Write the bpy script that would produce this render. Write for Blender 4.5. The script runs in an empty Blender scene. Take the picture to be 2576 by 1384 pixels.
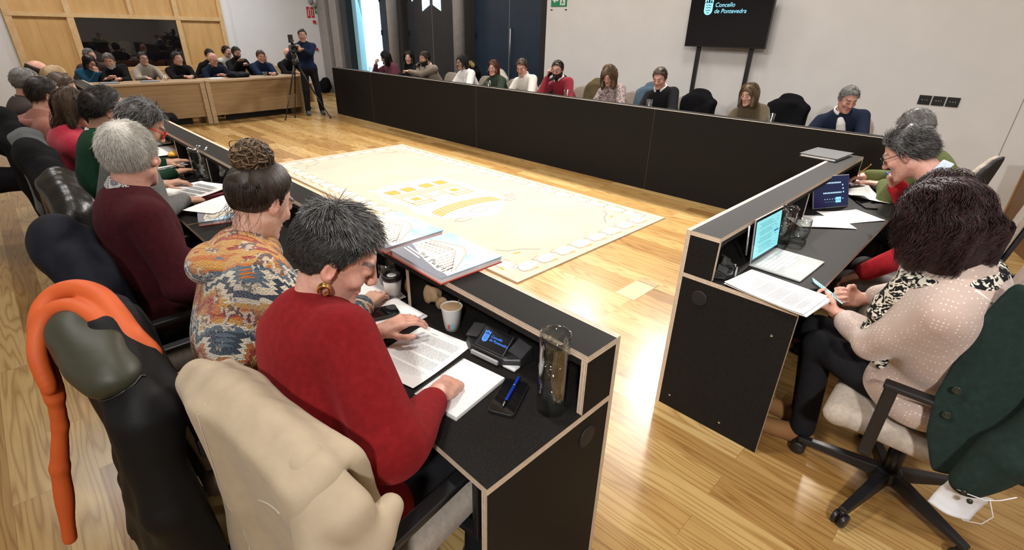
import bpy, bmesh, math, random
import numpy as np
from mathutils import Vector, Matrix

scene = bpy.context.scene
COL = scene.collection
rad = math.radians

# ------------------------------------------------------------------ camera
CAM_F, CAM_YAW, CAM_PITCH, CAM_ROLL, CAM_H = 1249.57, 0.7762, 0.4556, 0.0230, 1.7037


def make_camera():
    f = Vector((math.cos(CAM_PITCH) * math.cos(CAM_YAW), math.cos(CAM_PITCH) * math.sin(CAM_YAW), -math.sin(CAM_PITCH)))
    r = Vector((math.sin(CAM_YAW), -math.cos(CAM_YAW), 0))
    u = r.cross(f)
    c, s = math.cos(CAM_ROLL), math.sin(CAM_ROLL)
    r2, u2 = c * r + s * u, -s * r + c * u
    cd = bpy.data.cameras.new('camera')
    cd.sensor_fit = 'HORIZONTAL'
    cd.sensor_width = 36.0
    cd.lens = CAM_F * 36.0 / 2576.0
    cd.clip_start = 0.02
    cd.clip_end = 200
    co = bpy.data.objects.new('camera', cd)
    co.matrix_world = Matrix(((r2.x, u2.x, -f.x, 0), (r2.y, u2.y, -f.y, 0), (r2.z, u2.z, -f.z, CAM_H), (0, 0, 0, 1)))
    COL.objects.link(co)
    scene.camera = co


make_camera()

# ------------------------------------------------------------------ view, world, lights
vs = scene.view_settings
vs.view_transform = 'Standard'
vs.look = 'None'
vs.gamma = 1.0
vs.use_curve_mapping = False
vs.exposure = -0.28
scene.cycles.use_denoising = True
scene.cycles.adaptive_threshold = 0.025
scene.cycles.max_bounces = 8
scene.cycles.diffuse_bounces = 4
scene.cycles.glossy_bounces = 3
scene.cycles.transmission_bounces = 8
scene.cycles.transparent_max_bounces = 12
scene.cycles.caustics_reflective = False
scene.cycles.caustics_refractive = False
scene.cycles.sample_clamp_indirect = 6.0

wd = bpy.data.worlds.new('world')
scene.world = wd
wd.use_nodes = True
bg = wd.node_tree.nodes['Background']
bg.inputs[0].default_value = (0.62, 0.85, 1.0, 1)
bg.inputs[1].default_value = 3.0

CEIL = 3.9


def area(name, loc, sx, sy, power, color=(1, 1, 1), target=None, spread=180):
    ld = bpy.data.lights.new(name, 'AREA')
    ld.shape = 'RECTANGLE'
    ld.size, ld.size_y = sx, sy
    ld.energy = power
    ld.color = color
    ld.spread = rad(spread)
    lo = bpy.data.objects.new(name, ld)
    lo.location = loc
    if target is not None:
        d = Vector(target) - Vector(loc)
        lo.rotation_euler = d.to_track_quat('-Z', 'Y').to_euler()
    COL.objects.link(lo)
    return lo


WARM = (1.0, 0.94, 0.87)
NEUT = (1.0, 0.985, 0.975)
# two tracks of ceiling spots aimed into the well of the horseshoe
for yy, pw in ((1.2, 60), (3.0, 78), (4.8, 78), (6.8, 62), (8.8, 44)):
    area('track_lamp', (6.75, yy, CEIL - 0.15), 0.3, 0.3, pw, WARM, (3.3, yy, 0.0), 95)
for yy, pw in ((1.6, 34), (3.6, 40), (5.8, 40), (8.0, 30)):
    area('track_lamp', (0.75, yy, CEIL - 0.15), 0.3, 0.3, pw, WARM, (2.9, yy, 0.0), 110)
area('track_lamp', (-1.9, -1.6, CEIL - 0.25), 0.3, 0.3, 62, NEUT, (2.4, 0.5, 0.6), 90)
# soft ambient fill added under the ceiling, not known fixtures
for xx, yy, pw in ((-0.7, 0.6, 28), (-0.3, 3.5, 40), (-0.3, 7.0, 38), (2.2, -1.2, 32), (4.8, -0.8, 38), (5.2, 2.6, 40), (5.2, 5.6, 40), (5.2, 8.6, 36)):
    area('ambient_fill', (xx, yy, CEIL - 0.1), 0.8, 0.8, pw, NEUT)
for xx in (1.4, 4.6):
    area('ambient_fill', (xx, 12.6, CEIL - 0.1), 1.2, 0.9, 95, (1.0, 0.97, 0.95))  # same added fill above the far tables and benches
# daylight through the tall glazed slit
area('daylight', (7.95, 13.0, 1.5), 1.0, 2.8, 60, (0.72, 0.88, 1.0), (4.0, 10.5, 0.6))

# ------------------------------------------------------------------ object helpers
def tag(o, label=None, cat=None, group=None, kind=None):
    if label: o['label'] = label
    if cat: o['category'] = cat
    if group: o['group'] = group
    if kind: o['kind'] = kind
    return o


def empty(name, loc=(0, 0, 0), rz=0, label=None, cat=None, group=None):
    o = bpy.data.objects.new(name, None)
    o.empty_display_size = 0.1
    o.location = loc
    o.rotation_euler = (0, 0, rz)
    COL.objects.link(o)
    return tag(o, label, cat, group)


def link_mesh(name, me, parent=None, mats=()):
    for m in mats:
        me.materials.append(m)
    o = bpy.data.objects.new(name, me)
    COL.objects.link(o)
    if parent is not None:
        o.parent = parent
    return o


def np_mesh(name, V, F, mat, parent=None, smooth=True, col=None, attr=None):
    """V (n,3), F (m,4) or (m,3) numpy arrays -> one mesh object."""
    V = np.asarray(V, dtype=np.float32)
    F = np.asarray(F, dtype=np.int32)
    me = bpy.data.meshes.new(name)
    n, k = F.shape
    me.vertices.add(len(V))
    me.vertices.foreach_set('co', V.ravel())
    me.loops.add(n * k)
    me.loops.foreach_set('vertex_index', F.ravel())
    me.polygons.add(n)
    me.polygons.foreach_set('loop_start', np.arange(0, n * k, k, dtype=np.int32))
    me.polygons.foreach_set('use_smooth', np.full(n, smooth))
    me.update(calc_edges=True)
    if col is not None:
        a = me.color_attributes.new('Col', 'FLOAT_COLOR', 'POINT')
        c4 = np.ones((len(V), 4), dtype=np.float32)
        c4[:, :3] = col
        a.data.foreach_set('color', c4.ravel())
    if attr is not None:
        a = me.attributes.new('rnd', 'FLOAT', 'POINT')
        a.data.foreach_set('value', np.asarray(attr, dtype=np.float32))
    me.validate()
    return link_mesh(name, me, parent, (mat,) if mat else ())


def local_frame(o, parent):
    """shift world-built geometry so that it can hang under a parent Empty placed in the world"""
    o.parent = parent
    o.matrix_parent_inverse = parent_matrix(parent).inverted()
    return o


def parent_matrix(p):
    m = Matrix.LocRotScale(p.location, p.rotation_euler, p.scale)
    if p.parent is not None:
        m = parent_matrix(p.parent) @ p.matrix_parent_inverse @ m
    return m


class MB:
    """collects simple solids; build() links them as ONE mesh object"""

    def __init__(self):
        self.v, self.f, self.m, self.s, self.uv = [], [], [], [], []

    def add(self, V, F, mi=0, smooth=False, uv=None):
        b = len(self.v)
        self.v += [tuple(p) for p in V]
        for i, f in enumerate(F):
            self.f.append([b + q for q in f])
            self.m.append(mi)
            self.s.append(smooth)
            self.uv.append(uv[i] if uv else None)
        return self

    def box(self, lo, hi, mi=0, M=None):
        x0, y0, z0 = lo
        x1, y1, z1 = hi
        V = [(x0, y0, z0), (x1, y0, z0), (x1, y1, z0), (x0, y1, z0), (x0, y0, z1), (x1, y0, z1), (x1, y1, z1), (x0, y1, z1)]
        if M is not None:
            V = [M @ Vector(p) for p in V]
        F = [(3, 2, 1, 0), (4, 5, 6, 7), (0, 1, 5, 4), (1, 2, 6, 5), (2, 3, 7, 6), (3, 0, 4, 7)]
        return self.add(V, F, mi)

    def tube(self, pts, r, n=8, mi=0, cap=True, smooth=True):
        pts = [Vector(p) for p in pts]
        rs = r if isinstance(r, (list, tuple)) else [r] * len(pts)
        V, F = [], []
        t0 = (pts[1] - pts[0]).normalized()
        a = t0.orthogonal().normalized()
        for i, p in enumerate(pts):
            if i == 0: t = t0
            elif i == len(pts) - 1: t = (pts[i] - pts[i - 1]).normalized()
            else: t = ((pts[i + 1] - p).normalized() + (p - pts[i - 1]).normalized()).normalized()
            a = (a - t * a.dot(t)).normalized()
            b = t.cross(a)
            for k in range(n):
                an = 2 * math.pi * k / n
                V.append(p + rs[i] * (math.cos(an) * a + math.sin(an) * b))
        for i in range(len(pts) - 1):
            for k in range(n):
                k2 = (k + 1) % n
                F.append((i * n + k, i * n + k2, (i + 1) * n + k2, (i + 1) * n + k))
        self.add(V, F, mi, smooth)
        if cap:
            self.add(V[:n], [tuple(reversed(range(n)))], mi)
            self.add(V[-n:], [tuple(range(n))], mi)
        return self

    def lathe(self, prof, n=24, mi=0, c=(0, 0, 0), smooth=True, M=None):
        V, F = [], []
        for (r, z) in prof:
            for k in range(n):
                an = 2 * math.pi * k / n
                V.append(Vector((c[0] + r * math.cos(an), c[1] + r * math.sin(an), c[2] + z)))
        if M is not None:
            V = [M @ p for p in V]
        for i in range(len(prof) - 1):
            for k in range(n):
                k2 = (k + 1) % n
                F.append((i * n + k, i * n + k2, (i + 1) * n + k2, (i + 1) * n + k))
        self.add(V, F, mi, smooth)
        if prof[0][0] > 1e-6: self.add(V[:n], [tuple(reversed(range(n)))], mi)
        if prof[-1][0] > 1e-6: self.add(V[-n:], [tuple(range(n))], mi)
        return self

    def prism(self, poly, z0, z1, mi=0, M=None, mi_side=None):
        """poly: CCW 2D outline, extruded along z"""
        n = len(poly)
        V = [Vector((p[0], p[1], z0)) for p in poly] + [Vector((p[0], p[1], z1)) for p in poly]
        if M is not None:
            V = [M @ p for p in V]
        self.add(V, [tuple(reversed(range(n))), tuple(range(n, 2 * n))], mi)
        self.add(V, [(k, (k + 1) % n, n + (k + 1) % n, n + k) for k in range(n)], mi if mi_side is None else mi_side)
        return self

    def build(self, name, mats, parent=None, bevel=0, world=False):
        me = bpy.data.meshes.new(name)
        me.from_pydata([tuple(p) for p in self.v], [], self.f)
        me.polygons.foreach_set('material_index', self.m)
        me.polygons.foreach_set('use_smooth', self.s)
        if any(u is not None for u in self.uv):
            lay = me.uv_layers.new(name='UVMap')
            for p, u in zip(me.polygons, self.uv):
                if u:
                    for li, c in zip(p.loop_indices, u):
                        lay.data[li].uv = c
        if not isinstance(mats, (list, tuple)): mats = [mats]
        bm = bmesh.new()
        bm.from_mesh(me)
        bmesh.ops.remove_doubles(bm, verts=bm.verts, dist=1e-6)
        if bevel: 
            es = [e for e in bm.edges if len(e.link_faces) == 2 and e.calc_face_angle(0) > 0.5]
            bmesh.ops.bevel(bm, geom=es, offset=bevel, segments=2, affect='EDGES', profile=0.5)
        bm.to_mesh(me)
        bm.free()
        me.update()
        o = link_mesh(name, me, None, mats)
        if parent is not None:
            if world: local_frame(o, parent)
            else: o.parent = parent
        return o


def copy_tree(o, parent=None):
    c = o.copy()
    COL.objects.link(c)
    if parent is not None:
        c.parent = parent
    for ch in list(o.children):
        copy_tree(ch, c)
    return c


# ------------------------------------------------------------------ materials
MATS = {}


def new_mat(name):
    m = bpy.data.materials.new(name)
    m.use_nodes = True
    nt = m.node_tree
    return m, nt, nt.nodes['Principled BSDF']


def N(nt, t, **kw):
    n = nt.nodes.new(t)
    for k, v in kw.items():
        if k.startswith('i_'):
            key = k[2:]
            n.inputs[int(key) if key.isdigit() else key].default_value = v
        else:
            setattr(n, k, v)
    return n


def L(nt, a, b):
    nt.links.new(a, b)


def ramp(nt, stops, interp='LINEAR'):
    n = nt.nodes.new('ShaderNodeValToRGB')
    n.color_ramp.interpolation = interp
    cr = n.color_ramp
    while len(cr.elements) < len(stops):
        cr.elements.new(0.5)
    for e, (p, c) in zip(cr.elements, stops):
        e.position = p
        e.color = (*c, 1) if len(c) == 3 else c
    return n


def coords(nt, scale=(1, 1, 1), rot=(0, 0, 0), kind='Object', loc=(0, 0, 0)):
    tc = N(nt, 'ShaderNodeTexCoord')
    mp = N(nt, 'ShaderNodeMapping')
    mp.inputs['Scale'].default_value = scale
    mp.inputs['Rotation'].default_value = rot
    mp.inputs['Location'].default_value = loc
    L(nt, tc.outputs[kind], mp.inputs['Vector'])
    return mp.outputs['Vector']


def add_bump(nt, bsdf, height, strength=0.3, dist=0.01):
    b = N(nt, 'ShaderNodeBump')
    b.inputs['Strength'].default_value = strength
    b.inputs['Distance'].default_value = dist
    L(nt, height, b.inputs['Height'])
    L(nt, b.outputs['Normal'], bsdf.inputs['Normal'])


def plain(name, color, rough=0.6, metal=0.0, noise=0.0, nscale=40, bump=0.0, bscale=200, emit=None, spec=0.5, sheen=0.0, coat=0.0):
    if name in MATS: return MATS[name]
    m, nt, b = new_mat(name)
    b.inputs['Base Color'].default_value = (*color, 1)
    b.inputs['Roughness'].default_value = rough
    b.inputs['Metallic'].default_value = metal
    b.inputs['Specular IOR Level'].default_value = spec
    if sheen:
        b.inputs['Sheen Weight'].default_value = sheen
        b.inputs['Sheen Roughness'].default_value = 0.5
    if coat:
        b.inputs['Coat Weight'].default_value = coat
    if noise:
        v = coords(nt)
        n = N(nt, 'ShaderNodeTexNoise', i_Scale=nscale, i_Detail=4.0)
        L(nt, v, n.inputs['Vector'])
        lo = tuple(max(0, c * (1 - noise)) for c in color)
        hi = tuple(min(1, c * (1 + noise)) for c in color)
        r = ramp(nt, [(0.3, lo), (0.7, hi)])
        L(nt, n.outputs['Fac'], r.inputs['Fac'])
        L(nt, r.outputs['Color'], b.inputs['Base Color'])
    if bump:
        v = coords(nt)
        n = N(nt, 'ShaderNodeTexNoise', i_Scale=bscale, i_Detail=3.0)
        L(nt, v, n.inputs['Vector'])
        add_bump(nt, b, n.outputs['Fac'], bump, 0.004)
    if emit:
        b.inputs['Emission Color'].default_value = (*color, 1)
        b.inputs['Emission Strength'].default_value = emit
    MATS[name] = m
    return m


def fabric(name, color, bump=0.35, scale=500, rough=0.9, noise=0.12, sheen=0.15):
    dark = max(color) < 0.06
    return plain(name, color, rough, noise=noise, nscale=60, bump=bump, bscale=scale, sheen=0.0 if dark else sheen, spec=0.12 if dark else 0.2)


def glass_mat():
    if 'glass' in MATS: return MATS['glass']
    m, nt, b = new_mat('glass')
    tr = N(nt, 'ShaderNodeBsdfTransparent'); tr.inputs[0].default_value = (0.95, 0.97, 0.96, 1)
    gl = N(nt, 'ShaderNodeBsdfGlossy'); gl.inputs['Roughness'].default_value = 0.03
    lw = N(nt, 'ShaderNodeLayerWeight'); lw.inputs[0].default_value = 0.5
    pw = N(nt, 'ShaderNodeMath', operation='POWER', i_1=3.0); L(nt, lw.outputs['Facing'], pw.inputs[0])
    fr = N(nt, 'ShaderNodeMath', operation='MULTIPLY_ADD', i_1=0.9, i_2=0.08); L(nt, pw.outputs[0], fr.inputs[0])
    mx = N(nt, 'ShaderNodeMixShader')
    L(nt, fr.outputs[0], mx.inputs[0]); L(nt, tr.outputs[0], mx.inputs[1]); L(nt, gl.outputs[0], mx.inputs[2])
    L(nt, mx.outputs[0], nt.nodes['Material Output'].inputs['Surface'])
    MATS['glass'] = m
    return m


def water_mat():
    if 'water' in MATS: return MATS['water']
    m, nt, b = new_mat('water')
    tr = N(nt, 'ShaderNodeBsdfTransparent'); tr.inputs[0].default_value = (0.93, 0.96, 0.97, 1)
    gl = N(nt, 'ShaderNodeBsdfGlossy'); gl.inputs['Roughness'].default_value = 0.02
    lw = N(nt, 'ShaderNodeLayerWeight'); lw.inputs[0].default_value = 0.5
    pw = N(nt, 'ShaderNodeMath', operation='POWER', i_1=2.5); L(nt, lw.outputs['Facing'], pw.inputs[0])
    fr = N(nt, 'ShaderNodeMath', operation='MULTIPLY_ADD', i_1=0.7, i_2=0.04); L(nt, pw.outputs[0], fr.inputs[0])
    mx = N(nt, 'ShaderNodeMixShader')
    L(nt, fr.outputs[0], mx.inputs[0]); L(nt, tr.outputs[0], mx.inputs[1]); L(nt, gl.outputs[0], mx.inputs[2])
    L(nt, mx.outputs[0], nt.nodes['Material Output'].inputs['Surface'])
    MATS['water'] = m
    return m

# ------------------------------------------------------------------ setting: floor, walls, doors, window
def mat_floor():
    m, nt, b = new_mat('oak_plank_floor')
    v = coords(nt, (1, 1, 1), (0, 0, rad(90)))
    br = N(nt, 'ShaderNodeTexBrick', offset=0.37, offset_frequency=2, squash=1.0)
    br.inputs['Color1'].default_value = (0, 0, 0, 1)
    br.inputs['Color2'].default_value = (1, 1, 1, 1)
    br.inputs['Mortar'].default_value = (0.5, 0.5, 0.5, 1)
    br.inputs['Scale'].default_value = 1.0
    br.inputs['Mortar Size'].default_value = 0.0012
    br.inputs['Mortar Smooth'].default_value = 0.1
    br.inputs['Bias'].default_value = 0.0
    br.inputs['Brick Width'].default_value = 1.15
    br.inputs['Row Height'].default_value = 0.135
    L(nt, v, br.inputs['Vector'])
    # per plank offset of the grain
    sep = N(nt, 'ShaderNodeSeparateColor')
    L(nt, br.outputs['Color'], sep.inputs['Color'])
    mul = N(nt, 'ShaderNodeMath', operation='MULTIPLY', i_1=37.0)
    L(nt, sep.outputs[0], mul.inputs[0])
    comb = N(nt, 'ShaderNodeCombineXYZ')
    L(nt, mul.outputs[0], comb.inputs[0])
    L(nt, mul.outputs[0], comb.inputs[1])
    v2 = coords(nt, (1, 1, 1))
    add = N(nt, 'ShaderNodeVectorMath', operation='ADD')
    L(nt, v2, add.inputs[0]); L(nt, comb.outputs[0], add.inputs[1])
    mp = N(nt, 'ShaderNodeMapping'); mp.inputs['Scale'].default_value = (7.0, 0.55, 1.0)
    L(nt, add.outputs[0], mp.inputs['Vector'])
    nz = N(nt, 'ShaderNodeTexNoise', i_Scale=1.0, i_Detail=2.0, i_Roughness=0.4)
    L(nt, mp.outputs[0], nz.inputs['Vector'])
    # contour lines of the noise make cathedral grain
    m1 = N(nt, 'ShaderNodeMath', operation='MULTIPLY', i_1=17.0)
    L(nt, nz.outputs['Fac'], m1.inputs[0])
    fr = N(nt, 'ShaderNodeMath', operation='PINGPONG', i_1=0.5)
    L(nt, m1.outputs[0], fr.inputs[0])
    gr = ramp(nt, [(0.0, (1, 1, 1)), (0.10, (0.55, 0.55, 0.55)), (0.3, (0, 0, 0))])
    L(nt, fr.outputs[0], gr.inputs['Fac'])
    # fine pores
    mp2 = N(nt, 'ShaderNodeMapping'); mp2.inputs['Scale'].default_value = (160, 5, 1)
    L(nt, add.outputs[0], mp2.inputs['Vector'])
    n2 = N(nt, 'ShaderNodeTexNoise', i_Scale=1.0, i_Detail=3.0)
    L(nt, mp2.outputs[0], n2.inputs['Vector'])
    base = ramp(nt, [(0.0, (0.295, 0.158, 0.046)), (0.25, (0.415, 0.248, 0.084)), (0.6, (0.485, 0.312, 0.115)), (1.0, (0.56, 0.39, 0.165))])
    L(nt, sep.outputs[0], base.inputs['Fac'])
    mx = N(nt, 'ShaderNodeMix', data_type='RGBA', blend_type='MULTIPLY')
    f1 = N(nt, 'ShaderNodeMath', operation='MULTIPLY', i_1=0.62)
    L(nt, gr.outputs['Color'], f1.inputs[0])
    L(nt, f1.outputs[0], mx.inputs[0]); L(nt, base.outputs['Color'], mx.inputs[6]); mx.inputs[7].default_value = (0.50, 0.33, 0.16, 1)
    mx2 = N(nt, 'ShaderNodeMix', data_type='RGBA', blend_type='MULTIPLY')
    r2 = ramp(nt, [(0.42, (0, 0, 0)), (0.75, (0.3, 0.3, 0.3))])
    L(nt, n2.outputs['Fac'], r2.inputs['Fac'])
    L(nt, r2.outputs['Color'], mx2.inputs[0]); L(nt, mx.outputs[2], mx2.inputs[6]); mx2.inputs[7].default_value = (0.55, 0.4, 0.25, 1)
    mx3 = N(nt, 'ShaderNodeMix', data_type='RGBA')
    fm = N(nt, 'ShaderNodeMath', operation='MULTIPLY', i_1=0.55)
    L(nt, br.outputs['Fac'], fm.inputs[0])
    L(nt, fm.outputs[0], mx3.inputs[0]); L(nt, mx2.outputs[2], mx3.inputs[6]); mx3.inputs[7].default_value = (0.16, 0.09, 0.035, 1)
    L(nt, mx3.outputs[2], b.inputs['Base Color'])
    b.inputs['Roughness'].default_value = 0.26
    b.inputs['Specular IOR Level'].default_value = 0.5
    add_bump(nt, b, gr.outputs['Color'], 0.03, 0.002)
    return m


def mat_panel_wood(name, c0, c1, sc=(1, 1, 12), rough=0.45):
    if name in MATS: return MATS[name]
    m, nt, b = new_mat(name)
    v = coords(nt, sc)
    n = N(nt, 'ShaderNodeTexNoise', i_Scale=3.0, i_Detail=5.0, i_Distortion=0.6)
    L(nt, v, n.inputs['Vector'])
    r = ramp(nt, [(0.3, c0), (0.7, c1)])
    L(nt, n.outputs['Fac'], r.inputs['Fac'])
    L(nt, r.outputs['Color'], b.inputs['Base Color'])
    b.inputs['Roughness'].default_value = rough
    MATS[name] = m
    return m


M_WALL = plain('wall_paint', (0.74, 0.725, 0.705), 0.75, noise=0.025, nscale=3, bump=0.05, bscale=300)
M_WALLW = plain('white_wall_paint', (0.80, 0.81, 0.83), 0.75, noise=0.02, nscale=3)
M_CEIL = plain('ceiling_paint', (0.62, 0.60, 0.58), 0.9, noise=0.02)
M_DARKDOOR = plain('dark_door_panel', (0.022, 0.026, 0.034), 0.42, noise=0.2, nscale=4)
M_BLUEDOOR = plain('dark_blue_door_panel', (0.012, 0.030, 0.058), 0.45, noise=0.2, nscale=4)
M_BLACK = plain('matt_black', (0.008, 0.008, 0.009), 0.6)
M_COLUMN = plain('grey_column_paint', (0.32, 0.30, 0.29), 0.7, noise=0.08, nscale=8, bump=0.1, bscale=60)
M_OAKW = mat_panel_wood('birch_wall_panel', (0.56, 0.33, 0.12), (0.68, 0.43, 0.18), (3, 3, 0.5))
M_OAKB = mat_panel_wood('birch_batten', (0.62, 0.41, 0.19), (0.72, 0.51, 0.27), (3, 3, 3))
M_METAL = plain('brushed_steel', (0.55, 0.55, 0.55), 0.35, 1.0)
M_CHROME = plain('chrome', (0.8, 0.8, 0.8), 0.12, 1.0)
M_GOLD = plain('gold', (0.83, 0.55, 0.18), 0.25, 1.0)


def struct(name, lo, hi, mat, label=None):
    o = MB().box(lo, hi).build(name, mat)
    o['kind'] = 'structure'
    if label: o['label'] = label
    return o


X0, X1, Y0, Y1 = -4.0, 7.3, -3.5, 15.0
fl = struct('floor', (X0 - 0.3, Y0 - 0.3, -0.12), (9.5, Y1 + 0.3, 0.0), mat_floor(), 'glossy oak plank floor')
struct('ceiling', (X0 - 0.2, Y0 - 0.2, CEIL), (X1 + 1.0, Y1 + 0.2, CEIL + 0.15), M_CEIL)
struct('wall_left', (X0 - 0.2, Y0, 0), (X0, Y1, CEIL), M_WALL)
struct('wall_near', (X0, Y0 - 0.2, 0), (X1 + 0.2, Y0, CEIL), M_WALL)
struct('wall_right', (X1, Y0, 0), (X1 + 0.35, 6.47, CEIL), M_WALL, 'grey white wall behind the long black desk')
struct('trim_1', (X1 - 0.002, 0.075, 0), (X1 + 0.01, 0.082, CEIL), plain('joint_grey', (0.3, 0.29, 0.28), 0.8), 'thin vertical joint in the right wall')  # plain grey strip marking the panel joint
struct('wall_far', (X0, Y1, 0), (X1 + 0.35, Y1 + 0.2, CEIL), M_WALLW, 'white far wall with safety signs')
# wood panelling on the far wall: a part of the setting
WY = Y1
b = MB()
for x0, x1 in ((0.80, 1.69), (1.77, 2.82), (2.86, 3.70), (3.76, 4.66)):
    b.box((x0, WY - 0.03, 1.86), (x1, WY, CEIL))
for x0, x1 in ((0.80, 1.69), (3.76, 4.66)):
    b.box((x0, WY - 0.03, 0.0), (x1, WY, 1.79))
b.box((1.77, WY - 0.03, 0.0), (3.70, WY, 0.72))
o = b.build('wall_panelling', M_OAKW); o['kind'] = 'structure'; o['label'] = 'birch panels covering the far wall'
b = MB()
for x0, x1 in ((0.70, 0.82), (1.67, 1.79), (3.68, 3.78), (4.64, 4.74)):
    b.box((x0, WY - 0.09, 0.0), (x1, WY - 0.001, CEIL - 0.002))
b.box((2.80, WY - 0.088, 1.86), (2.88, WY - 0.001, CEIL - 0.002))
b.box((0.72, WY - 0.095, 1.785), (4.72, WY - 0.002, 1.865))
b.box((0.72, WY - 0.095, 2.85), (4.72, WY - 0.002, 2.93))
o = b.build('trim_2', M_OAKB); o['kind'] = 'structure'; o['label'] = 'birch battens framing the far wall panels'
struct('trim_3', (4.74, WY - 0.06, 0), (4.90, WY - 0.001, CEIL - 0.002), M_WALLW, 'white end strip beside the birch panels')
mw, ntw, bw = new_mat('black_glazing')
bw.inputs['Base Color'].default_value = (0.006, 0.005, 0.006, 1)
bw.inputs['Roughness'].default_value = 0.02
bw.inputs['Specular IOR Level'].default_value = 1.0
o = struct('window_1', (1.79, WY - 0.05, 0.72), (3.68, WY - 0.02, 1.785), mw, 'black glazed booth window reflecting the room')

# recessed dark doors on the right hand wall, between grey columns
DX = 7.62
struct('wall_recess', (DX + 0.25, 6.47, 0), (DX + 0.45, 12.42, CEIL), M_BLACK, 'black back of the door recess')
struct('trim_4', (X1 + 0.02, 6.471, 0), (DX + 0.2, 6.62, CEIL - 0.002), M_BLACK, 'black reveal beside the white wall')


def door(num, y0, y1, mat, label, bar=False):
    o = MB().box((DX, y0, 0.01), (DX + 0.06, y1, CEIL - 0.01)).build('door_%d' % num, mat)
    o['kind'] = 'structure'; o['label'] = label
    mid = (y0 + y1) / 2
    MB().box((DX - 0.004, mid - 0.006, 0.02), (DX - 0.0005, mid + 0.006, CEIL - 0.02)).build('door_seam', plain('seam_grey', (0.25, 0.25, 0.26), 0.4), o)
    for zz in (0.45, 1.55, 2.3):
        MB().box((DX - 0.02, y1 - 0.035, zz), (DX - 0.0005, y1 - 0.005, zz + 0.12)).build('hinge', M_BLACK, o)
    if bar:
        MB().tube([(DX - 0.0005, mid - 0.07, 0.9), (DX - 0.04, mid - 0.07, 0.92), (DX - 0.04, mid - 0.07, 1.75), (DX - 0.0005, mid - 0.07, 1.77)], 0.012).build('pull_handle', M_METAL, o)
    return o


door(1, 6.70, 8.72, M_BLUEDOOR, 'dark blue double door beside the white wall', True)
door(2, 9.22, 11.15, M_DARKDOOR, 'black double door with a shield shaped cutout')
door(3, 11.62, 12.35, M_BLUEDOOR, 'dark door leaf beside the bright glass slit')
for y0, y1 in ((8.72, 9.22), (11.15, 11.62)):
    struct('trim_%d' % (5 if y0 < 9 else 6), (DX + 0.02, y0 + 0.005, 0), (DX + 0.2, y1 - 0.005, CEIL - 0.002), M_BLACK, 'black gap behind a grey column')
for i, (yy) in enumerate((8.93, 11.40)):
    o = MB().lathe([(0.125, 0), (0.125, CEIL - 0.001)], 28, c=(7.36, yy, 0)).build('column_%d' % (i + 1), M_COLUMN)
    o['kind'] = 'structure'; o['label'] = 'round grey column between dark doors'
struct('trim_7', (7.32, 13.52, 0), (7.75, 13.82, CEIL - 0.002), M_DARKDOOR, 'dark door frame beside the glass slit')
struct('trim_8', (7.28, 13.95, 0), (7.62, 14.35, CEIL - 0.002), M_COLUMN, 'grey pillar at the far corner')
struct('trim_9', (7.24, 14.5, 0), (7.64, 14.99, CEIL - 0.002), M_COLUMN, 'grey pillar against the far wall')
struct('wall_pier', (7.66, 13.82, 0), (7.9, Y1, CEIL), M_BLACK, 'dark strip in the far corner')
gp = MB().box((7.60, 12.42, 0.0), (7.62, 13.5, CEIL - 0.01)).build('window_2', glass_mat()); gp['kind'] = 'structure'; gp['label'] = 'tall clear glass slit with daylight'
fr = MB().box((7.50, 13.30, 0.0), (7.66, 13.5, CEIL - 0.02)).build('window_frame', plain('pale_blue_frame', (0.32, 0.62, 0.75), 0.4), gp)


# shield cutouts in the door, daylight behind them put in as emissive strips
def shield_cut():
    m = plain('cutout_daylight', (0.62, 0.88, 1.0), 0.5, emit=1.6)
    o = bpy.data.objects['door_2']
    cy, b = 10.19, MB()
    def strip(ya, yb, zt, za, zb):
        M = Matrix(((0, 0, 1, DX - 0.012), (1, 0, 0, 0), (0, 1, 0, 0), (0, 0, 0, 1)))
        n = 8
        pts = [(ya, zt), (yb, zt)][::-1]
        low = [(ya + (yb - ya) * k / n, za + (zb - za) * (k / n)) for k in range(n + 1)]
        poly = low + [(yb, zt), (ya, zt)]
        b.prism(poly, 0, 0.01, M=M)
    strip(cy + 0.06, cy + 0.34, 3.2, 2.20, 2.08)
    strip(cy - 0.34, cy - 0.06, 3.2, 2.08, 2.20)
    strip(cy + 0.52, cy + 0.74, 3.2, 2.42, 2.28)
    strip(cy - 0.74, cy - 0.52, 3.2, 2.28, 2.42)
    b.build('shield_cutout', m, o)


shield_cut()

# ------------------------------------------------------------------ black plywood desks
def mat_laminate():
    m, nt, b = new_mat('black_laminate')
    v = coords(nt)
    n = N(nt, 'ShaderNodeTexNoise', i_Scale=420.0, i_Detail=2.0)
    L(nt, v, n.inputs['Vector'])
    r = ramp(nt, [(0.35, (0.007, 0.0062, 0.0056)), (0.7, (0.019, 0.0172, 0.0158))])
    L(nt, n.outputs['Fac'], r.inputs['Fac'])
    L(nt, r.outputs['Color'], b.inputs['Base Color'])
    b.inputs['Roughness'].default_value = 0.58
    b.inputs['Specular IOR Level'].default_value = 0.11
    add_bump(nt, b, n.outputs['Fac'], 0.06, 0.001)
    return m


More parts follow.
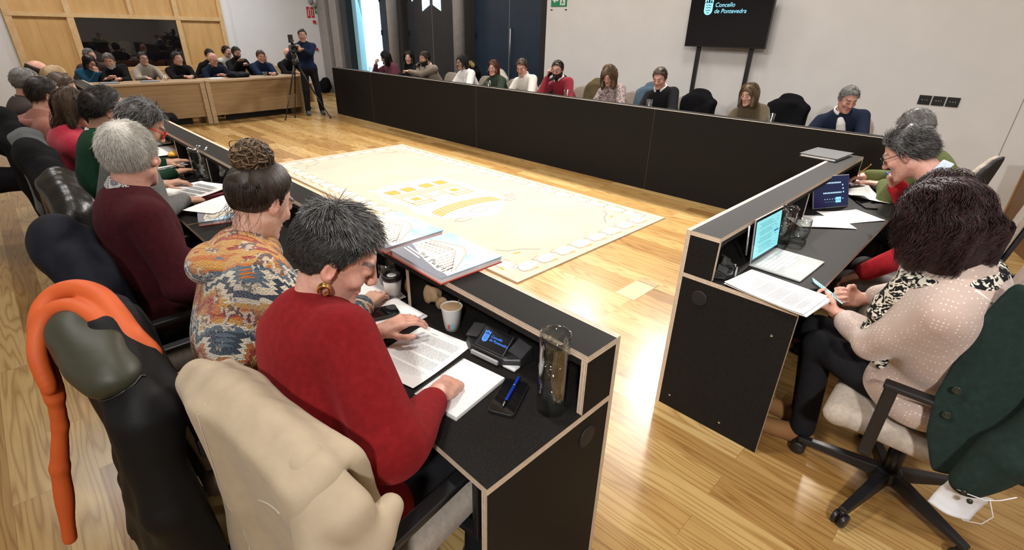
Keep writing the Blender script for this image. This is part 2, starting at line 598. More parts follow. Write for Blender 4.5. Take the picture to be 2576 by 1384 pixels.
def mat_ply():
    m, nt, b = new_mat('plywood_edge')
    uv = N(nt, 'ShaderNodeUVMap')
    sp = N(nt, 'ShaderNodeSeparateXYZ')
    L(nt, uv.outputs[0], sp.inputs[0])
    mu = N(nt, 'ShaderNodeMath', operation='MULTIPLY', i_1=5.0)
    L(nt, sp.outputs[1], mu.inputs[0])
    pp = N(nt, 'ShaderNodeMath', operation='PINGPONG', i_1=1.0)
    L(nt, mu.outputs[0], pp.inputs[0])
    r = ramp(nt, [(0.0, (0.42, 0.28, 0.18)), (0.35, (0.66, 0.51, 0.38)), (1.0, (0.80, 0.67, 0.52))])
    L(nt, pp.outputs[0], r.inputs['Fac'])
    n = N(nt, 'ShaderNodeTexNoise', i_Scale=60.0, i_Detail=3.0)
    L(nt, coords(nt), n.inputs['Vector'])
    mx = N(nt, 'ShaderNodeMix', data_type='RGBA', blend_type='MULTIPLY', i_0=0.35)
    L(nt, r.outputs['Color'], mx.inputs[6]); L(nt, n.outputs['Fac'], mx.inputs[7])
    L(nt, mx.outputs[2], b.inputs['Base Color'])
    b.inputs['Roughness'].default_value = 0.6
    return m


M_LAM, M_PLY = mat_laminate(), mat_ply()


def board(name, poly, axis, a0, a1, parent):
    """flat board: 2D outline in the plane normal to axis, black faces and layered edges"""
    n = len(poly)
    def P(p, a):
        return {'x': (a, p[0], p[1]), 'y': (p[0], a, p[1]), 'z': (p[0], p[1], a)}[axis]
    V = [P(p, a0) for p in poly] + [P(p, a1) for p in poly]
    mb = MB()
    mb.add(V, [tuple(range(n)), tuple(range(n, 2 * n))], 0)
    F, UV = [], []
    for k in range(n):
        k2 = (k + 1) % n
        ln = math.dist(poly[k], poly[k2])
        F.append((k, k2, n + k2, n + k)); UV.append([(0, 0), (ln, 0), (ln, 1), (0, 1)])
    mb.add(V, F, 1, uv=UV)
    o = mb.build(name, [M_LAM, M_PLY], parent)
    bm = bmesh.new(); bm.from_mesh(o.data)
    bmesh.ops.recalc_face_normals(bm, faces=bm.faces)
    bm.to_mesh(o.data); bm.free()
    return o


H1, H2, T = 0.943, 0.742, 0.020
HD, WD = 0.151, 0.51          # hutch depth, full depth


def rect(a, b, c, d):
    return [(a, c), (b, c), (b, d), (a, d)]


def hutch_desk(name, label, group, u0, u1, place, dividers, ends=(True, True), grommet=True, ext=0.0):
    """desk in its own frame: length along local x, front face at local y=0, user side towards -y. place(o) puts it."""
    root = empty(name, (0, 0, 0), 0, label, 'desk', group)
    board('front_panel', rect(u0, u1, 0.0, H1), 'y', -T, 0.0, root)
    board('hutch_top', rect(u0, u1, -HD, -T - 0.0005), 'z', H1 - T, H1, root)
    board('hutch_rail', rect(u0 + 0.021, u1 - 0.021, H1 - 2 * T - 0.001, H1 - T - 0.001), 'y', -HD, -HD + 0.06, root)
    board('worktop', rect(u0, u1 + ext, -WD, -T - 0.0005), 'z', H2 - T, H2, root)
    e = [(u0, True)] * ends[0] + [(u1, False)] * ends[1]
    for u, first in e:
        a, b2 = (u, u + T) if first else (u - T, u)
        o = board('end_panel', [(-T - 0.001, 0.0), (-T - 0.001, H2 - T - 0.001), (-WD, H2 - T - 0.001), (-WD + 0.12, 0.0)] if SLANT else [(-T - 0.001, 0.0), (-T - 0.001, H2 - T - 0.001), (-WD, H2 - T - 0.001), (-WD, 0.0)], 'x', a, b2, root)
        board('hutch_side', rect(-HD, -T - 0.001, H2 + 0.0005, H1 - T - 0.0005), 'x', a, b2, root)
        if grommet:
            M = Matrix.Translation((a - 0.0 if first else b2, -0.115, 0.645)) @ Matrix.Rotation(rad(-90 if first else 90), 4, 'Y')
            MB().lathe([(0.0, 0.006), (0.022, 0.005), (0.03, 0.004), (0.033, 0.0045), (0.036, 0.002), (0.036, 0.0005)], 28, M=M).build('grommet', M_BLACK, o)
        if CAPS:
            for sy, sz in ((-0.06, 0.90), (-0.07, 0.07), (-0.33, 0.06), (-0.44, 0.60)):
                if sz < 0.72:
                    M = Matrix.Translation((a, sy, sz)) @ Matrix.Rotation(rad(-90), 4, 'Y')
                    MB().lathe([(0, 0.002), (0.005, 0.0015), (0.006, 0.0002)], 10, M=M).build('screw_cap', M_CHROME, o)
    for d in dividers:
        board('hutch_divider', rect(-HD, -T - 0.001, H2 + 0.0005, H1 - 2 * T - 0.002), 'x', d - T / 2, d + T / 2, root)
        board('support_panel', rect(-0.36, -T - 0.001, 0.0, H2 - T - 0.001), 'x', d - T / 2, d + T / 2, root)
    place(root)
    return root


SLANT, CAPS = False, False


def place_A(o):   # length along +Y, front facing +X
    o.matrix_world = Matrix(((0, 1, 0, 1.062), (1, 0, 0, 0.0), (0, 0, 1, 0), (0, 0, 0, 1)))


# mirrored frames are avoided: A uses a rotation, so local x runs along -Y
def placer(x, y, rz):
    def f(o):
        o.location = (x, y, 0)
        o.rotation_euler = (0, 0, rz)
    return f


# desk A: front faces +X -> local y = +X, local x = -Y (rotation -90)
AEND = 0.6075
for i, (ya, yb, dv, lab) in enumerate((
        (AEND, 2.97, (1.44, 2.2), 'black plywood desk where the red sweater woman writes, end panel towards the gap'),
        (2.98, 5.34, (3.78, 4.55), 'black plywood desk with plywood edge behind the big glass carafe and loose papers'),
        (5.35, 7.70, (6.1, 6.9), 'black plywood desk under the bright papers near the salmon hoodie man'),
        (7.71, 9.90, (8.4, 9.1), 'black plywood desk farthest along the left row, next to the wooden bench desk'))):
    hutch_desk('hutch_desk', lab, 'black plywood desks of the horseshoe', -yb, -ya, placer(1.062, 0, rad(-90)), [-d for d in dv], (i == 3, i == 0))
# desk B: front faces -X -> local y = -X, local x = +Y (rotation 90)
for i, (ya, yb, dv, lab) in enumerate((
        (0.45, 3.0385, (1.3, 2.2), 'black desk front panel below the man in the navy blazer, nearest the corner'),
        (3.0400, 6.1485, (4.0, 5.1), 'long black desk front panel below the bearded man in the red sweater'),
        (6.1500, 9.2535, (7.1, 8.2), 'long black desk front panel below the red haired woman and woman in white'),
        (9.2550, 10.78, (10.0,), 'black desk front at the far end beside the tripod'))):
    hutch_desk('hutch_desk', lab, 'black plywood desks of the horseshoe', ya, yb, placer(5.372, 0, rad(90)), dv, (i == 0, i == 3))
# desk C: front faces +Y -> local y = +Y (rotation 0)
CAPS = True
hutch_desk('hutch_desk', 'short black plywood desk with wide end panel under the silver laptop', 'black plywood desks of the horseshoe', 1.994, 4.36, placer(0, 0.891, 0), (3.18,), (True, True), True, 0.52)
SLANT = False

# ------------------------------------------------------------------ organic solids: signed distances + surface nets
def nrm(v):
    v = np.asarray(v, float)
    return v / (np.linalg.norm(v) + 1e-12)


def smin(a, b, k):
    if k <= 0: return np.minimum(a, b)
    h = np.clip(0.5 + 0.5 * (b - a) / k, 0, 1)
    return b + (a - b) * h - k * h * (1 - h)


def smax(a, b, k):
    return -smin(-a, -b, k)


F32 = np.float32


def ln3(q):
    return np.sqrt(np.einsum('ij,ij->i', q, q))


def rc_fn(a, b, ra, rb):
    a, b = np.asarray(a, F32), np.asarray(b, F32)
    ba = b - a
    l2 = F32(ba @ ba + 1e-12)
    ra, rb = F32(ra), F32(rb)
    def f(P):
        q = P - a
        h = np.clip(q @ ba / l2, 0, 1)
        q = q - h[:, None] * ba
        return ln3(q) - (ra + (rb - ra) * h)
    return f, (a + b) / 2, float(np.sqrt(l2) / 2 + max(ra, rb))


def ell_fn(c, r, R=None):
    c, r = np.asarray(c, F32), np.asarray(r, F32)
    R = None if R is None else np.asarray(R, F32)
    def f(P):
        Q = P - c
        if R is not None: Q = Q @ R
        q = Q / r
        k0 = ln3(q) + F32(1e-7)
        k1 = ln3(q / r) + F32(1e-7)
        return k0 * (k0 - 1) / k1
    return f, c, max(r)


def rbox_fn(c, h, rr, R=None):
    c, h = np.asarray(c, F32), np.asarray(h, F32)
    rr = F32(rr)
    R = None if R is None else np.asarray(R, F32)
    def f(P):
        Q = P - c
        if R is not None: Q = Q @ R
        q = np.abs(Q) - (h - rr)
        return ln3(np.maximum(q, 0)) + np.minimum(q.max(1), 0) - rr
    return f, c, float(np.linalg.norm(h))


class Shape:
    """smooth union / difference of primitives, each with a bounding ball"""

    def __init__(self, k=0.02):
        self.k, self.it, self.post = k, [], None

    def add(self, prim, k=None, op='+'):
        f, c, r = prim
        self.it.append((f, np.asarray(c, F32), r, F32(self.k if k is None else k), op))
        return self

    def rc(self, a, b, ra, rb=None, k=None, op='+'):
        return self.add(rc_fn(a, b, ra, ra if rb is None else rb), k, op)

    def chain(self, pts, rs, k=None):
        for i in range(len(pts) - 1):
            self.rc(pts[i], pts[i + 1], rs[i], rs[i + 1], k)
        return self

    def ell(self, c, r, R=None, k=None, op='+'):
        return self.add(ell_fn(c, r, R), k, op)

    def box(self, c, h, rr, R=None, k=None, op='+'):
        return self.add(rbox_fn(c, h, rr, R), k, op)

    def __call__(self, P):
        P0, P = P, np.asarray(P, F32)
        d = np.full(len(P), 10.0, F32)
        lo, hi = P.min(0), P.max(0)
        cc, R = (lo + hi) / 2, float(np.linalg.norm(hi - lo)) / 2
        far = 10.0
        for f, c, r, k, op in self.it:
            g = float(np.linalg.norm(c - cc)) - R - r
            if g > 0.08:
                if op == '+': far = min(far, g)
                continue
            s = ln3(P - c) - F32(r)
            m = s < 0.06
            if m.all(): s = f(P)
            elif m.any(): s[m] = f(P[m])
            d = smin(d, s, k) if op == '+' else smax(d, -s, k)
        d = np.minimum(d, F32(far))
        P = P0
        if self.post is not None: d = self.post(P, d)
        return d

    def bounds(self, pad):
        lo = np.min([c - r for f, c, r, k, op in self.it if op == '+'], axis=0) - pad
        hi = np.max([c + r for f, c, r, k, op in self.it if op == '+'], axis=0) + pad
        return lo, hi


def surface(fn, lo, hi, h, B=8):
    """sparse evaluation of fn on a grid of step h, then naive surface nets -> V, quads"""
    lo, hi = np.asarray(lo, float), np.asarray(hi, float)
    nb = np.maximum(1, np.ceil((hi - lo) / (h * B)).astype(int))
    n = nb * B
    ci = np.stack(np.meshgrid(*[np.arange(k) for k in nb], indexing='ij'), -1).reshape(-1, 3)
    cc = lo + (ci + 0.5) * (h * B) - 0.5 * h
    cc = cc.astype(F32)
    dc = np.concatenate([fn(cc[i:i + 400]) for i in range(0, len(cc), 400)])
    D = np.repeat(np.repeat(np.repeat(dc.reshape(nb).astype(np.float32), B, 0), B, 1), B, 2)
    act = np.nonzero(np.abs(dc) < 0.87 * h * B * 1.35 + 0.012)[0]
    g = np.stack(np.meshgrid(*[np.arange(B)] * 3, indexing='ij'), -1).reshape(-1, 3)
    cl = ci[act] // 4
    act = act[np.lexsort((cl[:, 2], cl[:, 1], cl[:, 0]))]
    for i in range(0, len(act), 32):
        a = act[i:i + 32]
        idx = (ci[a][:, None, :] * B + g[None]).reshape(-1, 3)
        D[idx[:, 0], idx[:, 1], idx[:, 2]] = fn((lo + idx * h).astype(F32))
    ins = D < 0
    cor = [(0, 0, 0), (1, 0, 0), (0, 1, 0), (1, 1, 0), (0, 0, 1), (1, 0, 1), (0, 1, 1), (1, 1, 1)]
    cnt = np.zeros(n - 1, np.int8)
    for (a, b, c) in cor:
        cnt += ins[a:n[0] - 1 + a, b:n[1] - 1 + b, c:n[2] - 1 + c]
    cell = np.argwhere((cnt > 0) & (cnt < 8))
    if len(cell) == 0: return np.zeros((0, 3)), np.zeros((0, 4), int)
    vals = np.stack([D[cell[:, 0] + a, cell[:, 1] + b, cell[:, 2] + c] for (a, b, c) in cor], 1).astype(float)
    acc = np.zeros((len(cell), 3)); num = np.zeros(len(cell))
    for e0 in range(8):
        for ax in range(3):
            e1 = e0 | (1 << ax)
            if e1 == e0: continue
            v0, v1 = vals[:, e0], vals[:, e1]
            m = (v0 < 0) != (v1 < 0)
            t = np.where(m, v0 / np.where(m, v0 - v1, 1), 0)
            p = np.array(cor[e0], float)[None] + np.zeros((len(cell), 1))
            p[:, ax] += t
            acc += p * m[:, None]; num += m
    V = lo + (cell + acc / num[:, None]) * h
    cid = np.full(n - 1, -1, np.int32)
    cid[cell[:, 0], cell[:, 1], cell[:, 2]] = np.arange(len(cell))
    quads = []
    for ax in range(3):
        u, w = (ax + 1) % 3, (ax + 2) % 3
        s0 = [slice(1, n[k] - 1) for k in range(3)]; s1 = list(s0)
        s0[ax] = slice(0, n[ax] - 1); s1[ax] = slice(1, n[ax])
        a, b = ins[tuple(s0)], ins[tuple(s1)]
        e = np.argwhere(a != b)
        if len(e) == 0: continue
        fl = a[e[:, 0], e[:, 1], e[:, 2]]
        off = np.array([1, 1, 1]); off[ax] = 0
        e = e + off
        def at(du, dw):
            q = e.copy(); q[:, u] += du; q[:, w] += dw
            return cid[q[:, 0], q[:, 1], q[:, 2]]
        Q = np.stack([at(-1, -1), at(0, -1), at(0, 0), at(-1, 0)], 1)
        Q[~fl] = Q[~fl][:, ::-1]
        quads.append(Q)
    Q = np.concatenate(quads)
    Q = Q[(Q >= 0).all(1)]
    return V, Q


def relax(V, Q, it=1, lam=0.5):
    for _ in range(it):
        s = np.zeros_like(V); c = np.zeros(len(V))
        for k in range(4):
            np.add.at(s, Q[:, k], V[Q[:, (k + 1) % 4]] + V[Q[:, (k - 1) % 4]])
            np.add.at(c, Q[:, k], 2)
        V = V + lam * (s / np.maximum(c, 1)[:, None] - V)
    return V


def shape_mesh(name, sh, h, mat, parent=None, it=1, col=None, bounds=None):
    hairy = mat is not None and mat.name.startswith('hair_')
    lo, hi = bounds if bounds is not None else sh.bounds(3 * h + 0.01)
    V, Q = surface(sh, lo, hi, h)
    if it: V = relax(V, Q, it)
    c = col(V) if col is not None else None
    o = np_mesh(name, V, Q, mat, None, True, c, np.random.default_rng(1).uniform(.15, .75, len(V)) if hairy else None)
    if parent is not None: local_frame(o, parent)
    return o


def on_surface(f, q, n=14, lift=.0008):
    q = np.array(q, float)
    for _ in range(n):
        v = f(q[None])[0]
        g = np.array([f((q + np.eye(3)[k] * .003)[None])[0] - v for k in range(3)]) / .003
        q = q - g / (np.linalg.norm(g) + 1e-9) * np.clip(v - lift, -.03, .03)
    return q


RNG = np.random.default_rng(7)


def folds(seed, amp, freq=14.0, aniso=None):
    """pseudo random cloth folds as a displacement field"""
    r = np.random.default_rng(seed)
    ks = r.normal(size=(4, 3)); ks /= np.linalg.norm(ks, axis=1)[:, None]
    ks *= freq * np.array([0.6, 1.0, 1.5, 2.1])[:, None]
    if aniso is not None: ks = ks * np.asarray(aniso)[None]
    ph = r.uniform(0, 6.28, 4)
    def f(P):
        w = np.sin(P @ ks[0] + ph[0]) * 1.3
        d = np.sin(P @ ks[1] + ph[1] + w) + 0.6 * np.sin(P @ ks[2] + ph[2] + 1.5 * w) + 0.35 * np.sin(P @ ks[3] + ph[3] - w)
        return amp * d
    return f


# ------------------------------------------------------------------ strands of hair
def strands(name, roots, norms, d0, length, segs, r0, mat, parent, grav=(0, 0, -1), gmix=0.1, curl=0.0, curlf=60.0, collide=None, jitter=0.15, seed=1, taper=0.25, lift=0.004, clump=0, aim=None, aimw=1.0, stick=0.0, maxout=None):
    """one mesh of many thin tapering hairs grown step by step from the scalp"""
    r = np.random.default_rng(seed)
    n = len(roots)
    ln = length * r.uniform(0.75, 1.15, n) if np.isscalar(length) else length
    p = np.array(roots, float)
    d = np.array(d0, float) + r.normal(size=(n, 3)) * jitter
    d /= np.linalg.norm(d, axis=1)[:, None]
    g = np.asarray(grav, float)
    pts = [p.copy()]
    step = (ln / segs)[:, None]
    ph = r.uniform(0, 6.28, n)
    if clump:
        ci = r.integers(0, clump, n)
        ph = r.uniform(0, 6.28, clump)[ci] + r.normal(size=n) * 0.35
    for s in range(segs):
        if aim is not None:
            av = aim - p; al = np.linalg.norm(av, axis=1)[:, None] + 1e-9
            d = d * (1 - aimw) + av / al * aimw
        d = d * (1 - gmix) + g * gmix
        d /= np.linalg.norm(d, axis=1)[:, None] + 1e-9
        p = p + d * (step if aim is None or aimw < .9 else np.minimum(step, al * .95))
        if collide is not None:
            v = collide(p)
            e = 0.004
            gx = np.stack([collide(p + np.eye(3)[k] * e) - v for k in range(3)], 1) / e
            gx /= np.linalg.norm(gx, axis=1)[:, None] + 1e-9
            push = np.clip(lift - v, 0, .03)[:, None]
            p = p + gx * push
            if stick and s > 0: p = p - gx * np.clip((v - lift - .003) * stick, 0, .02)[:, None]
            m = (v < lift)[:, None]
            dn = (d * gx).sum(1)[:, None]
            d = np.where(m & (dn < 0), d - gx * dn, d)
            d /= np.linalg.norm(d, axis=1)[:, None] + 1e-9
        pts.append(p.copy())
    pts = np.stack(pts, 1)                      # n, segs+1, 3
    if maxout is not None:
        vv = collide(pts.reshape(-1, 3)).reshape(n, -1).max(1)
        jump = np.linalg.norm(np.diff(pts, axis=1), axis=2)[:, 1:].max(1)
        keep = (vv < maxout) & (jump < 2.6 * step[:, 0])
        pts, ln, ph, n = pts[keep], ln[keep], ph[keep], int(keep.sum())
    if curl:
        t = np.diff(pts, axis=1); t = np.concatenate([t, t[:, -1:]], 1)
        t /= np.linalg.norm(t, axis=2)[:, :, None] + 1e-9
        up = np.array([0.3, 0.2, 0.93])
        a = np.cross(t, up); a /= np.linalg.norm(a, axis=2)[:, :, None] + 1e-9
        b = np.cross(t, a)
        s = np.linspace(0, 1, segs + 1)[None, :, None] * ln[:, None, None]
        amp = curl * np.clip(np.linspace(0, 1.6, segs + 1), 0, 1)[None, :, None]
        pts = pts + amp * (np.cos(s * curlf + ph[:, None, None]) * a + np.sin(s * curlf + ph[:, None, None]) * b)
    t = np.diff(pts, axis=1); t = np.concatenate([t, t[:, -1:]], 1)
    t /= np.linalg.norm(t, axis=2)[:, :, None] + 1e-9
    up = np.array([0.21, 0.31, 0.93])
    a = np.cross(t, up); a /= np.linalg.norm(a, axis=2)[:, :, None] + 1e-9
    b = np.cross(t, a)
    rr = r0 * (1 - (1 - taper) * np.linspace(0, 1, segs + 1) ** 2)[None, :, None]
    V = np.stack([pts + rr * (math.cos(q) * a + math.sin(q) * b) for q in (0, 2.094, 4.189)], 2)   # n, segs+1, 3, 3
    S = segs + 1
    base = (np.arange(n) * S * 3)[:, None, None]
    i = np.arange(segs)[None, :, None]; k = np.arange(3)[None, None, :]
    k2 = (k + 1) % 3
    F = np.stack([base + i * 3 + k, base + i * 3 + k2, base + (i + 1) * 3 + k2, base + (i + 1) * 3 + k], -1).reshape(-1, 4)
    at = np.repeat(r.uniform(0, 1, n), S * 3)
    o = np_mesh(name, V.reshape(-1, 3), F, mat, None, True, None, at)
    if parent is not None: local_frame(o, parent)
    return o


def hair_mat(name, c0, c1, rough=0.45):
    if name in MATS: return MATS[name]
    m, nt, b = new_mat(name)
    at = N(nt, 'ShaderNodeAttribute', attribute_name='rnd')
    n = N(nt, 'ShaderNodeTexNoise', i_Scale=35.0, i_Detail=3.0)
    L(nt, coords(nt), n.inputs['Vector'])
    ad = N(nt, 'ShaderNodeMath', operation='ADD')
    mu = N(nt, 'ShaderNodeMath', operation='MULTIPLY', i_1=0.75)
    mu2 = N(nt, 'ShaderNodeMath', operation='MULTIPLY', i_1=0.35)
    L(nt, at.outputs['Fac'], mu.inputs[0]); L(nt, n.outputs['Fac'], mu2.inputs[0])
    L(nt, mu.outputs[0], ad.inputs[0]); L(nt, mu2.outputs[0], ad.inputs[1])
    r = ramp(nt, [(0.2, c0), (0.65, tuple(0.7 * x + 0.3 * y for x, y in zip(c0, c1))), (1.0, c1)])
    L(nt, ad.outputs[0], r.inputs['Fac'])
    L(nt, r.outputs['Color'], b.inputs['Base Color'])
    b.inputs['Roughness'].default_value = rough
    b.inputs['Specular IOR Level'].default_value = 0.4
    n2 = N(nt, 'ShaderNodeTexNoise', i_Scale=260.0, i_Detail=2.0)
    L(nt, coords(nt), n2.inputs['Vector'])
    add_bump(nt, b, n2.outputs['Fac'], 0.25, 0.004)
    MATS[name] = m
    return m


HAIR = {
    'black': hair_mat('hair_black', (0.006, 0.005, 0.005), (0.030, 0.024, 0.020)),
    'darkbrown': hair_mat('hair_dark_brown', (0.010, 0.006, 0.004), (0.060, 0.034, 0.020)),
    'brown': hair_mat('hair_brown', (0.030, 0.016, 0.008), (0.13, 0.075, 0.040)),
    'lightbrown': hair_mat('hair_light_brown', (0.07, 0.042, 0.020), (0.28, 0.18, 0.095)),
    'auburn': hair_mat('hair_auburn', (0.055, 0.016, 0.007), (0.22, 0.070, 0.030)),
    'burgundy': hair_mat('hair_burgundy_brown', (0.008, 0.003, 0.003), (0.065, 0.020, 0.018)),
    'saltpepper': hair_mat('hair_salt_pepper', (0.008, 0.008, 0.009), (0.33, 0.32, 0.31)),
    'darkpepper': hair_mat('hair_dark_pepper', (0.006, 0.006, 0.007), (0.09, 0.088, 0.086)),
    'grey': hair_mat('hair_grey', (0.08, 0.078, 0.075), (0.36, 0.35, 0.335)),
    'white': hair_mat('hair_white', (0.42, 0.40, 0.36), (0.86, 0.83, 0.77)),
    'blonde': hair_mat('hair_blonde', (0.22, 0.14, 0.06), (0.55, 0.40, 0.20)),
}

# ------------------------------------------------------------------ people
def skin_mat():
    m, nt, b = new_mat('skin')
    at = N(nt, 'ShaderNodeAttribute', attribute_name='Col')
    n = N(nt, 'ShaderNodeTexNoise', i_Scale=70.0, i_Detail=4.0)
    L(nt, coords(nt), n.inputs['Vector'])
    r = ramp(nt, [(0.3, (0.86, 0.82, 0.80)), (0.7, (1, 1, 1))])
    L(nt, n.outputs['Fac'], r.inputs['Fac'])
    mx = N(nt, 'ShaderNodeMix', data_type='RGBA', blend_type='MULTIPLY', i_0=1.0)
    L(nt, at.outputs['Color'], mx.inputs[6]); L(nt, r.outputs['Color'], mx.inputs[7])
    L(nt, mx.outputs[2], b.inputs['Base Color'])
    b.inputs['Roughness'].default_value = 0.5
    b.inputs['Subsurface Weight'].default_value = 0.12
    b.inputs['Subsurface Radius'].default_value = (0.012, 0.005, 0.003)
    b.inputs['Subsurface Scale'].default_value = 0.6
    n2 = N(nt, 'ShaderNodeTexNoise', i_Scale=420.0, i_Detail=2.0)
    L(nt, coords(nt), n2.inputs['Vector'])
    add_bump(nt, b, n2.outputs['Fac'], 0.12, 0.002)
    return m


M_SKIN = skin_mat()
M_EYE = plain('eye_white', (0.75, 0.72, 0.69), 0.2)
M_IRIS = plain('iris_brown', (0.035, 0.018, 0.010), 0.15)
M_LASH = plain('lashes', (0.012, 0.008, 0.006), 0.7)
M_SHOE = plain('black_shoe_leather', (0.012, 0.011, 0.011), 0.35)
M_TROUSER = fabric('black_trousers', (0.012, 0.012, 0.014), 0.2)
M_JEANS = fabric('blue_jeans', (0.035, 0.05, 0.09), 0.3)

SK = {'fair': (0.66, 0.40, 0.30), 'pink': (0.66, 0.36, 0.275), 'tan': (0.50, 0.285, 0.195), 'olive': (0.45, 0.26, 0.175)}
HAIRLINE = np.array([[-.13, -.072], [-.085, -.066], [-.045, -.052], [-.024, -.030], [-.006, -.002], [.018, -.012], [.024, .034], [.050, .068], [.070, .086], [.12, .095]])


def rot_axis(v, axis, ang):
    axis = nrm(axis); v = np.asarray(v, float)
    return v * math.cos(ang) + np.cross(axis, v) * math.sin(ang) + axis * (axis @ v) * (1 - math.cos(ang))


CURL = {'flat': (0.12, 0.18, 0.12), 'relax': (0.35, 0.55, 0.35), 'fist': (1.25, 1.5, 0.9), 'grip': (0.75, 0.95, 0.55), 'point': (0.3, 0.5, 0.3), 'loose': (0.85, 1.2, 0.7)}


class Person:
    def __init__(s, name, label, hip, head, heading=0.0, yaw=None, pitch=20.0, roll=0.0, size=1.0, sex='m', build=1.0, skin='fair', vox=0.010,
                 lh=None, rh=None, lpose='relax', rpose='relax', lfd=None, rfd=None, lpn=None, rpn=None, lpole=None, rpole=None, stand=False,
                 feet=None, group=None, category='person', eyes='open', knee=None, knees=None, hk=1.0, fwd=0.0, belly=0.0, hipz=0.56):
        s.name, s.label, s.size, s.sex, s.vox = name, label, size, sex, vox
        z = size
        th = rad(heading)
        s.F = np.array([math.cos(th), math.sin(th), 0.0]); s.R = np.array([math.sin(th), -math.cos(th), 0.0]); s.U = np.array([0, 0, 1.0])
        s.hip = np.array([hip[0], hip[1], hipz if len(hip) < 3 else hip[2]], float)
        s.head = np.array(head, float)
        yw = rad(heading if yaw is None else yaw); pt = rad(pitch); rl = rad(roll)
        s.hf = np.array([math.cos(pt) * math.cos(yw), math.cos(pt) * math.sin(yw), -math.sin(pt)])
        r0 = np.array([math.sin(yw), -math.cos(yw), 0.0]); u0 = np.cross(r0, s.hf)
        s.hr = math.cos(rl) * r0 + math.sin(rl) * u0; s.hu = -math.sin(rl) * r0 + math.cos(rl) * u0
        s.hs = (0.97 * size if sex == 'm' else 0.93 * size) * hk
        s.HM = np.stack([s.hr, s.hf, s.hu], 1)                  # local -> world columns
        # spine
        ub = nrm(0.45 * s.hu + 0.55 * s.U)
        s.nb = s.head - ub * (0.165 * z - fwd * .35) - s.F * (0.045 * z + fwd) - s.hf * 0.012
        sp = s.nb - s.hip
        s.up = nrm(sp)
        s.tf = nrm(s.F - s.up * (s.F @ s.up))                   # torso forward
        s.mid = s.hip + sp * 0.42 - s.tf * 0.035
        s.chest = s.hip + sp * 0.74 + s.tf * 0.0
        s.tr = np.cross(s.tf, s.up)                              # torso right
        w = (0.183 if sex == 'm' else 0.160) * z * (0.6 + 0.4 * build)
        drop = 0.052 * z
        s.sh = {1: s.nb + s.tr * w - s.up * drop + s.tf * 0.012, -1: s.nb - s.tr * w - s.up * drop + s.tf * 0.012}
        s.build = build; s.belly = belly
        s.l1, s.l2 = 0.285 * z, 0.25 * z
        s.root = empty('person', (s.hip[0], s.hip[1], 0), th, label, category, group)
        s.arm = {}
        for sd, tgt, pole in ((1, rh, rpole), (-1, lh, lpole)):
            S = s.sh[sd]
            if tgt is None: tgt = s.hip + s.F * 0.30 + sd * s.R * 0.16 + s.U * 0.14
            Wt = np.asarray(tgt, float)
            dv = Wt - S; dl = np.linalg.norm(dv)
            mx = (s.l1 + s.l2) * 0.995
            if dl > mx: Wt = S + dv / dl * mx; dl = mx
            pl = nrm(np.asarray(pole, float)) if pole is not None else nrm(sd * s.R * 0.55 - s.U * 0.8 - s.F * 0.35)
            u = nrm(Wt - S)
            pl = nrm(pl - u * (pl @ u))
            ca = np.clip((s.l1 ** 2 + dl ** 2 - s.l2 ** 2) / (2 * s.l1 * dl), -1, 1)
            E = S + u * s.l1 * ca + pl * s.l1 * math.sqrt(1 - ca * ca)
            s.arm[sd] = (S, E, Wt)
        s.hand = {}
        for sd, fd, pn, pose in ((1, rfd, rpn, rpose), (-1, lfd, lpn, lpose)):
            S, E, Wt = s.arm[sd]
            fa = nrm(Wt - E)
            fdv = nrm(fd) if fd is not None else nrm(fa * 1.0 + s.F * 0.3 - s.U * 0.1)
            pnv = np.asarray(pn, float) if pn is not None else np.array([0, 0, -1.0])
            pnv = nrm(pnv - fdv * (pnv @ fdv))
            s.hand[sd] = (fdv, pnv, pose)
        # legs
        s.leg = {}
        for sd in (1, -1):
            hj = s.hip + sd * s.R * 0.085 * z - s.U * 0.02
            if stand:
                ft = np.asarray(feet[0 if sd == 1 else 1], float)
                an = np.array([ft[0], ft[1], 0.09])
                kn = (hj + an) / 2 + s.F * 0.03
                fdir = s.F
            else:
                kv = nrm(s.F + sd * s.R * (0.12 if knee is None else knee)) if knees is None else nrm(np.array([*knees[0 if sd == 1 else 1], hj[2]]) - hj)
                kn = hj + kv * 0.41 * z - s.U * 0.02
                an = kn - s.U * (kn[2] - 0.09) - s.F * 0.04
                fdir = nrm(s.F + sd * s.R * 0.15)
            s.leg[sd] = (hj, kn, an, fdir)
        s.stand = stand
        s.eyes = eyes
        s.skin = np.array(SK[skin]) if isinstance(skin, str) else np.array(skin)

    # ---- head-local helpers
    def hl(s, x, y, z):
        return s.head + s.hs * (x * s.hr + y * s.hf + z * s.hu)

    def to_local(s, P):
        return ((P - s.head) @ s.HM) / s.hs

    def skull(s, infl=0.0, k=0.02):
        h = s.hs; R = s.HM
        S = Shape(k)
        S.ell(s.hl(0, -.014, .026), np.array([.077, .098, .094]) * h + infl, R)
        return S

    def body(s):
        h, z, R = s.hs, s.size, s.HM
        S = Shape(0.012)
        fem = s.sex == 'f'
        S.ell(s.hl(0, -.014, .026), np.array([.076, .097, .093]) * h, R)
        S.ell(s.hl(0, .026, -.040), np.array([.058, .066, .080]) * h, R, 0.03)
        S.rc(s.hl(-.052, .0, -.062), s.hl(-.018, .070, -.106), .020 * h, .017 * h, 0.025)
        S.rc(s.hl(.052, .0, -.062), s.hl(.018, .070, -.106), .020 * h, .017 * h, 0.025)
        S.ell(s.hl(0, .080, -.108), np.array([.021, .018, .017]) * h, R, 0.02)
        for sd in (1, -1):
            S.ell(s.hl(sd * .042, .066, -.026), np.array([.022, .020, .020]) * h, R, 0.02)
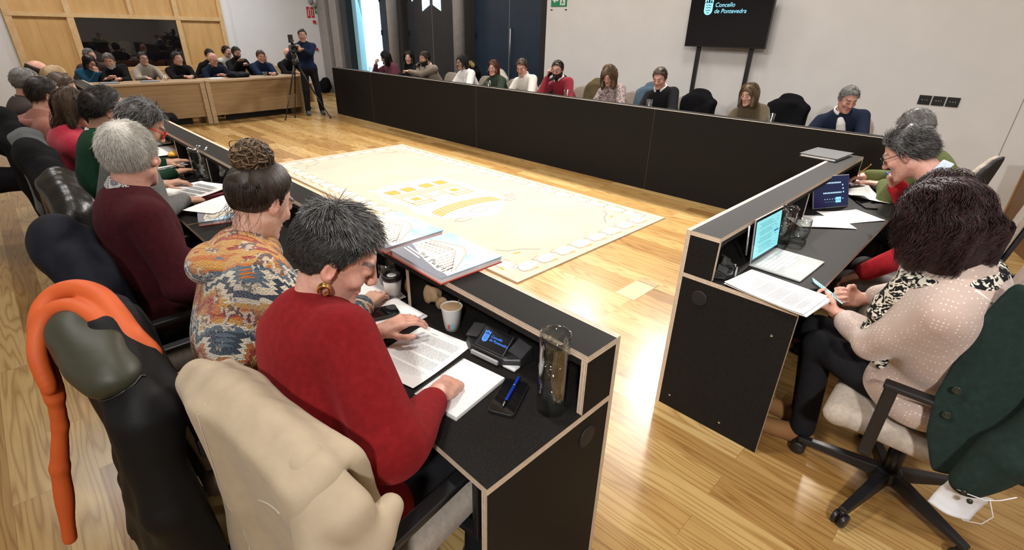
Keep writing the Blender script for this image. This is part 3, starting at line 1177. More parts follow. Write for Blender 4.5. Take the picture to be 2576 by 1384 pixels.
        S.rc(s.hl(-.036, .083, .026), s.hl(.036, .083, .026), .011 * h, .011 * h, 0.015)
        for sd in (1, -1):
            S.ell(s.hl(sd * .031, .099, .006), np.array([.016, .013, .011]) * h, R, 0.010, '-')
            S.ell(s.hl(sd * .031, .081, .005), np.array([.014, .0135, .0125]) * h, R, 0.004)
        S.rc(s.hl(0, .090, .014), s.hl(0, .113, -.030), .0085 * h, .0115 * h, 0.010)
        for sd in (1, -1):
            S.ell(s.hl(sd * .012, .104, -.034), np.array([.009, .011, .008]) * h, R, 0.006)
        S.rc(s.hl(-.017, .088, -.066), s.hl(.017, .088, -.066), .0075 * h, .0075 * h, 0.006)
        S.rc(s.hl(-.013, .087, -.079), s.hl(.013, .087, -.079), .0085 * h, .0085 * h, 0.006)
        S.ell(s.hl(0, .100, -.0722), np.array([.024, .012, .0022]) * h, R, 0.003, '-')
        for sd in (1, -1):   # ears
            Re = R @ np.array([[math.cos(.35 * sd), math.sin(.35 * sd), 0], [-math.sin(.35 * sd), math.cos(.35 * sd), 0], [0, 0, 1.0]])
            S.ell(s.hl(sd * .081, -.006, -.010), np.array([.0075, .018, .031]) * h, Re, 0.006)
            S.ell(s.hl(sd * .0885, -.001, -.006), np.array([.006, .010, .018]) * h, Re, 0.004, '-')
            S.ell(s.hl(sd * .078, .004, -.036), np.array([.006, .008, .009]) * h, Re, 0.004)
        nr = (.054 if not fem else .045) * z * (0.5 + 0.5 * s.build)
        S.rc(s.hl(0, -.022, -.045), s.nb + s.tf * 0.005, nr, nr * 1.12, 0.03)
        # torso under the clothes
        b = s.build
        S.rc(s.nb - s.tr * .10 - s.up * .045, s.nb + s.tr * .10 - s.up * .045, .040 * z, .040 * z, 0.05)
        Rt = np.stack([s.tr, s.tf, s.up], 1)
        S.ell(s.chest, np.array([.140 * b, .092 * b, .17]) * z, Rt, 0.04)
        S.ell(s.mid, np.array([.125 * b, .088 * b, .15]) * z, Rt, 0.04)
        S.ell(s.hip, np.array([.150 * b, .105 * b, .11]) * z, Rt, 0.04)
        for sd in (1, -1):
            A, E, Wt = s.arm[sd]
            S.rc(A, E, .044 * z, .034 * z, 0.03)
            S.rc(E, Wt, .036 * z, .025 * z, 0.015)
            s.add_hand(S, sd)
            hj, kn, an, fd = s.leg[sd]
            S.rc(hj, kn, .072 * z, .050 * z, 0.03)
            S.rc(kn, an, .048 * z, .034 * z, 0.02)
            S.rc(an - s.U * .04, an - s.U * .05 + fd * .15, .034, .028, 0.02)
        return S

    def add_hand(s, S, sd):
        A, E, Wt = s.arm[sd]
        fd, pn, pose = s.hand[sd]
        z = s.size * (1.0 if s.sex == 'm' else 0.93)
        lat = np.cross(fd, pn) * sd
        Rh = np.stack([lat, pn, fd], 1)
        S.rc(Wt, Wt + fd * .03 * z, .025 * z, .024 * z, 0.015)
        S.box(Wt + fd * .052 * z, np.array([.040, .0145, .046]) * z, .013 * z, Rh, 0.012)
        S.ell(Wt + fd * .036 * z + lat * .022 * z + pn * .008 * z, np.array([.020, .015, .030]) * z, Rh, 0.012)
        c = CURL[pose]
        off = (.030, .0105, -.010, -.029); ln = (.90, 1.0, .93, .74); spread = (.10, .03, -.04, -.12)
        for i in range(4):
            p = Wt + (fd * (.094 - .004 * abs(i - 1.2)) + lat * off[i] - pn * .002) * z
            d = nrm(fd + lat * spread[i] * (0.3 if pose in ('fist', 'grip') else 1.0))
            ax = np.cross(d, pn)
            f = 1.0 + 0.08 * (i - 1) + (0.07 if i == 3 else 0)
            r0 = (.0098, .0098, .0092, .0082)[i] * z
            for j, (L0, cu) in enumerate(zip((.044, .027, .021), c)):
                d = rot_axis(d, ax, cu * f)
                q = p + d * L0 * ln[i] * z
                S.rc(p, q, r0, r0 * 0.9, 0.004 if j else 0.009)
                p, r0 = q, r0 * 0.9
        p = Wt + (fd * .022 + lat * .026 + pn * .006) * z
        tight = pose in ('fist', 'grip', 'loose')
        ds = [nrm(fd * .62 + lat * .68 + pn * .25), nrm(fd * .85 + lat * .30 + pn * .35), nrm(fd * .95 + lat * .05 + pn * .30)] if not tight else \
             [nrm(fd * .60 + lat * .50 + pn * .55), nrm(fd * .85 + lat * -.15 + pn * .5), nrm(fd * .7 + lat * -.6 + pn * .35)]
        r0 = .0125 * z
        for L0, d in zip((.042, .032, .024), ds):
            q = p + d * L0 * z
            S.rc(p, q, r0, r0 * 0.88, 0.008)
            p, r0 = q, r0 * 0.88

    def colour(s, V):
        q = s.to_local(V)
        x, y, zz = np.abs(q[:, 0]), q[:, 1], q[:, 2]
        c = np.tile(s.skin, (len(V), 1))
        hd = (y > 0.0) & (zz > -.14) & (zz < .13) & (np.abs(q).max(1) < .2)
        def mixin(m, col, a):
            w = (m * a)[:, None]
            return c * (1 - w) + np.array(col) * w
        red = s.skin * np.array([1.0, .72, .70])
        c = mixin(np.exp(-((x - .045) ** 2 + (zz + .03) ** 2) / .0007) * hd, red, .22)
        c = mixin(np.exp(-((q[:, 1] - .118) ** 2 + (zz + .03) ** 2 + x ** 2) / .0005) * hd, red, .25)
        lips = np.clip(1.6 - ((x / .024) ** 2 + ((zz + .0725) / .0125) ** 2), 0, 1) * (y > .082) * hd
        c = mixin(lips, s.skin * np.array([.78, .42, .42]), .75)
        ear = (x > .079) & (np.abs(y) < .04) & (np.abs(zz + .01) < .05)
        c = mixin(ear.astype(float), red, .5)
        if s.brow is not None:
            bz = .031 - 6.0 * (x - .028) ** 2
            br = np.clip(1.8 - np.abs(zz - bz) / .0042, 0, 1) * (x > .012) * (x < .052) * (y > .06) * hd
            c = mixin(br, s.brow, .85)
        return c

    def make_body(s, brow=(0.03, 0.02, 0.015)):
        s.brow = brow
        S = s.body()
        s.bodyS = S
        o = shape_mesh('body', S, s.vox, M_SKIN, s.root, 1, s.colour)
        return o

    def add_eyes(s, iris=None):
        if s.eyes == 'open':
            for sd in (1, -1):
                c = s.hl(sd * .031, .0855, .0035)
                mb = MB()
                R = Matrix([list(r) for r in s.HM]).to_4x4()
                M = Matrix.Translation(Vector(c)) @ R @ Matrix.Diagonal((1.0, 0.85, 0.62, 1)) @ Matrix.Scale(.0125 * s.hs, 4) @ Matrix.Rotation(rad(-90), 4, 'X')
                prof = [(0.0, 1.0)] + [(math.sin(a), math.cos(a)) for a in np.linspace(.15, math.pi - .01, 8)]
                n = 14
                mb.lathe([(r, zz) for r, zz in reversed(prof)], n, M=M)
                o = mb.build('eye', [M_EYE, iris or M_IRIS], s.root, world=True)
                cw, f = Vector(c), Vector(s.hf)
                for p in o.data.polygons:
                    d = (o.data.vertices[p.vertices[0]].co + sum((o.data.vertices[i].co for i in p.vertices), Vector()) ) / (len(p.vertices) + 1) - cw
                    if d.normalized().dot(f) > 0.80: p.material_index = 1
        else:
            for sd in (1, -1):
                pts = [s.hl(sd * (.031 + .014 * t), .0945 - .008 * t * t, -.0035 + .0045 * t * t) for t in np.linspace(-1, 1, 7)]
                MB().tube(pts, [.0007, .0011, .0014, .0015, .0014, .0012, .0008], 5).build('eyelashes', M_LASH, s.root, world=True)

    # ---- clothing
    def top(s, mat, name='sweater', th=0.014, cuff=True, seed=1, fold=0.0035, sleeve=1.0, vox=None, lowneck=0.0, hem=0.0, wide=1.0, freq=16, collar_drop=0.0):
        z, b = s.size, s.build
        S = Shape(0.03)
        Rt = np.stack([s.tr, s.tf, s.up], 1)
        fem = s.sex == 'f'
        S.rc(s.nb - s.tr * .115 * z - s.up * .050, s.nb + s.tr * .115 * z - s.up * .050, .048 * z + th, .048 * z + th, 0.05)
        S.rc(s.nb - s.up * (.034 + collar_drop) - s.tf * .004, s.nb - s.up * (.055 + collar_drop), .057 * z + th * .4 - lowneck, .072 * z + th, 0.03)
        S.ell(s.chest, np.array([.158 * b, .108 * b, .19]) * z + th, Rt, 0.05)
        if fem:
            for sd in (1, -1):
                S.ell(s.chest + sd * s.tr * .065 * z + s.tf * .085 * z - s.up * .03, np.array([.062, .058, .062]) * z, Rt, 0.04)
        S.ell(s.mid, np.array([.142 * b * wide, (.100 + s.belly) * b * wide, .17]) * z + th, Rt, 0.05)
        S.ell(s.hip + s.up * (.03 - hem), np.array([.168 * b * wide, (.118 + s.belly * .7) * b * wide, .10]) * z + th, Rt, 0.04)
        for sd in (1, -1):
            A, E, Wt = s.arm[sd]
            A2 = A + (s.nb - A) * 0.06
            S.rc(A2, E, (.060 * z) * (.7 + .3 * b) + th * .9, .046 * z + th, 0.035)
            e2 = E + (Wt - E) * (0.93 * sleeve)
            S.rc(E, e2, .046 * z + th, .032 * z + th * .75, 0.02)
            if cuff:
                u = nrm(e2 - E)
                S.rc(e2 - u * .045, e2 - u * .004, .0305 * z + th * .7, .0300 * z + th * .7, 0.006)
        fo = folds(seed, fold, freq)
        el = [s.arm[1][1], s.arm[-1][1]]
        def post(P, d):
            w = 0.45 + 0.9 * np.exp(-((P - el[0]) ** 2).sum(1) / .012) + 0.9 * np.exp(-((P - el[1]) ** 2).sum(1) / .012) + 0.5 * np.exp(-((P - s.mid) ** 2).sum(1) / .03)
            return d + fo(P) * w
        if fold: S.post = post
        s.topS = S
        return shape_mesh(name, S, vox or s.vox, mat, s.root, 1)

    def trousers(s, mat=None, vox=None, th=0.008, seed=3):
        z, b = s.size, s.build
        S = Shape(0.03)
        S.ell(s.hip - s.U * .01, np.array([.165 * b, .13 * b, .105]) * z + th, np.stack([s.R, s.F, s.U], 1), 0.03)
        for sd in (1, -1):
            hj, kn, an, fd = s.leg[sd]
            S.rc(hj, kn, .084 * z * (.5 + .5 * b) + th, .058 * z + th, 0.035)
            S.rc(kn, an, .056 * z + th, .044 * z + th, 0.02)
        fo = folds(seed, 0.004, 14)
        S.post = lambda P, d: d + fo(P)
        return shape_mesh('trousers', S, vox or max(s.vox, 0.010), mat or M_TROUSER, s.root, 1)

    def shoes(s, mat=None, vox=None):
        for sd in (1, -1):
            hj, kn, an, fd = s.leg[sd]
            S = Shape(0.03)
            g = np.array([an[0], an[1], 0.0])
            S.rc(g + s.U * .045, g + fd * .15 + s.U * .036, .042, .036)
            S.rc(g + s.U * .05, g + s.U * .11, .042, .040)
            S.rc(g - fd * .035 + s.U * .03, g + fd * .17 + s.U * .028, .032, .030)
            S.post = lambda P, d: np.maximum(d, 0.002 - P[:, 2])
            shape_mesh('shoe', S, vox or 0.012, mat or M_SHOE, s.root, 1)

    def collar(s, mat, name='collar', r0=None, hgt=0.034, vox=None, gap=0.35, thick=0.005, slope=-0.15, lift=0.0):
        z = s.size
        ax = nrm(s.nb + 0 - s.nb + (s.hl(0, -.03, -.06) - s.nb)); c = s.nb + s.tf * 0.004 + ax * (0.012 + lift)
        r0 = r0 if r0 is not None else (.068 if s.sex == 'm' else .058) * z * (.5 + .5 * s.build)
        tf = nrm(s.tf - ax * (s.tf @ ax)); tr = np.cross(tf, ax)
        def f(P):
            q = P - c
            h = q @ ax; x = q @ tr; y = q @ tf
            rr = np.sqrt(x * x + y * y)
            a = np.arctan2(x, y)
            hh = h - 0.10 * (rr > 0) * 0 - 0.012 * (1 - np.cos(a))
            d = np.maximum(np.abs(rr - (r0 + slope * hh)) - thick, np.abs(hh) - hgt / 2)
            return np.maximum(d, gap * 0.08 - np.abs(a) * 0.08) if gap else d
        v = vox or min(s.vox, 0.005)
        R = r0 + 0.07
        V, Q = surface(f, c - R, c + R, v)
        if len(V) == 0: return
        V = relax(V, Q, 1)
        o = np_mesh(name, V, Q, mat, None)
        local_frame(o, s.root)
        return o

    def ring(s, mat, name, major, minor, tilt=0.0, cen=None, vox=None, seed=5, fold=0.006, squash=1.0, freq=26, back=0.0):
        """a roll of cloth round the neck: scarf, cowl, hood"""
        c = s.nb.copy() if cen is None else np.asarray(cen, float)
        ax = nrm(s.up + s.tf * tilt)
        tf = nrm(s.tf - ax * (s.tf @ ax)); tr = np.cross(tf, ax)
        fo = folds(seed, fold, freq)
        def f(P):
            q = P - c
            h, x, y = q @ ax, q @ tr, q @ tf
            a = np.arctan2(x, y)
            rr = np.sqrt((x / squash) ** 2 + y * y)
            mn = minor * (1 + back * 0.5 * (1 - np.cos(a)))
            return np.sqrt((rr - major) ** 2 + (h * 0.85) ** 2) - mn + fo(P)
        v = vox or s.vox
        R = major * max(1, squash) + minor * (1 + back) + 0.03
        V, Q = surface(f, c - R, c + R, v)
        V = relax(V, Q, 1)
        o = np_mesh(name, V, Q, mat, None)
        local_frame(o, s.root)
        s.ringf = f
        return o

    # ---- hair
    def cap(s, mat, t=0.010, line=None, name='hair', vox=None, lump=0.004, seed=9, drop=0.0, sides=None, freq=70):
        """short hair as a shell that follows the skull down to the hairline"""
        S = s.skull(t)
        hl = HAIRLINE if line is None else line
        fo = folds(seed, lump, freq)
        h = s.hs
        def post(P, d):
            q = s.to_local(P)
            zl = np.interp(q[:, 1], hl[:, 0], hl[:, 1]) - drop
            cut = (zl - q[:, 2]) * h
            ear = np.sqrt(((np.abs(q[:, 0]) - .085) / .02) ** 2 + ((q[:, 1] - .0) / .020) ** 2 + ((q[:, 2] + .012) / .034) ** 2)
            d = smax(d + fo(P), cut, 0.006)
            return np.maximum(d, (1 - ear) * .015)
        S.post = post
        return shape_mesh(name, S, vox or min(s.vox, 0.007), mat, s.root, 1)

    def scalp(s, n, line=None, t=0.004, seed=4, cond=None):
        r = np.random.default_rng(seed)
        d = r.normal(size=(n * 3, 3)); d /= np.linalg.norm(d, axis=1)[:, None]
        q = np.array([0, -.014, .026]) + d * np.array([.077, .098, .094])
        hl = HAIRLINE if line is None else line
        m = q[:, 2] > np.interp(q[:, 1], hl[:, 0], hl[:, 1])
        if cond is not None: m &= cond(q)
        q = q[m][:n]; d = d[m][:n]
        nl = d / np.array([.077, .098, .094]); nl /= np.linalg.norm(nl, axis=1)[:, None]
        P = s.head + (q * s.hs) @ s.HM.T
        Nw = nl @ s.HM.T
        return q, nl, P + Nw * t, Nw

    def hair(s, mat, n, dirfn, length, segs=5, r0=0.0009, line=None, t=0.004, name='hair_strands', cond=None, collide='skull', parent=None, **kw):
        q, nl, P, Nw = s.scalp(n, line, t, kw.get('seed', 4), cond)
        d = dirfn(q, nl) @ s.HM.T
        if callable(length): length = length(q)
        if kw.get('aim') is not None: kw['aim'] = s.hl(*kw['aim'])
        col = None
        if collide == 'skull': col = s.skull(0.004)
        elif collide == 'shell':
            col = s.hairS
        elif collide == 'body':
            sk, tp = s.skull(0.004), s.topS
            col = lambda X: np.minimum(sk(X), tp(X))
        return strands(name, P, Nw, d, length, segs, r0, mat, parent or s.root, collide=col, **kw)

    def long_shell(s, mat, length=0.25, width=0.05, name='hair', back=True, front=0.0, vox=None, seed=11, lump=0.006, bulge=0.012, line=None):
        """long hair: skull shell plus a curtain falling past the neck"""
        S = s.skull(bulge)
        R = s.HM
        dn = nrm(-s.U * .75 - s.hu * .25)
        h = s.hs
        for sd in (1, -1):
            a = s.hl(sd * .062, -.03, .0)
            e = a + dn * length * .92 + sd * s.R * .012 - s.hf * .01
            S.rc(a, e, width * .8, width * .55, 0.03)
            if front:
                a = s.hl(sd * .075, .01, .01)
                e = a + dn * length * front + sd * s.R * .01 + s.hf * .035
                S.rc(a, e, width * .5, width * .38, 0.02)
        if back:
            S.rc(s.hl(0, -.075, .0), s.hl(0, -.085, -.02) + dn * length - s.hf * .01, width, width * .8, 0.03)
        hl = HAIRLINE if line is None else line
        fo = folds(seed, lump, 45, (1, 1, .25))
        def post(P, d):
            q = s.to_local(P)
            zl = np.interp(q[:, 1], hl[:, 0], hl[:, 1])
            # keep the face free
            face = np.sqrt((q[:, 0] / .058) ** 2 + ((q[:, 2] + .035) / .105) ** 2)
            f = np.where(q[:, 1] > .022, (1 - face) * .05, -1)
            return smax(d + fo(P), f, 0.006)
        S.post = post
        s.hairS = S
        return shape_mesh(name, S, vox or min(s.vox, 0.008), mat, s.root, 1)

    # ---- spectacles
    def glasses(s, mat, r=(.022, .018), th=0.0016, name='glasses', dz=0.0, dy=0.0):
        mb = MB()
        for sd in (1, -1):
            pts = [s.hl(sd * .031 + r[0] * math.cos(a), .104 + dy - .006 * abs(math.cos(a)) , .004 + dz + r[1] * math.sin(a)) for a in np.linspace(0, 2 * math.pi, 17)]
            mb.tube(pts, th, 6)
            mb.tube([s.hl(sd * .053, .099 + dy, .010 + dz), s.hl(sd * .070, .07, .010 + dz), s.hl(sd * .083, .005, .006), s.hl(sd * .082, -.014, -.012)], th, 6)
        mb.tube([s.hl(-.009, .105 + dy, .008 + dz), s.hl(0, .110 + dy, .010 + dz), s.hl(.009, .105 + dy, .008 + dz)], th, 6)
        return mb.build(name, mat, s.root, world=True)

    def beard(s, mat, t=0.006, vox=None, full=True, name='beard'):
        S0 = s.bodyS
        h = s.hs
        fo = folds(21, 0.0025, 120)
        def f(P):
            q = s.to_local(P)
            d = S0(P) - t + fo(P)
            lo = np.interp(q[:, 1], [-.01, .02, .06, .09], [-.02, -.035, -.045, -.052])
            reg = (q[:, 2] - lo) * h
            reg = np.maximum(reg, (-.010 - q[:, 1]) * h)
            reg = np.maximum(reg, (-.135 - q[:, 2]) * h)
            mouth = np.sqrt((q[:, 0] / .016) ** 2 + ((q[:, 2] + .073) / .006) ** 2)
            return np.maximum(np.maximum(d, reg), (1 - mouth) * .01)
        c = s.hl(0, .04, -.08)
        v = vox or min(s.vox, 0.006)
        V, Q = surface(f, c - .11, c + .11, v)
        if len(V) == 0: return
        o = np_mesh(name, relax(V, Q, 1), Q, mat, None)
        return local_frame(o, s.root)

# ------------------------------------------------------------------ clothing materials
def mat_wool(name, color, scale=900, bump=0.5, fuzz=0.5):
    m, nt, b = new_mat(name)
    v = coords(nt)
    n = N(nt, 'ShaderNodeTexNoise', i_Scale=float(scale), i_Detail=3.0)
    L(nt, v, n.inputs['Vector'])
    n2 = N(nt, 'ShaderNodeTexNoise', i_Scale=55.0, i_Detail=4.0)
    L(nt, v, n2.inputs['Vector'])
    r = ramp(nt, [(0.25, tuple(c * 0.62 for c in color)), (0.55, color), (0.85, tuple(min(1, c * 1.35 + 0.01) for c in color))])
    mi = N(nt, 'ShaderNodeMix', data_type='RGBA', i_0=0.5)
    L(nt, n.outputs['Fac'], mi.inputs[6]); L(nt, n2.outputs['Fac'], mi.inputs[7])
    L(nt, mi.outputs[2], r.inputs['Fac'])
    L(nt, r.outputs['Color'], b.inputs['Base Color'])
    b.inputs['Roughness'].default_value = 0.95
    b.inputs['Specular IOR Level'].default_value = 0.15
    b.inputs['Sheen Weight'].default_value = fuzz
    b.inputs['Sheen Roughness'].default_value = 0.4
    b.inputs['Sheen Tint'].default_value = (*[min(1, c * 2.2 + .05) for c in color], 1)
    add_bump(nt, b, mi.outputs[2], bump, 0.006)
    return m


def mat_aztec():
    m, nt, b = new_mat('aztec_knit')
    v = coords(nt)
    sp = N(nt, 'ShaderNodeSeparateXYZ'); L(nt, v, sp.inputs[0])
    nz = N(nt, 'ShaderNodeTexNoise', i_Scale=9.0, i_Detail=1.0); L(nt, v, nz.inputs['Vector'])
    # zigzag along the width makes stepped teeth
    mx = N(nt, 'ShaderNodeMath', operation='ADD'); L(nt, sp.outputs[0], mx.inputs[0]); L(nt, sp.outputs[1], mx.inputs[1])
    m2 = N(nt, 'ShaderNodeMath', operation='MULTIPLY', i_1=16.0); L(nt, mx.outputs[0], m2.inputs[0])
    pp = N(nt, 'ShaderNodeMath', operation='PINGPONG', i_1=0.5); L(nt, m2.outputs[0], pp.inputs[0])
    st = N(nt, 'ShaderNodeMath', operation='SNAP', i_1=0.125); L(nt, pp.outputs[0], st.inputs[0])
    zz = N(nt, 'ShaderNodeMath', operation='MULTIPLY', i_1=0.11); L(nt, st.outputs[0], zz.inputs[0])
    zn = N(nt, 'ShaderNodeMath', operation='MULTIPLY', i_1=0.05); L(nt, nz.outputs['Fac'], zn.inputs[0])
    a1 = N(nt, 'ShaderNodeMath', operation='ADD'); L(nt, sp.outputs[2], a1.inputs[0]); L(nt, zz.outputs[0], a1.inputs[1])
    a2 = N(nt, 'ShaderNodeMath', operation='ADD'); L(nt, a1.outputs[0], a2.inputs[0]); L(nt, zn.outputs[0], a2.inputs[1])
    fr = N(nt, 'ShaderNodeMath', operation='MULTIPLY', i_1=2.9); L(nt, a2.outputs[0], fr.inputs[0])
    fx = N(nt, 'ShaderNodeMath', operation='FRACT'); L(nt, fr.outputs[0], fx.inputs[0])
    CR, NV, OR, RD, MU, BL = (0.68, 0.60, 0.46), (0.035, 0.05, 0.075), (0.50, 0.15, 0.03), (0.32, 0.04, 0.02), (0.56, 0.29, 0.07), (0.10, 0.14, 0.18)
    seq = [NV, CR, BL, OR, MU, MU, RD, OR, CR, NV, BL, CR, MU, OR, RD, OR, MU, CR]
    r = ramp(nt, [(i / len(seq), c) for i, c in enumerate(seq)], 'CONSTANT')
    L(nt, fx.outputs[0], r.inputs['Fac'])
    # flecks of cream stitches
    vo = N(nt, 'ShaderNodeTexVoronoi', i_Scale=95.0); L(nt, v, vo.inputs['Vector'])
    fl = N(nt, 'ShaderNodeTexNoise', i_Scale=22.0, i_Detail=3.0); L(nt, v, fl.inputs['Vector'])
    fr2 = ramp(nt, [(0.56, (0, 0, 0)), (0.60, (0.75, 0.75, 0.75))]); L(nt, fl.outputs['Fac'], fr2.inputs['Fac'])
    mi = N(nt, 'ShaderNodeMix', data_type='RGBA'); L(nt, fr2.outputs['Color'], mi.inputs[0]); L(nt, r.outputs['Color'], mi.inputs[6])
    sw = ramp(nt, [(0.42, NV), (0.5, (0.62, 0.55, 0.43))], 'CONSTANT'); L(nt, vo.outputs['Color'], sw.inputs['Fac']); L(nt, sw.outputs['Color'], mi.inputs[7])
    L(nt, mi.outputs[2], b.inputs['Base Color'])
    b.inputs['Roughness'].default_value = 0.95
    b.inputs['Specular IOR Level'].default_value = 0.1
    b.inputs['Sheen Weight'].default_value = 0.3
    wv = N(nt, 'ShaderNodeTexVoronoi', i_Scale=230.0); L(nt, v, wv.inputs['Vector'])
    add_bump(nt, b, wv.outputs['Distance'], 0.9, 0.006)
    return m


def mat_pattern(name, c0, c1, scale, thr, kind='noise', rough=0.8, dist=2.0):
    m, nt, b = new_mat(name)
    v = coords(nt)
    if kind == 'noise':
        n = N(nt, 'ShaderNodeTexNoise', i_Scale=scale, i_Detail=1.0, i_Distortion=dist); out = n.outputs['Fac']
    elif kind == 'checker':
        n = N(nt, 'ShaderNodeTexChecker', i_Scale=scale); out = n.outputs['Fac']
    else:
        n = N(nt, 'ShaderNodeTexVoronoi', i_Scale=scale); out = n.outputs['Distance']
    L(nt, v, n.inputs['Vector'])
    r = ramp(nt, [(max(0, thr - .03), c0), (min(1, thr + .03), c1)])
    L(nt, out, r.inputs['Fac'])
    L(nt, r.outputs['Color'], b.inputs['Base Color'])
    b.inputs['Roughness'].default_value = rough
    b.inputs['Specular IOR Level'].default_value = 0.2
    return m


M_REDWOOL = mat_wool('red_wool', (0.185, 0.007, 0.009))
M_BURG = mat_wool('burgundy_wool', (0.050, 0.007, 0.010), fuzz=0.25)
M_GREYK = mat_wool('grey_knit', (0.10, 0.10, 0.095), fuzz=0.25)
M_GREENK = mat_wool('dark_green_knit', (0.010, 0.040, 0.020), fuzz=0.2)
M_PINK = fabric('raspberry_red', (0.38, 0.022, 0.045))
M_SALMON = fabric('salmon_sweatshirt', (0.26, 0.105, 0.075))
M_BROWNJ = fabric('brown_tweed', (0.055, 0.042, 0.038))
M_CORAL = mat_wool('coral_red_wool', (0.40, 0.018, 0.026), fuzz=0.3)
M_OLIVEK = mat_wool('olive_green_knit', (0.13, 0.155, 0.055), fuzz=0.2)
M_WHITEC = fabric('white_cotton', (0.72, 0.71, 0.69), 0.15)
M_BLUEC = fabric('pale_blue_cotton', (0.55, 0.63, 0.74), 0.15)
M_CREAM = fabric('cream_shirt', (0.62, 0.59, 0.53), 0.2)
M_NAVY = fabric('navy_cloth', (0.012, 0.017, 0.036), 0.2)
M_NAVYB = fabric('dark_blue_knit', (0.012, 0.022, 0.055), 0.25)
M_BLACKC = fabric('black_cloth', (0.010, 0.010, 0.011), 0.2)
M_MAROON = fabric('maroon_cloth', (0.14, 0.030, 0.055), 0.25)
M_BEIGEJ = fabric('beige_jacket_cloth', (0.22, 0.175, 0.135), 0.25)
M_GREYBEIGE = fabric('grey_beige_knit', (0.34, 0.30, 0.25), 0.35)
M_DGREEN = fabric('dark_green_blouse', (0.030, 0.045, 0.030), 0.2)
M_WINE = fabric('wine_red_jumper', (0.20, 0.010, 0.022), 0.25)
M_OLIVEJ = fabric('olive_brown_suit', (0.075, 0.055, 0.030), 0.2)
M_TEAL = fabric('petrol_blue_jacket', (0.010, 0.075, 0.15), 0.2)
M_FLORAL = mat_pattern('floral_print', (0.10, 0.075, 0.085), (0.42, 0.33, 0.30), 38.0, 0.5)
M_ZEBRA = mat_pattern('zebra_scarf', (0.008, 0.008, 0.009), (0.68, 0.63, 0.53), 34.0, 0.52, dist=2.6)
M_GING = mat_pattern('gingham_cotton', (0.02, 0.02, 0.025), (0.70, 0.70, 0.70), 230.0, 0.5, 'checker')
M_AZTEC = mat_aztec()
M_REDFRAME = plain('red_acetate', (0.62, 0.02, 0.012), 0.25)
M_BLKFRAME = plain('black_acetate', (0.01, 0.01, 0.012), 0.25)
M_GREYHAIRLINE = None


def mat_sheer():
    m, nt, b = new_mat('dotted_sheer_blouse')
    v = coords(nt, (1, 1, 1))
    vo = N(nt, 'ShaderNodeTexVoronoi', i_Scale=84.0); vo.inputs['Randomness'].default_value = 0.10
    L(nt, v, vo.inputs['Vector'])
    r = ramp(nt, [(0.16, (0.80, 0.72, 0.66)), (0.26, (0.50, 0.385, 0.33))])
    L(nt, vo.outputs['Distance'], r.inputs['Fac'])
    n = N(nt, 'ShaderNodeTexNoise', i_Scale=7.0, i_Detail=2.0); L(nt, v, n.inputs['Vector'])
    mi = N(nt, 'ShaderNodeMix', data_type='RGBA', blend_type='MULTIPLY', i_0=1.0)
    r2 = ramp(nt, [(0.3, (0.80, 0.74, 0.72)), (0.65, (1.0, 1.0, 1.0))]); L(nt, n.outputs['Fac'], r2.inputs['Fac'])
    L(nt, r.outputs['Color'], mi.inputs[6]); L(nt, r2.outputs['Color'], mi.inputs[7])
    L(nt, mi.outputs[2], b.inputs['Base Color'])
    b.inputs['Roughness'].default_value = 0.7
    b.inputs['Sheen Weight'].default_value = 0.4
    return m


M_SHEER = mat_sheer()


def tangent(v, lift=0.15):
    v = np.asarray(v, float)
    def f(q, n):
        t = v[None] - n * (n @ v)[:, None]
        t /= np.linalg.norm(t, axis=1)[:, None] + 1e-6
        return t + n * lift
    return f


def parted(q, n):
    s = np.sign(q[:, 0] - .012)
    v = np.stack([.55 * s, np.full(len(q), -.45), np.full(len(q), -.6)], 1)
    v = v - n * (v * n).sum(1)[:, None]
    return v / (np.linalg.norm(v, axis=1)[:, None] + 1e-6) + n * .1


def noface(q):
    return (q[:, 1] < .050) | (q[:, 2] > .095)


def whorl(c, lift=0.2, down=0.0):
    c = np.asarray(c, float)
    def f(q, n):
        v = q - c
        v = v - n * (v * n).sum(1)[:, None]
        v /= np.linalg.norm(v, axis=1)[:, None] + 1e-6
        v = v + np.cross(n, v) * 0.25 + np.array([0, 0, -down])
        return v + n * lift
    return f


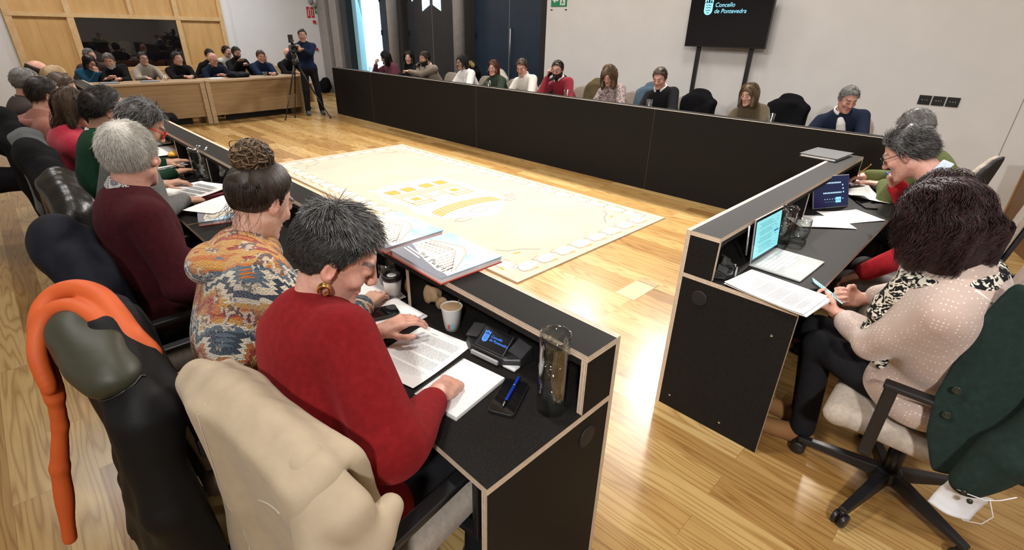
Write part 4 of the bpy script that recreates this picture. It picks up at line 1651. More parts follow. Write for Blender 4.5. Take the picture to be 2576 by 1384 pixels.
# ================================================================== the near people, one by one
def red_sweater_woman():
    p = Person('red', 'person in red wool sweater with short spiky grey hair and gold earring, fist on notebook', (0.375, 0.985), (0.510, 1.130, 1.185),
               heading=4, yaw=-32, pitch=31, roll=-3, sex='f', build=1.08, skin='pink', vox=0.0036, rh=(0.645, 0.905, 0.795), rpose='fist', rfd=(0.9, 0.42, -0.25), rpn=(-0.15, 0.1, -1), rpole=(-0.15, -0.75, -0.75),
               lh=(0.70, 1.30, 0.79), eyes='down', hk=1.09)
    p.make_body((0.06, 0.05, 0.045)); p.add_eyes()
    p.top(M_REDWOOL, 'sweater', th=0.020, seed=12, fold=0.0085, vox=0.0048, wide=1.09, hem=.06, sleeve=.86, lowneck=0.004, freq=15)
    p.collar(M_WHITEC, 'undershirt_neckline', gap=0, hgt=0.016, r0=0.062, vox=0.003, lift=-0.012)
    p.trousers(); p.shoes()
    # hair
    p.cap(HAIR['darkpepper'], 0.010, vox=0.0045, lump=0.003, sides=None)
    top = lambda q: q[:, 2] > .068
    r = np.random.default_rng(3)
    wh = whorl((0.0, -.055, .12), 0.42)
    def d_top(q, n):
        return wh(q, n) + np.array([.25, .25, 0])
    p.hair(HAIR['saltpepper'], 3400, d_top, lambda q: 0.018 + 0.030 * np.clip((q[:, 2] - .06) / .06, 0, 1) * np.random.default_rng(8).uniform(.3, 1.3, len(q)), 7, 0.0010, t=0.008, cond=top, gmix=0.05, jitter=0.32, seed=31, lift=0.010, name='hair_top')
    side = lambda q: (q[:, 2] <= .075) & ~((np.abs(q[:, 1] - .0) < .030) & (q[:, 2] < .022))
    p.hair(HAIR['darkpepper'], 5200, tangent((0.0, -0.55, -0.8), 0.16), lambda q: np.interp(q[:, 2], [-.08, 0, .09], [.012, .016, .026]), 5, 0.0009, t=0.006, cond=side, jitter=0.16, seed=32, lift=0.006, name='hair_sides')
    # fringe falling over the forehead
    p.hair(HAIR['grey'], 300, lambda q, n: n * .5 + np.array([0.5, 0.35, -0.2]), 0.048, 6, 0.0008, t=0.010, cond=lambda q: (q[:, 1] > .050) & (q[:, 2] > .07), gmix=0.12, jitter=0.22, seed=33, name='fringe')
    # gold creole with ridges
    c = p.hl(.0855, .004, -.058)
    mb = MB()
    R = Matrix([list(x) for x in p.HM]).to_4x4()
    for k in range(4):
        pts = [Vector(p.hl(.084 + .004 * k - .006 + .003 * math.sin(a), .004 + .013 * math.cos(a), -.058 + .015 * math.sin(a))) for a in np.linspace(-1.2, 4.3, 16)]
        mb.tube(pts, [.001] + [.0030] * 14 + [.001], 7)
    mb.build('earring', M_GOLD, p.root, world=True)
    return p


def bun_woman():
    p = Person('bun', 'person with curly hair bun in colourful zigzag knitted hooded cardigan', (0.34, 1.61), (0.535, 1.68, 1.195),
               heading=0, yaw=14, pitch=32, sex='f', build=1.0, skin='fair', vox=0.0044, rh=(0.75, 1.50, 0.79), lh=(0.74, 1.85, 0.79), eyes='down', rpole=(-0.2, -0.7, -0.8), hk=1.05)
    p.make_body((0.03, 0.018, 0.012)); p.add_eyes()
    p.top(M_AZTEC, 'cardigan', th=0.024, seed=5, fold=0.006, vox=0.0055, wide=1.03)
    p.ring(M_AZTEC, 'hood', 0.098, 0.036, tilt=-0.35, cen=p.nb - p.tf * 0.012 - p.up * 0.016, seed=8, fold=0.008, squash=1.15, back=0.28, vox=0.0055, freq=22)
    p.ring(M_WHITEC, 'undershirt_neckline', 0.060, 0.010, tilt=-0.1, cen=p.nb - p.up * 0.004, fold=0.001, vox=0.004)
    p.trousers(M_JEANS); p.shoes()
    bunc = np.array([0.0, -.078, .118])
    p.cap(HAIR['darkbrown'], 0.011, vox=0.005, lump=0.003)
    p.hair(HAIR['darkbrown'], 3600, lambda q, n: (bunc - q) / np.linalg.norm(bunc - q, axis=1)[:, None] + n * .12, lambda q: np.linalg.norm(bunc - q, axis=1) * 1.25, 9, 0.0010, t=0.006, jitter=0.05, gmix=0, seed=41, lift=0.009, name='hair_pulled_back', collide='skull', aim=bunc)
    # the bun: looped curls round a core
    S = Shape(0.02); S.ell(p.hl(*bunc) , np.array([.049, .047, .042])); S.rc(p.hl(0, -.06, .09), p.hl(*bunc), .035, .035)
    fo = folds(6, 0.006, 80); S.post = lambda P, d: d + fo(P)
    bo = shape_mesh('bun', S, 0.005, HAIR['brown'], p.root, 1)
    r = np.random.default_rng(2); n = 900
    d = r.normal(size=(n, 3)); d /= np.linalg.norm(d, axis=1)[:, None]
    P0 = p.hl(*bunc) + d * np.array([.047, .046, .041])
    t = np.cross(d, r.normal(size=(n, 3)))
    core = ell_fn(p.hl(*bunc), np.array([.053, .053, .047]))[0]
    strands('bun_curls', P0, d, t + d * .10, 0.10, 12, 0.0018, HAIR['brown'], p.root, gmix=0.0, curl=0.005, curlf=95, collide=core, jitter=0.12, seed=6, clump=60, aim=p.hl(*bunc), aimw=0.18, maxout=.02)
    n = 240
    d = r.normal(size=(n, 3)); d /= np.linalg.norm(d, axis=1)[:, None]
    P0 = p.hl(*bunc) + d * np.array([.047, .046, .041])
    t = np.cross(d, r.normal(size=(n, 3)))
    strands('bun_locks', P0, d, t + d * .2, 0.12, 14, 0.0042, HAIR['lightbrown'], p.root, gmix=0.0, curl=0.007, curlf=70, collide=core, jitter=0.12, seed=9, aim=p.hl(*bunc), aimw=0.20, taper=.35, maxout=.012)
    # loose wisps at the nape and temple
    p.hair(HAIR['darkbrown'], 150, lambda q, n: n * .5 + np.array([0, -.4, -.9]), 0.13, 9, 0.0008, cond=lambda q: (q[:, 2] < -.03) & (q[:, 1] < -.02), gmix=0.2, curl=0.012, curlf=45, jitter=0.3, seed=44, name='wisps', collide=None)
    p.hair(HAIR['brown'], 60, lambda q, n: n * .6 + np.array([.3, .1, -.6]), 0.09, 8, 0.0006, cond=lambda q: (q[:, 1] > .0) & (q[:, 2] < .03), gmix=0.2, curl=0.008, curlf=60, jitter=0.4, seed=45, name='temple_wisps', collide=None)
    return p


def white_haired_man():
    p = Person('white', 'person with short white hair in burgundy jumper over gingham shirt collar', (0.30, 2.40), (0.335, 2.46, 1.232),
               heading=2, yaw=50, pitch=8, sex='m', build=1.12, skin='pink', vox=0.0048, rh=(0.52, 2.22, 0.62), lh=(0.56, 2.62, 0.62), belly=0.02, hk=1.07)
    p.make_body((0.5, 0.48, 0.45)); p.add_eyes()
    p.top(M_BURG, 'jumper', th=0.018, seed=15, fold=0.005, vox=0.006, collar_drop=.012)
    p.collar(M_GING, 'shirt_collar', gap=0.3, hgt=0.040, r0=0.070, vox=0.004, thick=0.005, slope=-0.3, lift=0.024)
    p.trousers(); p.shoes()
    p.cap(HAIR['white'], 0.009, vox=0.005, lump=0.002)
    p.hair(HAIR['white'], 7500, whorl((0.01, -.070, .115), 0.07), lambda q: np.interp(q[:, 2], [-.08, 0, .12], [.018, .026, .036]), 5, 0.0007, t=0.006, jitter=0.26, seed=51, lift=0.006)
    return p


def curly_woman():
    p = Person('curly', 'person with curly dark brown hair, zebra scarf and dotted sheer blouse, holding a phone', (2.15, -0.06), (2.025, 0.090, 1.185),
               heading=97, yaw=108, pitch=30, sex='f', build=1.30, skin='pink', vox=0.0050, rh=(2.365, 0.250, 0.715), lh=(2.200, 0.275, 0.690), rpose='grip', lpose='grip',
               rfd=(-0.65, 0.75, 0.05), lfd=(0.12, 0.95, 0.15), rpn=(-0.75, -0.35, 0.6), lpn=(0.55, -0.2, 0.8), eyes='down', rpole=(1, -.3, -.8), lpole=(-0.30, 0.10, -1), belly=0.02, knees=((2.34, .36), (2.23, .36)))
    p.make_body(); p.add_eyes()
    p.top(M_SHEER, 'sheer_blouse', th=0.020, seed=23, fold=0.006, vox=0.0055, sleeve=0.80, wide=1.03)
    # straps under the blouse read as pale bands on its surface
    tp = p.topS
    for sd in (1, -1):
        pts = []
        for t in np.linspace(0, 1, 14):
            q = p.nb + sd * p.tr * (.10 - .025 * t) - p.tf * (.02 + .15 * math.sin(min(1, t * 1.3) * 1.57)) - p.up * (.02 + .30 * t)
            for _ in range(12):
                v = tp(q[None])[0]
                g = np.array([tp((q + np.eye(3)[k] * .004)[None])[0] - v for k in range(3)]) / .004
                q = q - g / (np.linalg.norm(g) + 1e-9) * (v - 0.0008)
            pts.append(q)
        mb = MB()
        for i in range(len(pts) - 1):
            mb.tube([pts[i], pts[i + 1]], 0.0045, 6)
        mb.build('strap', plain('pale_strap', (0.72, 0.64, 0.58), 0.7), p.root, world=True)
    p.ring(M_ZEBRA, 'scarf', 0.100, 0.038, tilt=0.10, cen=p.nb + p.tf * 0.012 + p.up * 0.002, seed=18, fold=0.006, squash=1.18, vox=0.0055)
    S = Shape(0.02)
    a = p.nb - p.tr * .075 + p.tf * .10
    S.chain([a, a - p.up * .12 + p.tf * .07, a - p.up * .26 + p.tf * .07, a - p.up * .36 + p.tf * .04], [.035, .040, .040, .030])
    fo = folds(4, 0.007, 40); S.post = lambda P, d: d + fo(P)
    shape_mesh('scarf_end', S, 0.006, M_ZEBRA, p.root)
    p.trousers(vox=0.009); p.shoes(plain('tan_suede', (0.24, 0.11, 0.035), 0.8))
    p.long_shell(HAIR['burgundy'], length=0.145, width=0.066, bulge=0.030, lump=0.017, vox=0.006, front=0.55)
    p.hair(HAIR['burgundy'], 7500, parted, lambda q: np.interp(q[:, 2], [-.06, .12], [.12, .25]) , 14, 0.0009, t=0.03, gmix=0.18, curl=0.0110, curlf=66, jitter=0.2, seed=61, clump=230, lift=0.004, name='hair_curls', collide='shell', stick=.45, maxout=.030)
    return p


def red_glasses_man():
    p = Person('redgl', 'person with red framed glasses and grey sweater leaning over open papers', (0.36, 3.40), (0.565, 3.47, 1.195), heading=0, yaw=-4, pitch=38, sex='m', build=1.08, skin='tan', vox=0.0062,
               rh=(0.63, 3.28, 0.79), lh=(0.62, 3.72, 0.79), rpose='grip', rfd=(0.95, 0.1, -.2), rpole=(-.2, -.8, -.6), eyes='down', hk=1.09)
    p.make_body(); p.add_eyes(); p.top(M_GREYK, 'sweater', th=0.018, seed=31, vox=0.008); p.trousers(); p.shoes()
    p.glasses(M_REDFRAME, (.025, .019), 0.0034)
    p.cap(HAIR['saltpepper'], 0.011, vox=0.006)
    p.hair(HAIR['saltpepper'], 2600, tangent((0.2, -.5, -.7), .3), .045, 5, 0.0011, t=0.007, jitter=.3, seed=71)
    return p


def mid_people():
    R = []
    p = Person('green', 'person with receding black hair in dark green sweater, white collar and thin glasses', (0.33, 3.98), (0.50, 4.05, 1.215), heading=0, yaw=4, pitch=18, sex='m', build=1.05, skin='tan', vox=0.0066,
               rh=(0.74, 3.98, 0.79), lh=(0.78, 4.35, 0.79), rpose='flat', lpose='flat', hk=1.13)
    p.make_body(); p.add_eyes(); p.top(M_GREENK, 'sweater', seed=33, vox=0.009, collar_drop=.014); p.collar(M_WHITEC, 'shirt_collar', vox=0.006, thick=.006); p.trousers(); p.shoes()
    line = HAIRLINE.copy(); line[7:, 1] += .022; line[5:7, 1] += .01
    p.cap(HAIR['black'], 0.011, line, vox=0.006); p.hair(HAIR['black'], 2200, tangent((0, -.8, -.4), .12), .055, 5, 0.0011, line, jitter=.12, seed=72)
    p.glasses(M_BLKFRAME, (.022, .016), 0.0017)
    p = Person('pink', 'person with brown bobbed hair in raspberry red top, back to us', (0.27, 4.55), (0.385, 4.50, 1.19), heading=0, yaw=12, pitch=16, sex='f', skin='fair', vox=0.0075, rh=(0.66, 4.4, 0.79), lh=(0.66, 4.7, 0.79))
    p.make_body(); p.add_eyes(); p.top(M_PINK, 'top', seed=34, vox=0.010); p.trousers(); p.shoes()
    p.long_shell(HAIR['darkbrown'], .11, .046, vox=.007, front=.8); p.hair(HAIR['brown'], 2200, parted, .18, 9, 0.0012, t=.014, gmix=.15, seed=73, lift=.002, collide='shell', jitter=.05, stick=.7, maxout=.03)
    p = Person('hood', 'person in salmon hooded sweatshirt with short dark hair and glasses', (0.20, 5.18), (0.312, 5.15, 1.215), heading=0, yaw=6, pitch=10, sex='m', build=1.02, skin='fair', vox=0.0080, rh=(0.55, 5.0, 0.79), lh=(0.55, 5.4, 0.79))
    p.make_body(); p.add_eyes(); p.top(M_SALMON, 'sweatshirt', th=.02, seed=35, vox=0.011); p.trousers(); p.shoes()
    p.ring(M_SALMON, 'hood', .095, .032, tilt=-.4, cen=p.nb - p.tf * .02 - p.up * .01, vox=.010, back=.5, squash=1.12)
    p.cap(HAIR['black'], .012, vox=.007); p.hair(HAIR['darkbrown'], 1600, tangent((0, -.4, -.8), .3), .035, 4, 0.0013, jitter=.3, seed=74); p.glasses(M_BLKFRAME, (.022, .016), .0018)
    p = Person('p9', 'person with short brown hair mostly hidden behind the salmon hoodie man', (0.25, 5.95), (0.475, 5.88, 1.19), heading=0, yaw=-15, pitch=22, sex='m', skin='fair', vox=0.009, rh=(0.75, 5.75, 0.79), lh=(0.75, 6.1, 0.79))
    p.make_body(); p.add_eyes(); p.top(M_BLACKC, 'sweater', seed=36, vox=0.012); p.trousers(); p.shoes(); p.cap(HAIR['brown'], .012, vox=.008); p.hair(HAIR['brown'], 1000, tangent((0, -.4, -.8), .3), .035, 4, 0.0014, jitter=.3, seed=75)
    p = Person('greyold', 'person with grey crew cut, pale blue collar and brown jacket near the left edge', (0.14, 6.25), (0.285, 6.22, 1.215), heading=0, yaw=-6, pitch=10, sex='m', build=1.08, skin='pink', vox=0.0090, rh=(0.6, 6.1, 0.79), lh=(0.6, 6.5, 0.79))
    p.make_body((.2, .19, .18)); p.add_eyes(); p.top(M_BROWNJ, 'jacket', th=.022, seed=37, vox=0.012, collar_drop=.014); p.collar(M_BLUEC, 'shirt_collar', vox=.007, thick=.007, hgt=.04); p.trousers(); p.shoes(); p.cap(HAIR['grey'], .009, vox=.008); p.hair(HAIR['grey'], 900, tangent((0, -.4, -.8), .4), .02, 3, 0.0014, jitter=.3, seed=76)
    p = Person('blond', 'person with blond hair between the bald man and the salmon hoodie man', (0.32, 6.85), (0.53, 6.80, 1.20), heading=0, yaw=-25, pitch=12, sex='f', skin='fair', vox=0.010, rh=(0.8, 6.7, 0.79), lh=(0.8, 7.0, 0.79))
    p.make_body(); p.add_eyes(); p.top(M_BLACKC, 'top', seed=38, vox=0.013); p.trousers(); p.shoes(); p.long_shell(HAIR['blonde'], .10, .045, vox=.009); 
    p = Person('bald', 'person with a bald crown and dark hair at the back, leaning at the far left', (0.24, 7.65), (0.465, 7.60, 1.205), heading=0, yaw=-10, pitch=28, sex='m', build=1.05, skin='pink', vox=0.0095, rh=(0.75, 7.45, 0.79), lh=(0.75, 7.8, 0.79))
    p.make_body(); p.add_eyes(); p.top(M_BLACKC, 'jacket', seed=39, vox=0.013); p.trousers(); p.shoes()
    line = HAIRLINE.copy(); line[:, 1] += np.array([.06, .06, .05, .04, .03, .03, .2, .2, .2, .2]); S = HAIRLINE
    def rim():
        sk = p.skull(.011)
        def post(P, d):
            q = p.to_local(P)
            zl = np.interp(q[:, 1], HAIRLINE[:, 0], HAIRLINE[:, 1])
            return np.maximum(np.maximum(d, (zl - q[:, 2]) * p.hs), np.maximum((q[:, 2] - .055) * p.hs, (q[:, 1] - .02) * p.hs))
        sk.post = post
        shape_mesh('hair', sk, .008, HAIR['darkbrown'], p.root)
    rim()
    p = Person('edge', 'person with grey hair cut off by the left edge of the picture', (-0.30, 5.75), (-0.07, 5.72, 1.16), heading=0, yaw=30, pitch=10, sex='m', skin='fair', vox=0.010, rh=(0.3, 5.6, 0.7), lh=(0.3, 5.9, 0.7))
    p.make_body(); p.add_eyes(); p.top(M_BLACKC, 'jacket', seed=40, vox=0.013); p.trousers(); p.shoes(); p.cap(HAIR['grey'], .012, vox=.008)
    # desk C
    p = Person('c36', 'person with wavy grey hair and glasses in coral red jumper over pale blue collar', (3.14, -0.02), (3.265, 0.375, 1.185), heading=88, yaw=86, pitch=36, sex='m', build=1.12, skin='pink', vox=0.0062,
               rh=(3.50, 0.40, 0.97), lh=(2.93, 0.34, 0.62), rpose='grip', rfd=(-.6, .3, .75), rpn=(-.5, -.8, .1), lpose='relax', rpole=(.8, .2, -.8), eyes='down', fwd=.09, hk=1.04)
    p.make_body((.12, .11, .10)); p.add_eyes(); p.top(M_CORAL, 'jumper', th=.018, seed=41, vox=.008, collar_drop=.022); p.collar(M_BLUEC, 'shirt_collar', vox=.005, thick=.005, hgt=.050, slope=-.35, lift=.030, r0=.082); p.trousers(fabric('grey_trousers', (.22, .21, .20))); p.shoes()
    p.cap(HAIR['saltpepper'], .014, vox=.006, lump=.006); p.hair(HAIR['saltpepper'], 3200, tangent((.1, -.7, -.3), .22), .052, 7, 0.0011, t=.008, gmix=.05, curl=.004, curlf=90, jitter=.22, seed=77, clump=260); p.glasses(M_BLKFRAME, (.022, .018), .0016)
    p = Person('c35', 'person with cropped grey hair in olive green jumper, writing with an orange pencil', (4.14, 0.10), (4.20, 0.49, 1.185), heading=92, yaw=74, pitch=36, sex='m', build=1.1, skin='pink', vox=0.0075,
               rh=(4.42, 0.70, 0.80), lh=(4.30, 0.56, 0.785), rpose='grip', lpose='flat', rfd=(-.5, .6, -.1), lfd=(-.2, .9, 0), eyes='down', rpole=(.9, -.2, -.5), lpole=(-.9, -.2, -.5))
    p.make_body((.15, .14, .13)); p.add_eyes(); p.top(M_OLIVEK, 'jumper', th=.02, seed=42, vox=.010, collar_drop=.016); p.collar(M_WHITEC, 'shirt_collar', vox=.006, thick=.006, hgt=.042, lift=.026, r0=.08); p.trousers(); p.shoes()
    p.cap(HAIR['grey'], .010, vox=.007); p.hair(HAIR['grey'], 1800, tangent((0, -.6, -.6), .3), .032, 4, .0012, jitter=.3, seed=78)


# ================================================================== people behind desk B and D
def simple(name, label, hip, head, heading, yaw, pitch, sex, skin, topm, hairm, style, topname='sweater', group=None, hands=None, vox=0.0085, collar=None, glasses=None, beard=None, eyes='open', build=1.0, pose=('relax', 'relax'), fd=(None, None), pn=(None, None), roll=0, ln=.22, trous=None, pole=(None, None)):
    hn = hands or (None, None)
    p = Person(name, label, hip, head, heading=heading, yaw=yaw, pitch=pitch, roll=roll, sex=sex, build=build, skin=skin, vox=vox, rh=hn[0], lh=hn[1], rpose=pose[0], lpose=pose[1], group=group, eyes=eyes, rfd=fd[0], lfd=fd[1], rpn=pn[0], lpn=pn[1], rpole=pole[0], lpole=pole[1])
    p.make_body((.03, .02, .015) if style != 'bald' else (.12, .10, .09)); p.add_eyes()
    p.top(topm, topname, seed=abs(hash(label)) % 997 if False else len(label) * 7 % 97, vox=vox * 1.35, collar_drop=.014 if collar else 0.0)
    if collar: p.collar(collar, 'shirt_collar', vox=.0065, thick=.008, hgt=.050, lift=.014, r0=.075)
    p.trousers(trous, vox=.016); p.shoes(vox=.016)
    if style == 'short':
        p.cap(hairm, .008, vox=.0075, lump=.005, freq=110); p.hair(hairm, 1300, tangent((.15, -.5, -.6), .28), .034, 4, .0015, jitter=.2, seed=len(label))
    elif style == 'crop':
        p.cap(hairm, .007, vox=.0075)
    elif style == 'long':
        p.long_shell(hairm, ln, .046, front=.5); p.hair(hairm, 1000, parted, ln + .08, 10, .0015, t=.014, gmix=.16, seed=len(label), lift=.002, collide='shell', jitter=.05, stick=.7, maxout=.03, cond=noface)
    elif style == 'bob':
        p.long_shell(hairm, .12, .046, front=.6); p.hair(hairm, 900, parted, .17, 8, .0015, t=.014, gmix=.16, seed=len(label), lift=.002, collide='shell', jitter=.05, stick=.7, maxout=.03, cond=noface)
    elif style == 'curly':
        p.long_shell(hairm, ln, .056, front=.6, lump=.012, bulge=.024); p.hair(hairm, 1400, parted, ln + .06, 12, .0016, t=.02, gmix=.16, curl=.007, curlf=75, jitter=.15, seed=len(label), lift=.003, clump=150, collide='shell', stick=.7, maxout=.035, cond=noface)
    if glasses: p.glasses(glasses, (.023, .017), .0020)
    if beard: p.beard(beard)
    return p
    return p


GB, GD = 'council members behind the long desk', 'attendees at the far wooden tables'


def far_people():
    H = HAIR
    W = 5.80
    B = lambda y, dx=0, dz=0: (6.10 + dx, y, 1.19 + dz)
    hb = lambda y, x=6.36: (x, y)
    def on(y, a=.16, x=W): return ((x, y + a, .78), (x, y - a, .78))
    # heading 180: right hand lies towards +y
    simple('w24', 'person in maroon top with long dark hair, hand on mouth, at the long desk', hb(9.78), (6.10, 9.82, 1.175), 180, 165, 26, 'f', 'tan', M_MAROON, H['black'], 'long', 'top', GB, ((5.93, 9.93, 1.03), (5.92, 9.66, .80)), pose=('loose', 'relax'), fd=((-.1, -.5, .8), None), pn=((.9, -.2, .2), None), eyes='down', ln=.26)
    simple('w25', 'person with long black hair and black jacket looking towards us, beside the maroon top', hb(9.05), (6.16, 9.06, 1.20), 180, 222, 6, 'f', 'fair', M_BLACKC, H['black'], 'long', 'jacket', GB, on(9.05), ln=.25)
    simple('m26', 'bearded person in beige jacket resting chin on fist', hb(8.32, 6.34), (6.08, 8.42, 1.215), 180, 170, 14, 'm', 'tan', M_BEIGEJ, H['darkbrown'], 'short', 'jacket', GB, ((5.98, 8.50, 1.02), (5.84, 8.62, .98)), pose=('fist', 'fist'), fd=((-.1, .1, 1), (-.8, .5, .1)), pn=((1, .1, .1), None), beard=H['darkbrown'], collar=M_WHITEC)
    simple('w27', 'person in white jacket with chin length black hair and glasses', hb(7.30), (6.13, 7.38, 1.205), 180, 172, 12, 'f', 'tan', M_WHITEC, H['black'], 'bob', 'jacket', GB, on(7.3), glasses=M_BLKFRAME)
    simple('w28', 'red haired person with glasses in dark green blouse', hb(6.55), (6.14, 6.58, 1.15), 180, 205, 4, 'f', 'pink', M_DGREEN, H['auburn'], 'bob', 'blouse', GB, on(6.55), glasses=plain('silver_frame', (.5, .5, .5), .3, 1))
    simple('m29', 'person with brown hair in cream shirt looking down at the desk', hb(5.80), (6.10, 5.88, 1.205), 180, 203, 26, 'm', 'pink', M_CREAM, H['brown'], 'short', 'shirt', GB, on(5.8), collar=M_CREAM, eyes='down')
    simple('m30', 'bearded person in wine red jumper holding a hand to one ear', hb(5.05), (6.12, 5.16, 1.215), 180, 198, 14, 'm', 'pink', M_WINE, H['darkbrown'], 'short', 'jumper', GB, ((6.03, 5.27, 1.10), (5.84, 4.92, .78)), pose=('loose', 'relax'), fd=((.05, -.1, 1), None), pn=((.4, -.9, .1), None), collar=M_WHITEC, beard=H['darkbrown'], glasses=M_BLKFRAME, pole=((-.35, .15, -.9), None))
    simple('w31', 'person with wavy light brown hair in floral blouse looking down', hb(4.12), (6.10, 4.22, 1.19), 180, 195, 30, 'f', 'pink', M_FLORAL, H['lightbrown'], 'curly', 'blouse', GB, on(4.1), eyes='down', ln=.20)
    simple('m32', 'person with neat brown hair in black jumper and white collar beside the floral blouse', hb(3.35), (6.12, 3.46, 1.215), 180, 190, 24, 'm', 'pink', M_BLACKC, H['brown'], 'short', 'jumper', GB, on(3.35), collar=M_WHITEC, eyes='down')
    simple('w33', 'person with long blondish brown hair in olive brown suit, below the television', hb(2.22), (6.15, 2.32, 1.12), 180, 172, 16, 'f', 'fair', M_OLIVEJ, H['lightbrown'], 'long', 'suit_jacket', GB, on(2.2), ln=.24, eyes='down')
    p = simple('m34', 'person with grey hair in navy blazer and open white shirt, at the right end', hb(1.30, 6.38), (6.13, 1.33, 1.165), 192, 218, 24, 'm', 'pink', M_NAVY, H['grey'], 'short', 'blazer', GB, ((5.82, 1.48, .78), (5.82, 1.12, .78)), collar=M_WHITEC, eyes='down', build=1.08)
    S = Shape(.02)   # open shirt front
    pts = []
    for t in np.linspace(-.1, 1, 7):
        q = p.nb - p.up * (.030 + .30 * t) + p.tf * .16
        q = on_surface(p.topS, q, 20)
        pts.append(q - p.tf * .024)
    S.chain(pts, [.036, .040, .043, .045, .045, .042, .038])
    shape_mesh('shirt_front', S, .01, M_WHITEC, p.root)
    # far wooden tables: heading 270, right hand lies towards -x
    hd = lambda x, y=12.30: (x, y)
    def onD(x, y=11.72, a=.10): return ((x - a, y, .79), (x + a, y, .79))
    simple('d12', 'person with black bobbed hair in petrol blue jacket resting head on hand', hd(1.38), (1.46, 12.0, 1.06), 270, 300, 24, 'f', 'fair', M_TEAL, H['black'], 'bob', 'jacket', GD, ((1.50, 11.85, .90), (1.62, 11.72, .79)), vox=.011, glasses=M_BLKFRAME, pose=('loose', 'relax'), fd=((0, .2, 1), None))
    simple('d14', 'person with grey hair and beard in black jacket leaning forward with a phone', hd(1.92), (1.74, 11.95, 1.09), 270, 250, 24, 'm', 'pink', M_BLACKC, H['grey'], 'short', 'jacket', GD, ((1.62, 11.66, .82), (1.78, 11.68, .80)), vox=.011, beard=H['white'])
    simple('d15', 'person in grey beige knitted jumper with glasses and tied dark hair', hd(2.32, 12.4), (2.31, 12.2, 1.10), 270, 280, 4, 'f', 'fair', M_GREYBEIGE, H['black'], 'short', 'jumper', GD, ((2.20, 11.78, .79), (2.5, 11.78, .79)), vox=.011, glasses=M_BLKFRAME)
    simple('d16', 'person in black hoodie with clasped hands, short dark hair', hd(2.86), (2.84, 12.05, 1.10), 270, 292, 6, 'm', 'fair', M_BLACKC, H['black'], 'short', 'hoodie', GD, ((2.80, 11.66, .80), (2.92, 11.66, .80)), vox=.011, pose=('loose', 'loose'))
    simple('d17', 'bald person with glasses in navy jumper and white collar, reading', hd(3.50), (3.46, 12.0, 1.075), 270, 285, 20, 'm', 'pink', M_NAVY, H['grey'], 'bald', 'jumper', GD, onD(3.5), vox=.011, collar=M_WHITEC, glasses=M_BLKFRAME, eyes='down')
    simple('d21', 'person with short hair in dark blue knit, hands folded on the wooden table', hd(4.42), (4.42, 12.05, 1.115), 270, 268, 16, 'm', 'pink', M_NAVYB, H['brown'], 'short', 'jumper', GD, ((4.40, 11.68, .80), (4.50, 11.68, .80)), vox=.011, pose=('loose', 'loose'), eyes='down')
    simple('d22', 'bald bearded person in black jumper with hand at chin, behind the tripod', hd(5.05), (5.02, 12.05, 1.155), 270, 292, 10, 'm', 'pink', M_BLACKC, H['grey'], 'bald', 'jumper', GD, ((4.95, 11.68, .80), (5.10, 11.86, .98)), vox=.011, pose=('relax', 'loose'), fd=(None, (0, .1, 1)), beard=H['grey'])
    GS = 'audience on the birch benches'
    simple('d13', 'person with greying hair in profile on the bench under the black window', (1.63, 13.25), (1.62, 13.0, 1.13), 270, 310, 8, 'm', 'fair', M_BROWNJ, H['grey'], 'short', 'jacket', GS, None, vox=.012)
    simple('d18', 'person with black hair half hidden behind the bald reader', (3.70, 13.25), (3.70, 13.0, 1.11), 270, 280, 8, 'm', 'fair', M_BLACKC, H['black'], 'short', 'jumper', GS, None, vox=.012)
    simple('d19', 'person with dark curly hair in cream top on the bench behind', (4.10, 13.45), (4.12, 13.2, 1.17), 270, 300, 4, 'f', 'fair', M_CREAM, H['darkbrown'], 'short', 'top', GS, None, vox=.012)
    simple('d20', 'person with black hair and beard in black jumper on the bench, hands together', (4.20, 12.95), (4.17, 12.75, 1.16), 270, 285, 14, 'm', 'tan', M_BLACKC, H['black'], 'short', 'jumper', GS, ((4.10, 12.52, 1.0), (4.25, 12.5, .92)), vox=.012, beard=H['black'], pose=('loose', 'loose'))
    simple('d21b', 'person with bald head just visible behind the dark blue knit', (4.86, 13.25), (4.83, 13.05, 1.06), 270, 290, 10, 'm', 'pink', M_GREYBEIGE, H['grey'], 'bald', 'jumper', GS, None, vox=.012)


def camera_operator():
    p = Person('op', 'person in dark blue shirt standing behind a video camera on a tripod', (4.95, 11.0, 0.92), (4.90, 10.93, 1.545), heading=252, yaw=250, pitch=4, sex='m', skin='tan', vox=0.0095, stand=True, feet=((4.80, 10.98), (5.10, 10.93)),
               rh=(4.62, 10.72, 1.33), lh=(4.72, 10.62, 1.30), rpose='grip', lpose='grip', hipz=.92)
    p.make_body(); p.add_eyes(); p.top(M_NAVYB, 'shirt', seed=50, vox=.012); p.trousers(vox=.012); p.shoes(plain('canvas_shoe', (.05, .055, .06), .7), vox=.010); p.cap(HAIR['black'], .010, vox=.008)
    return p

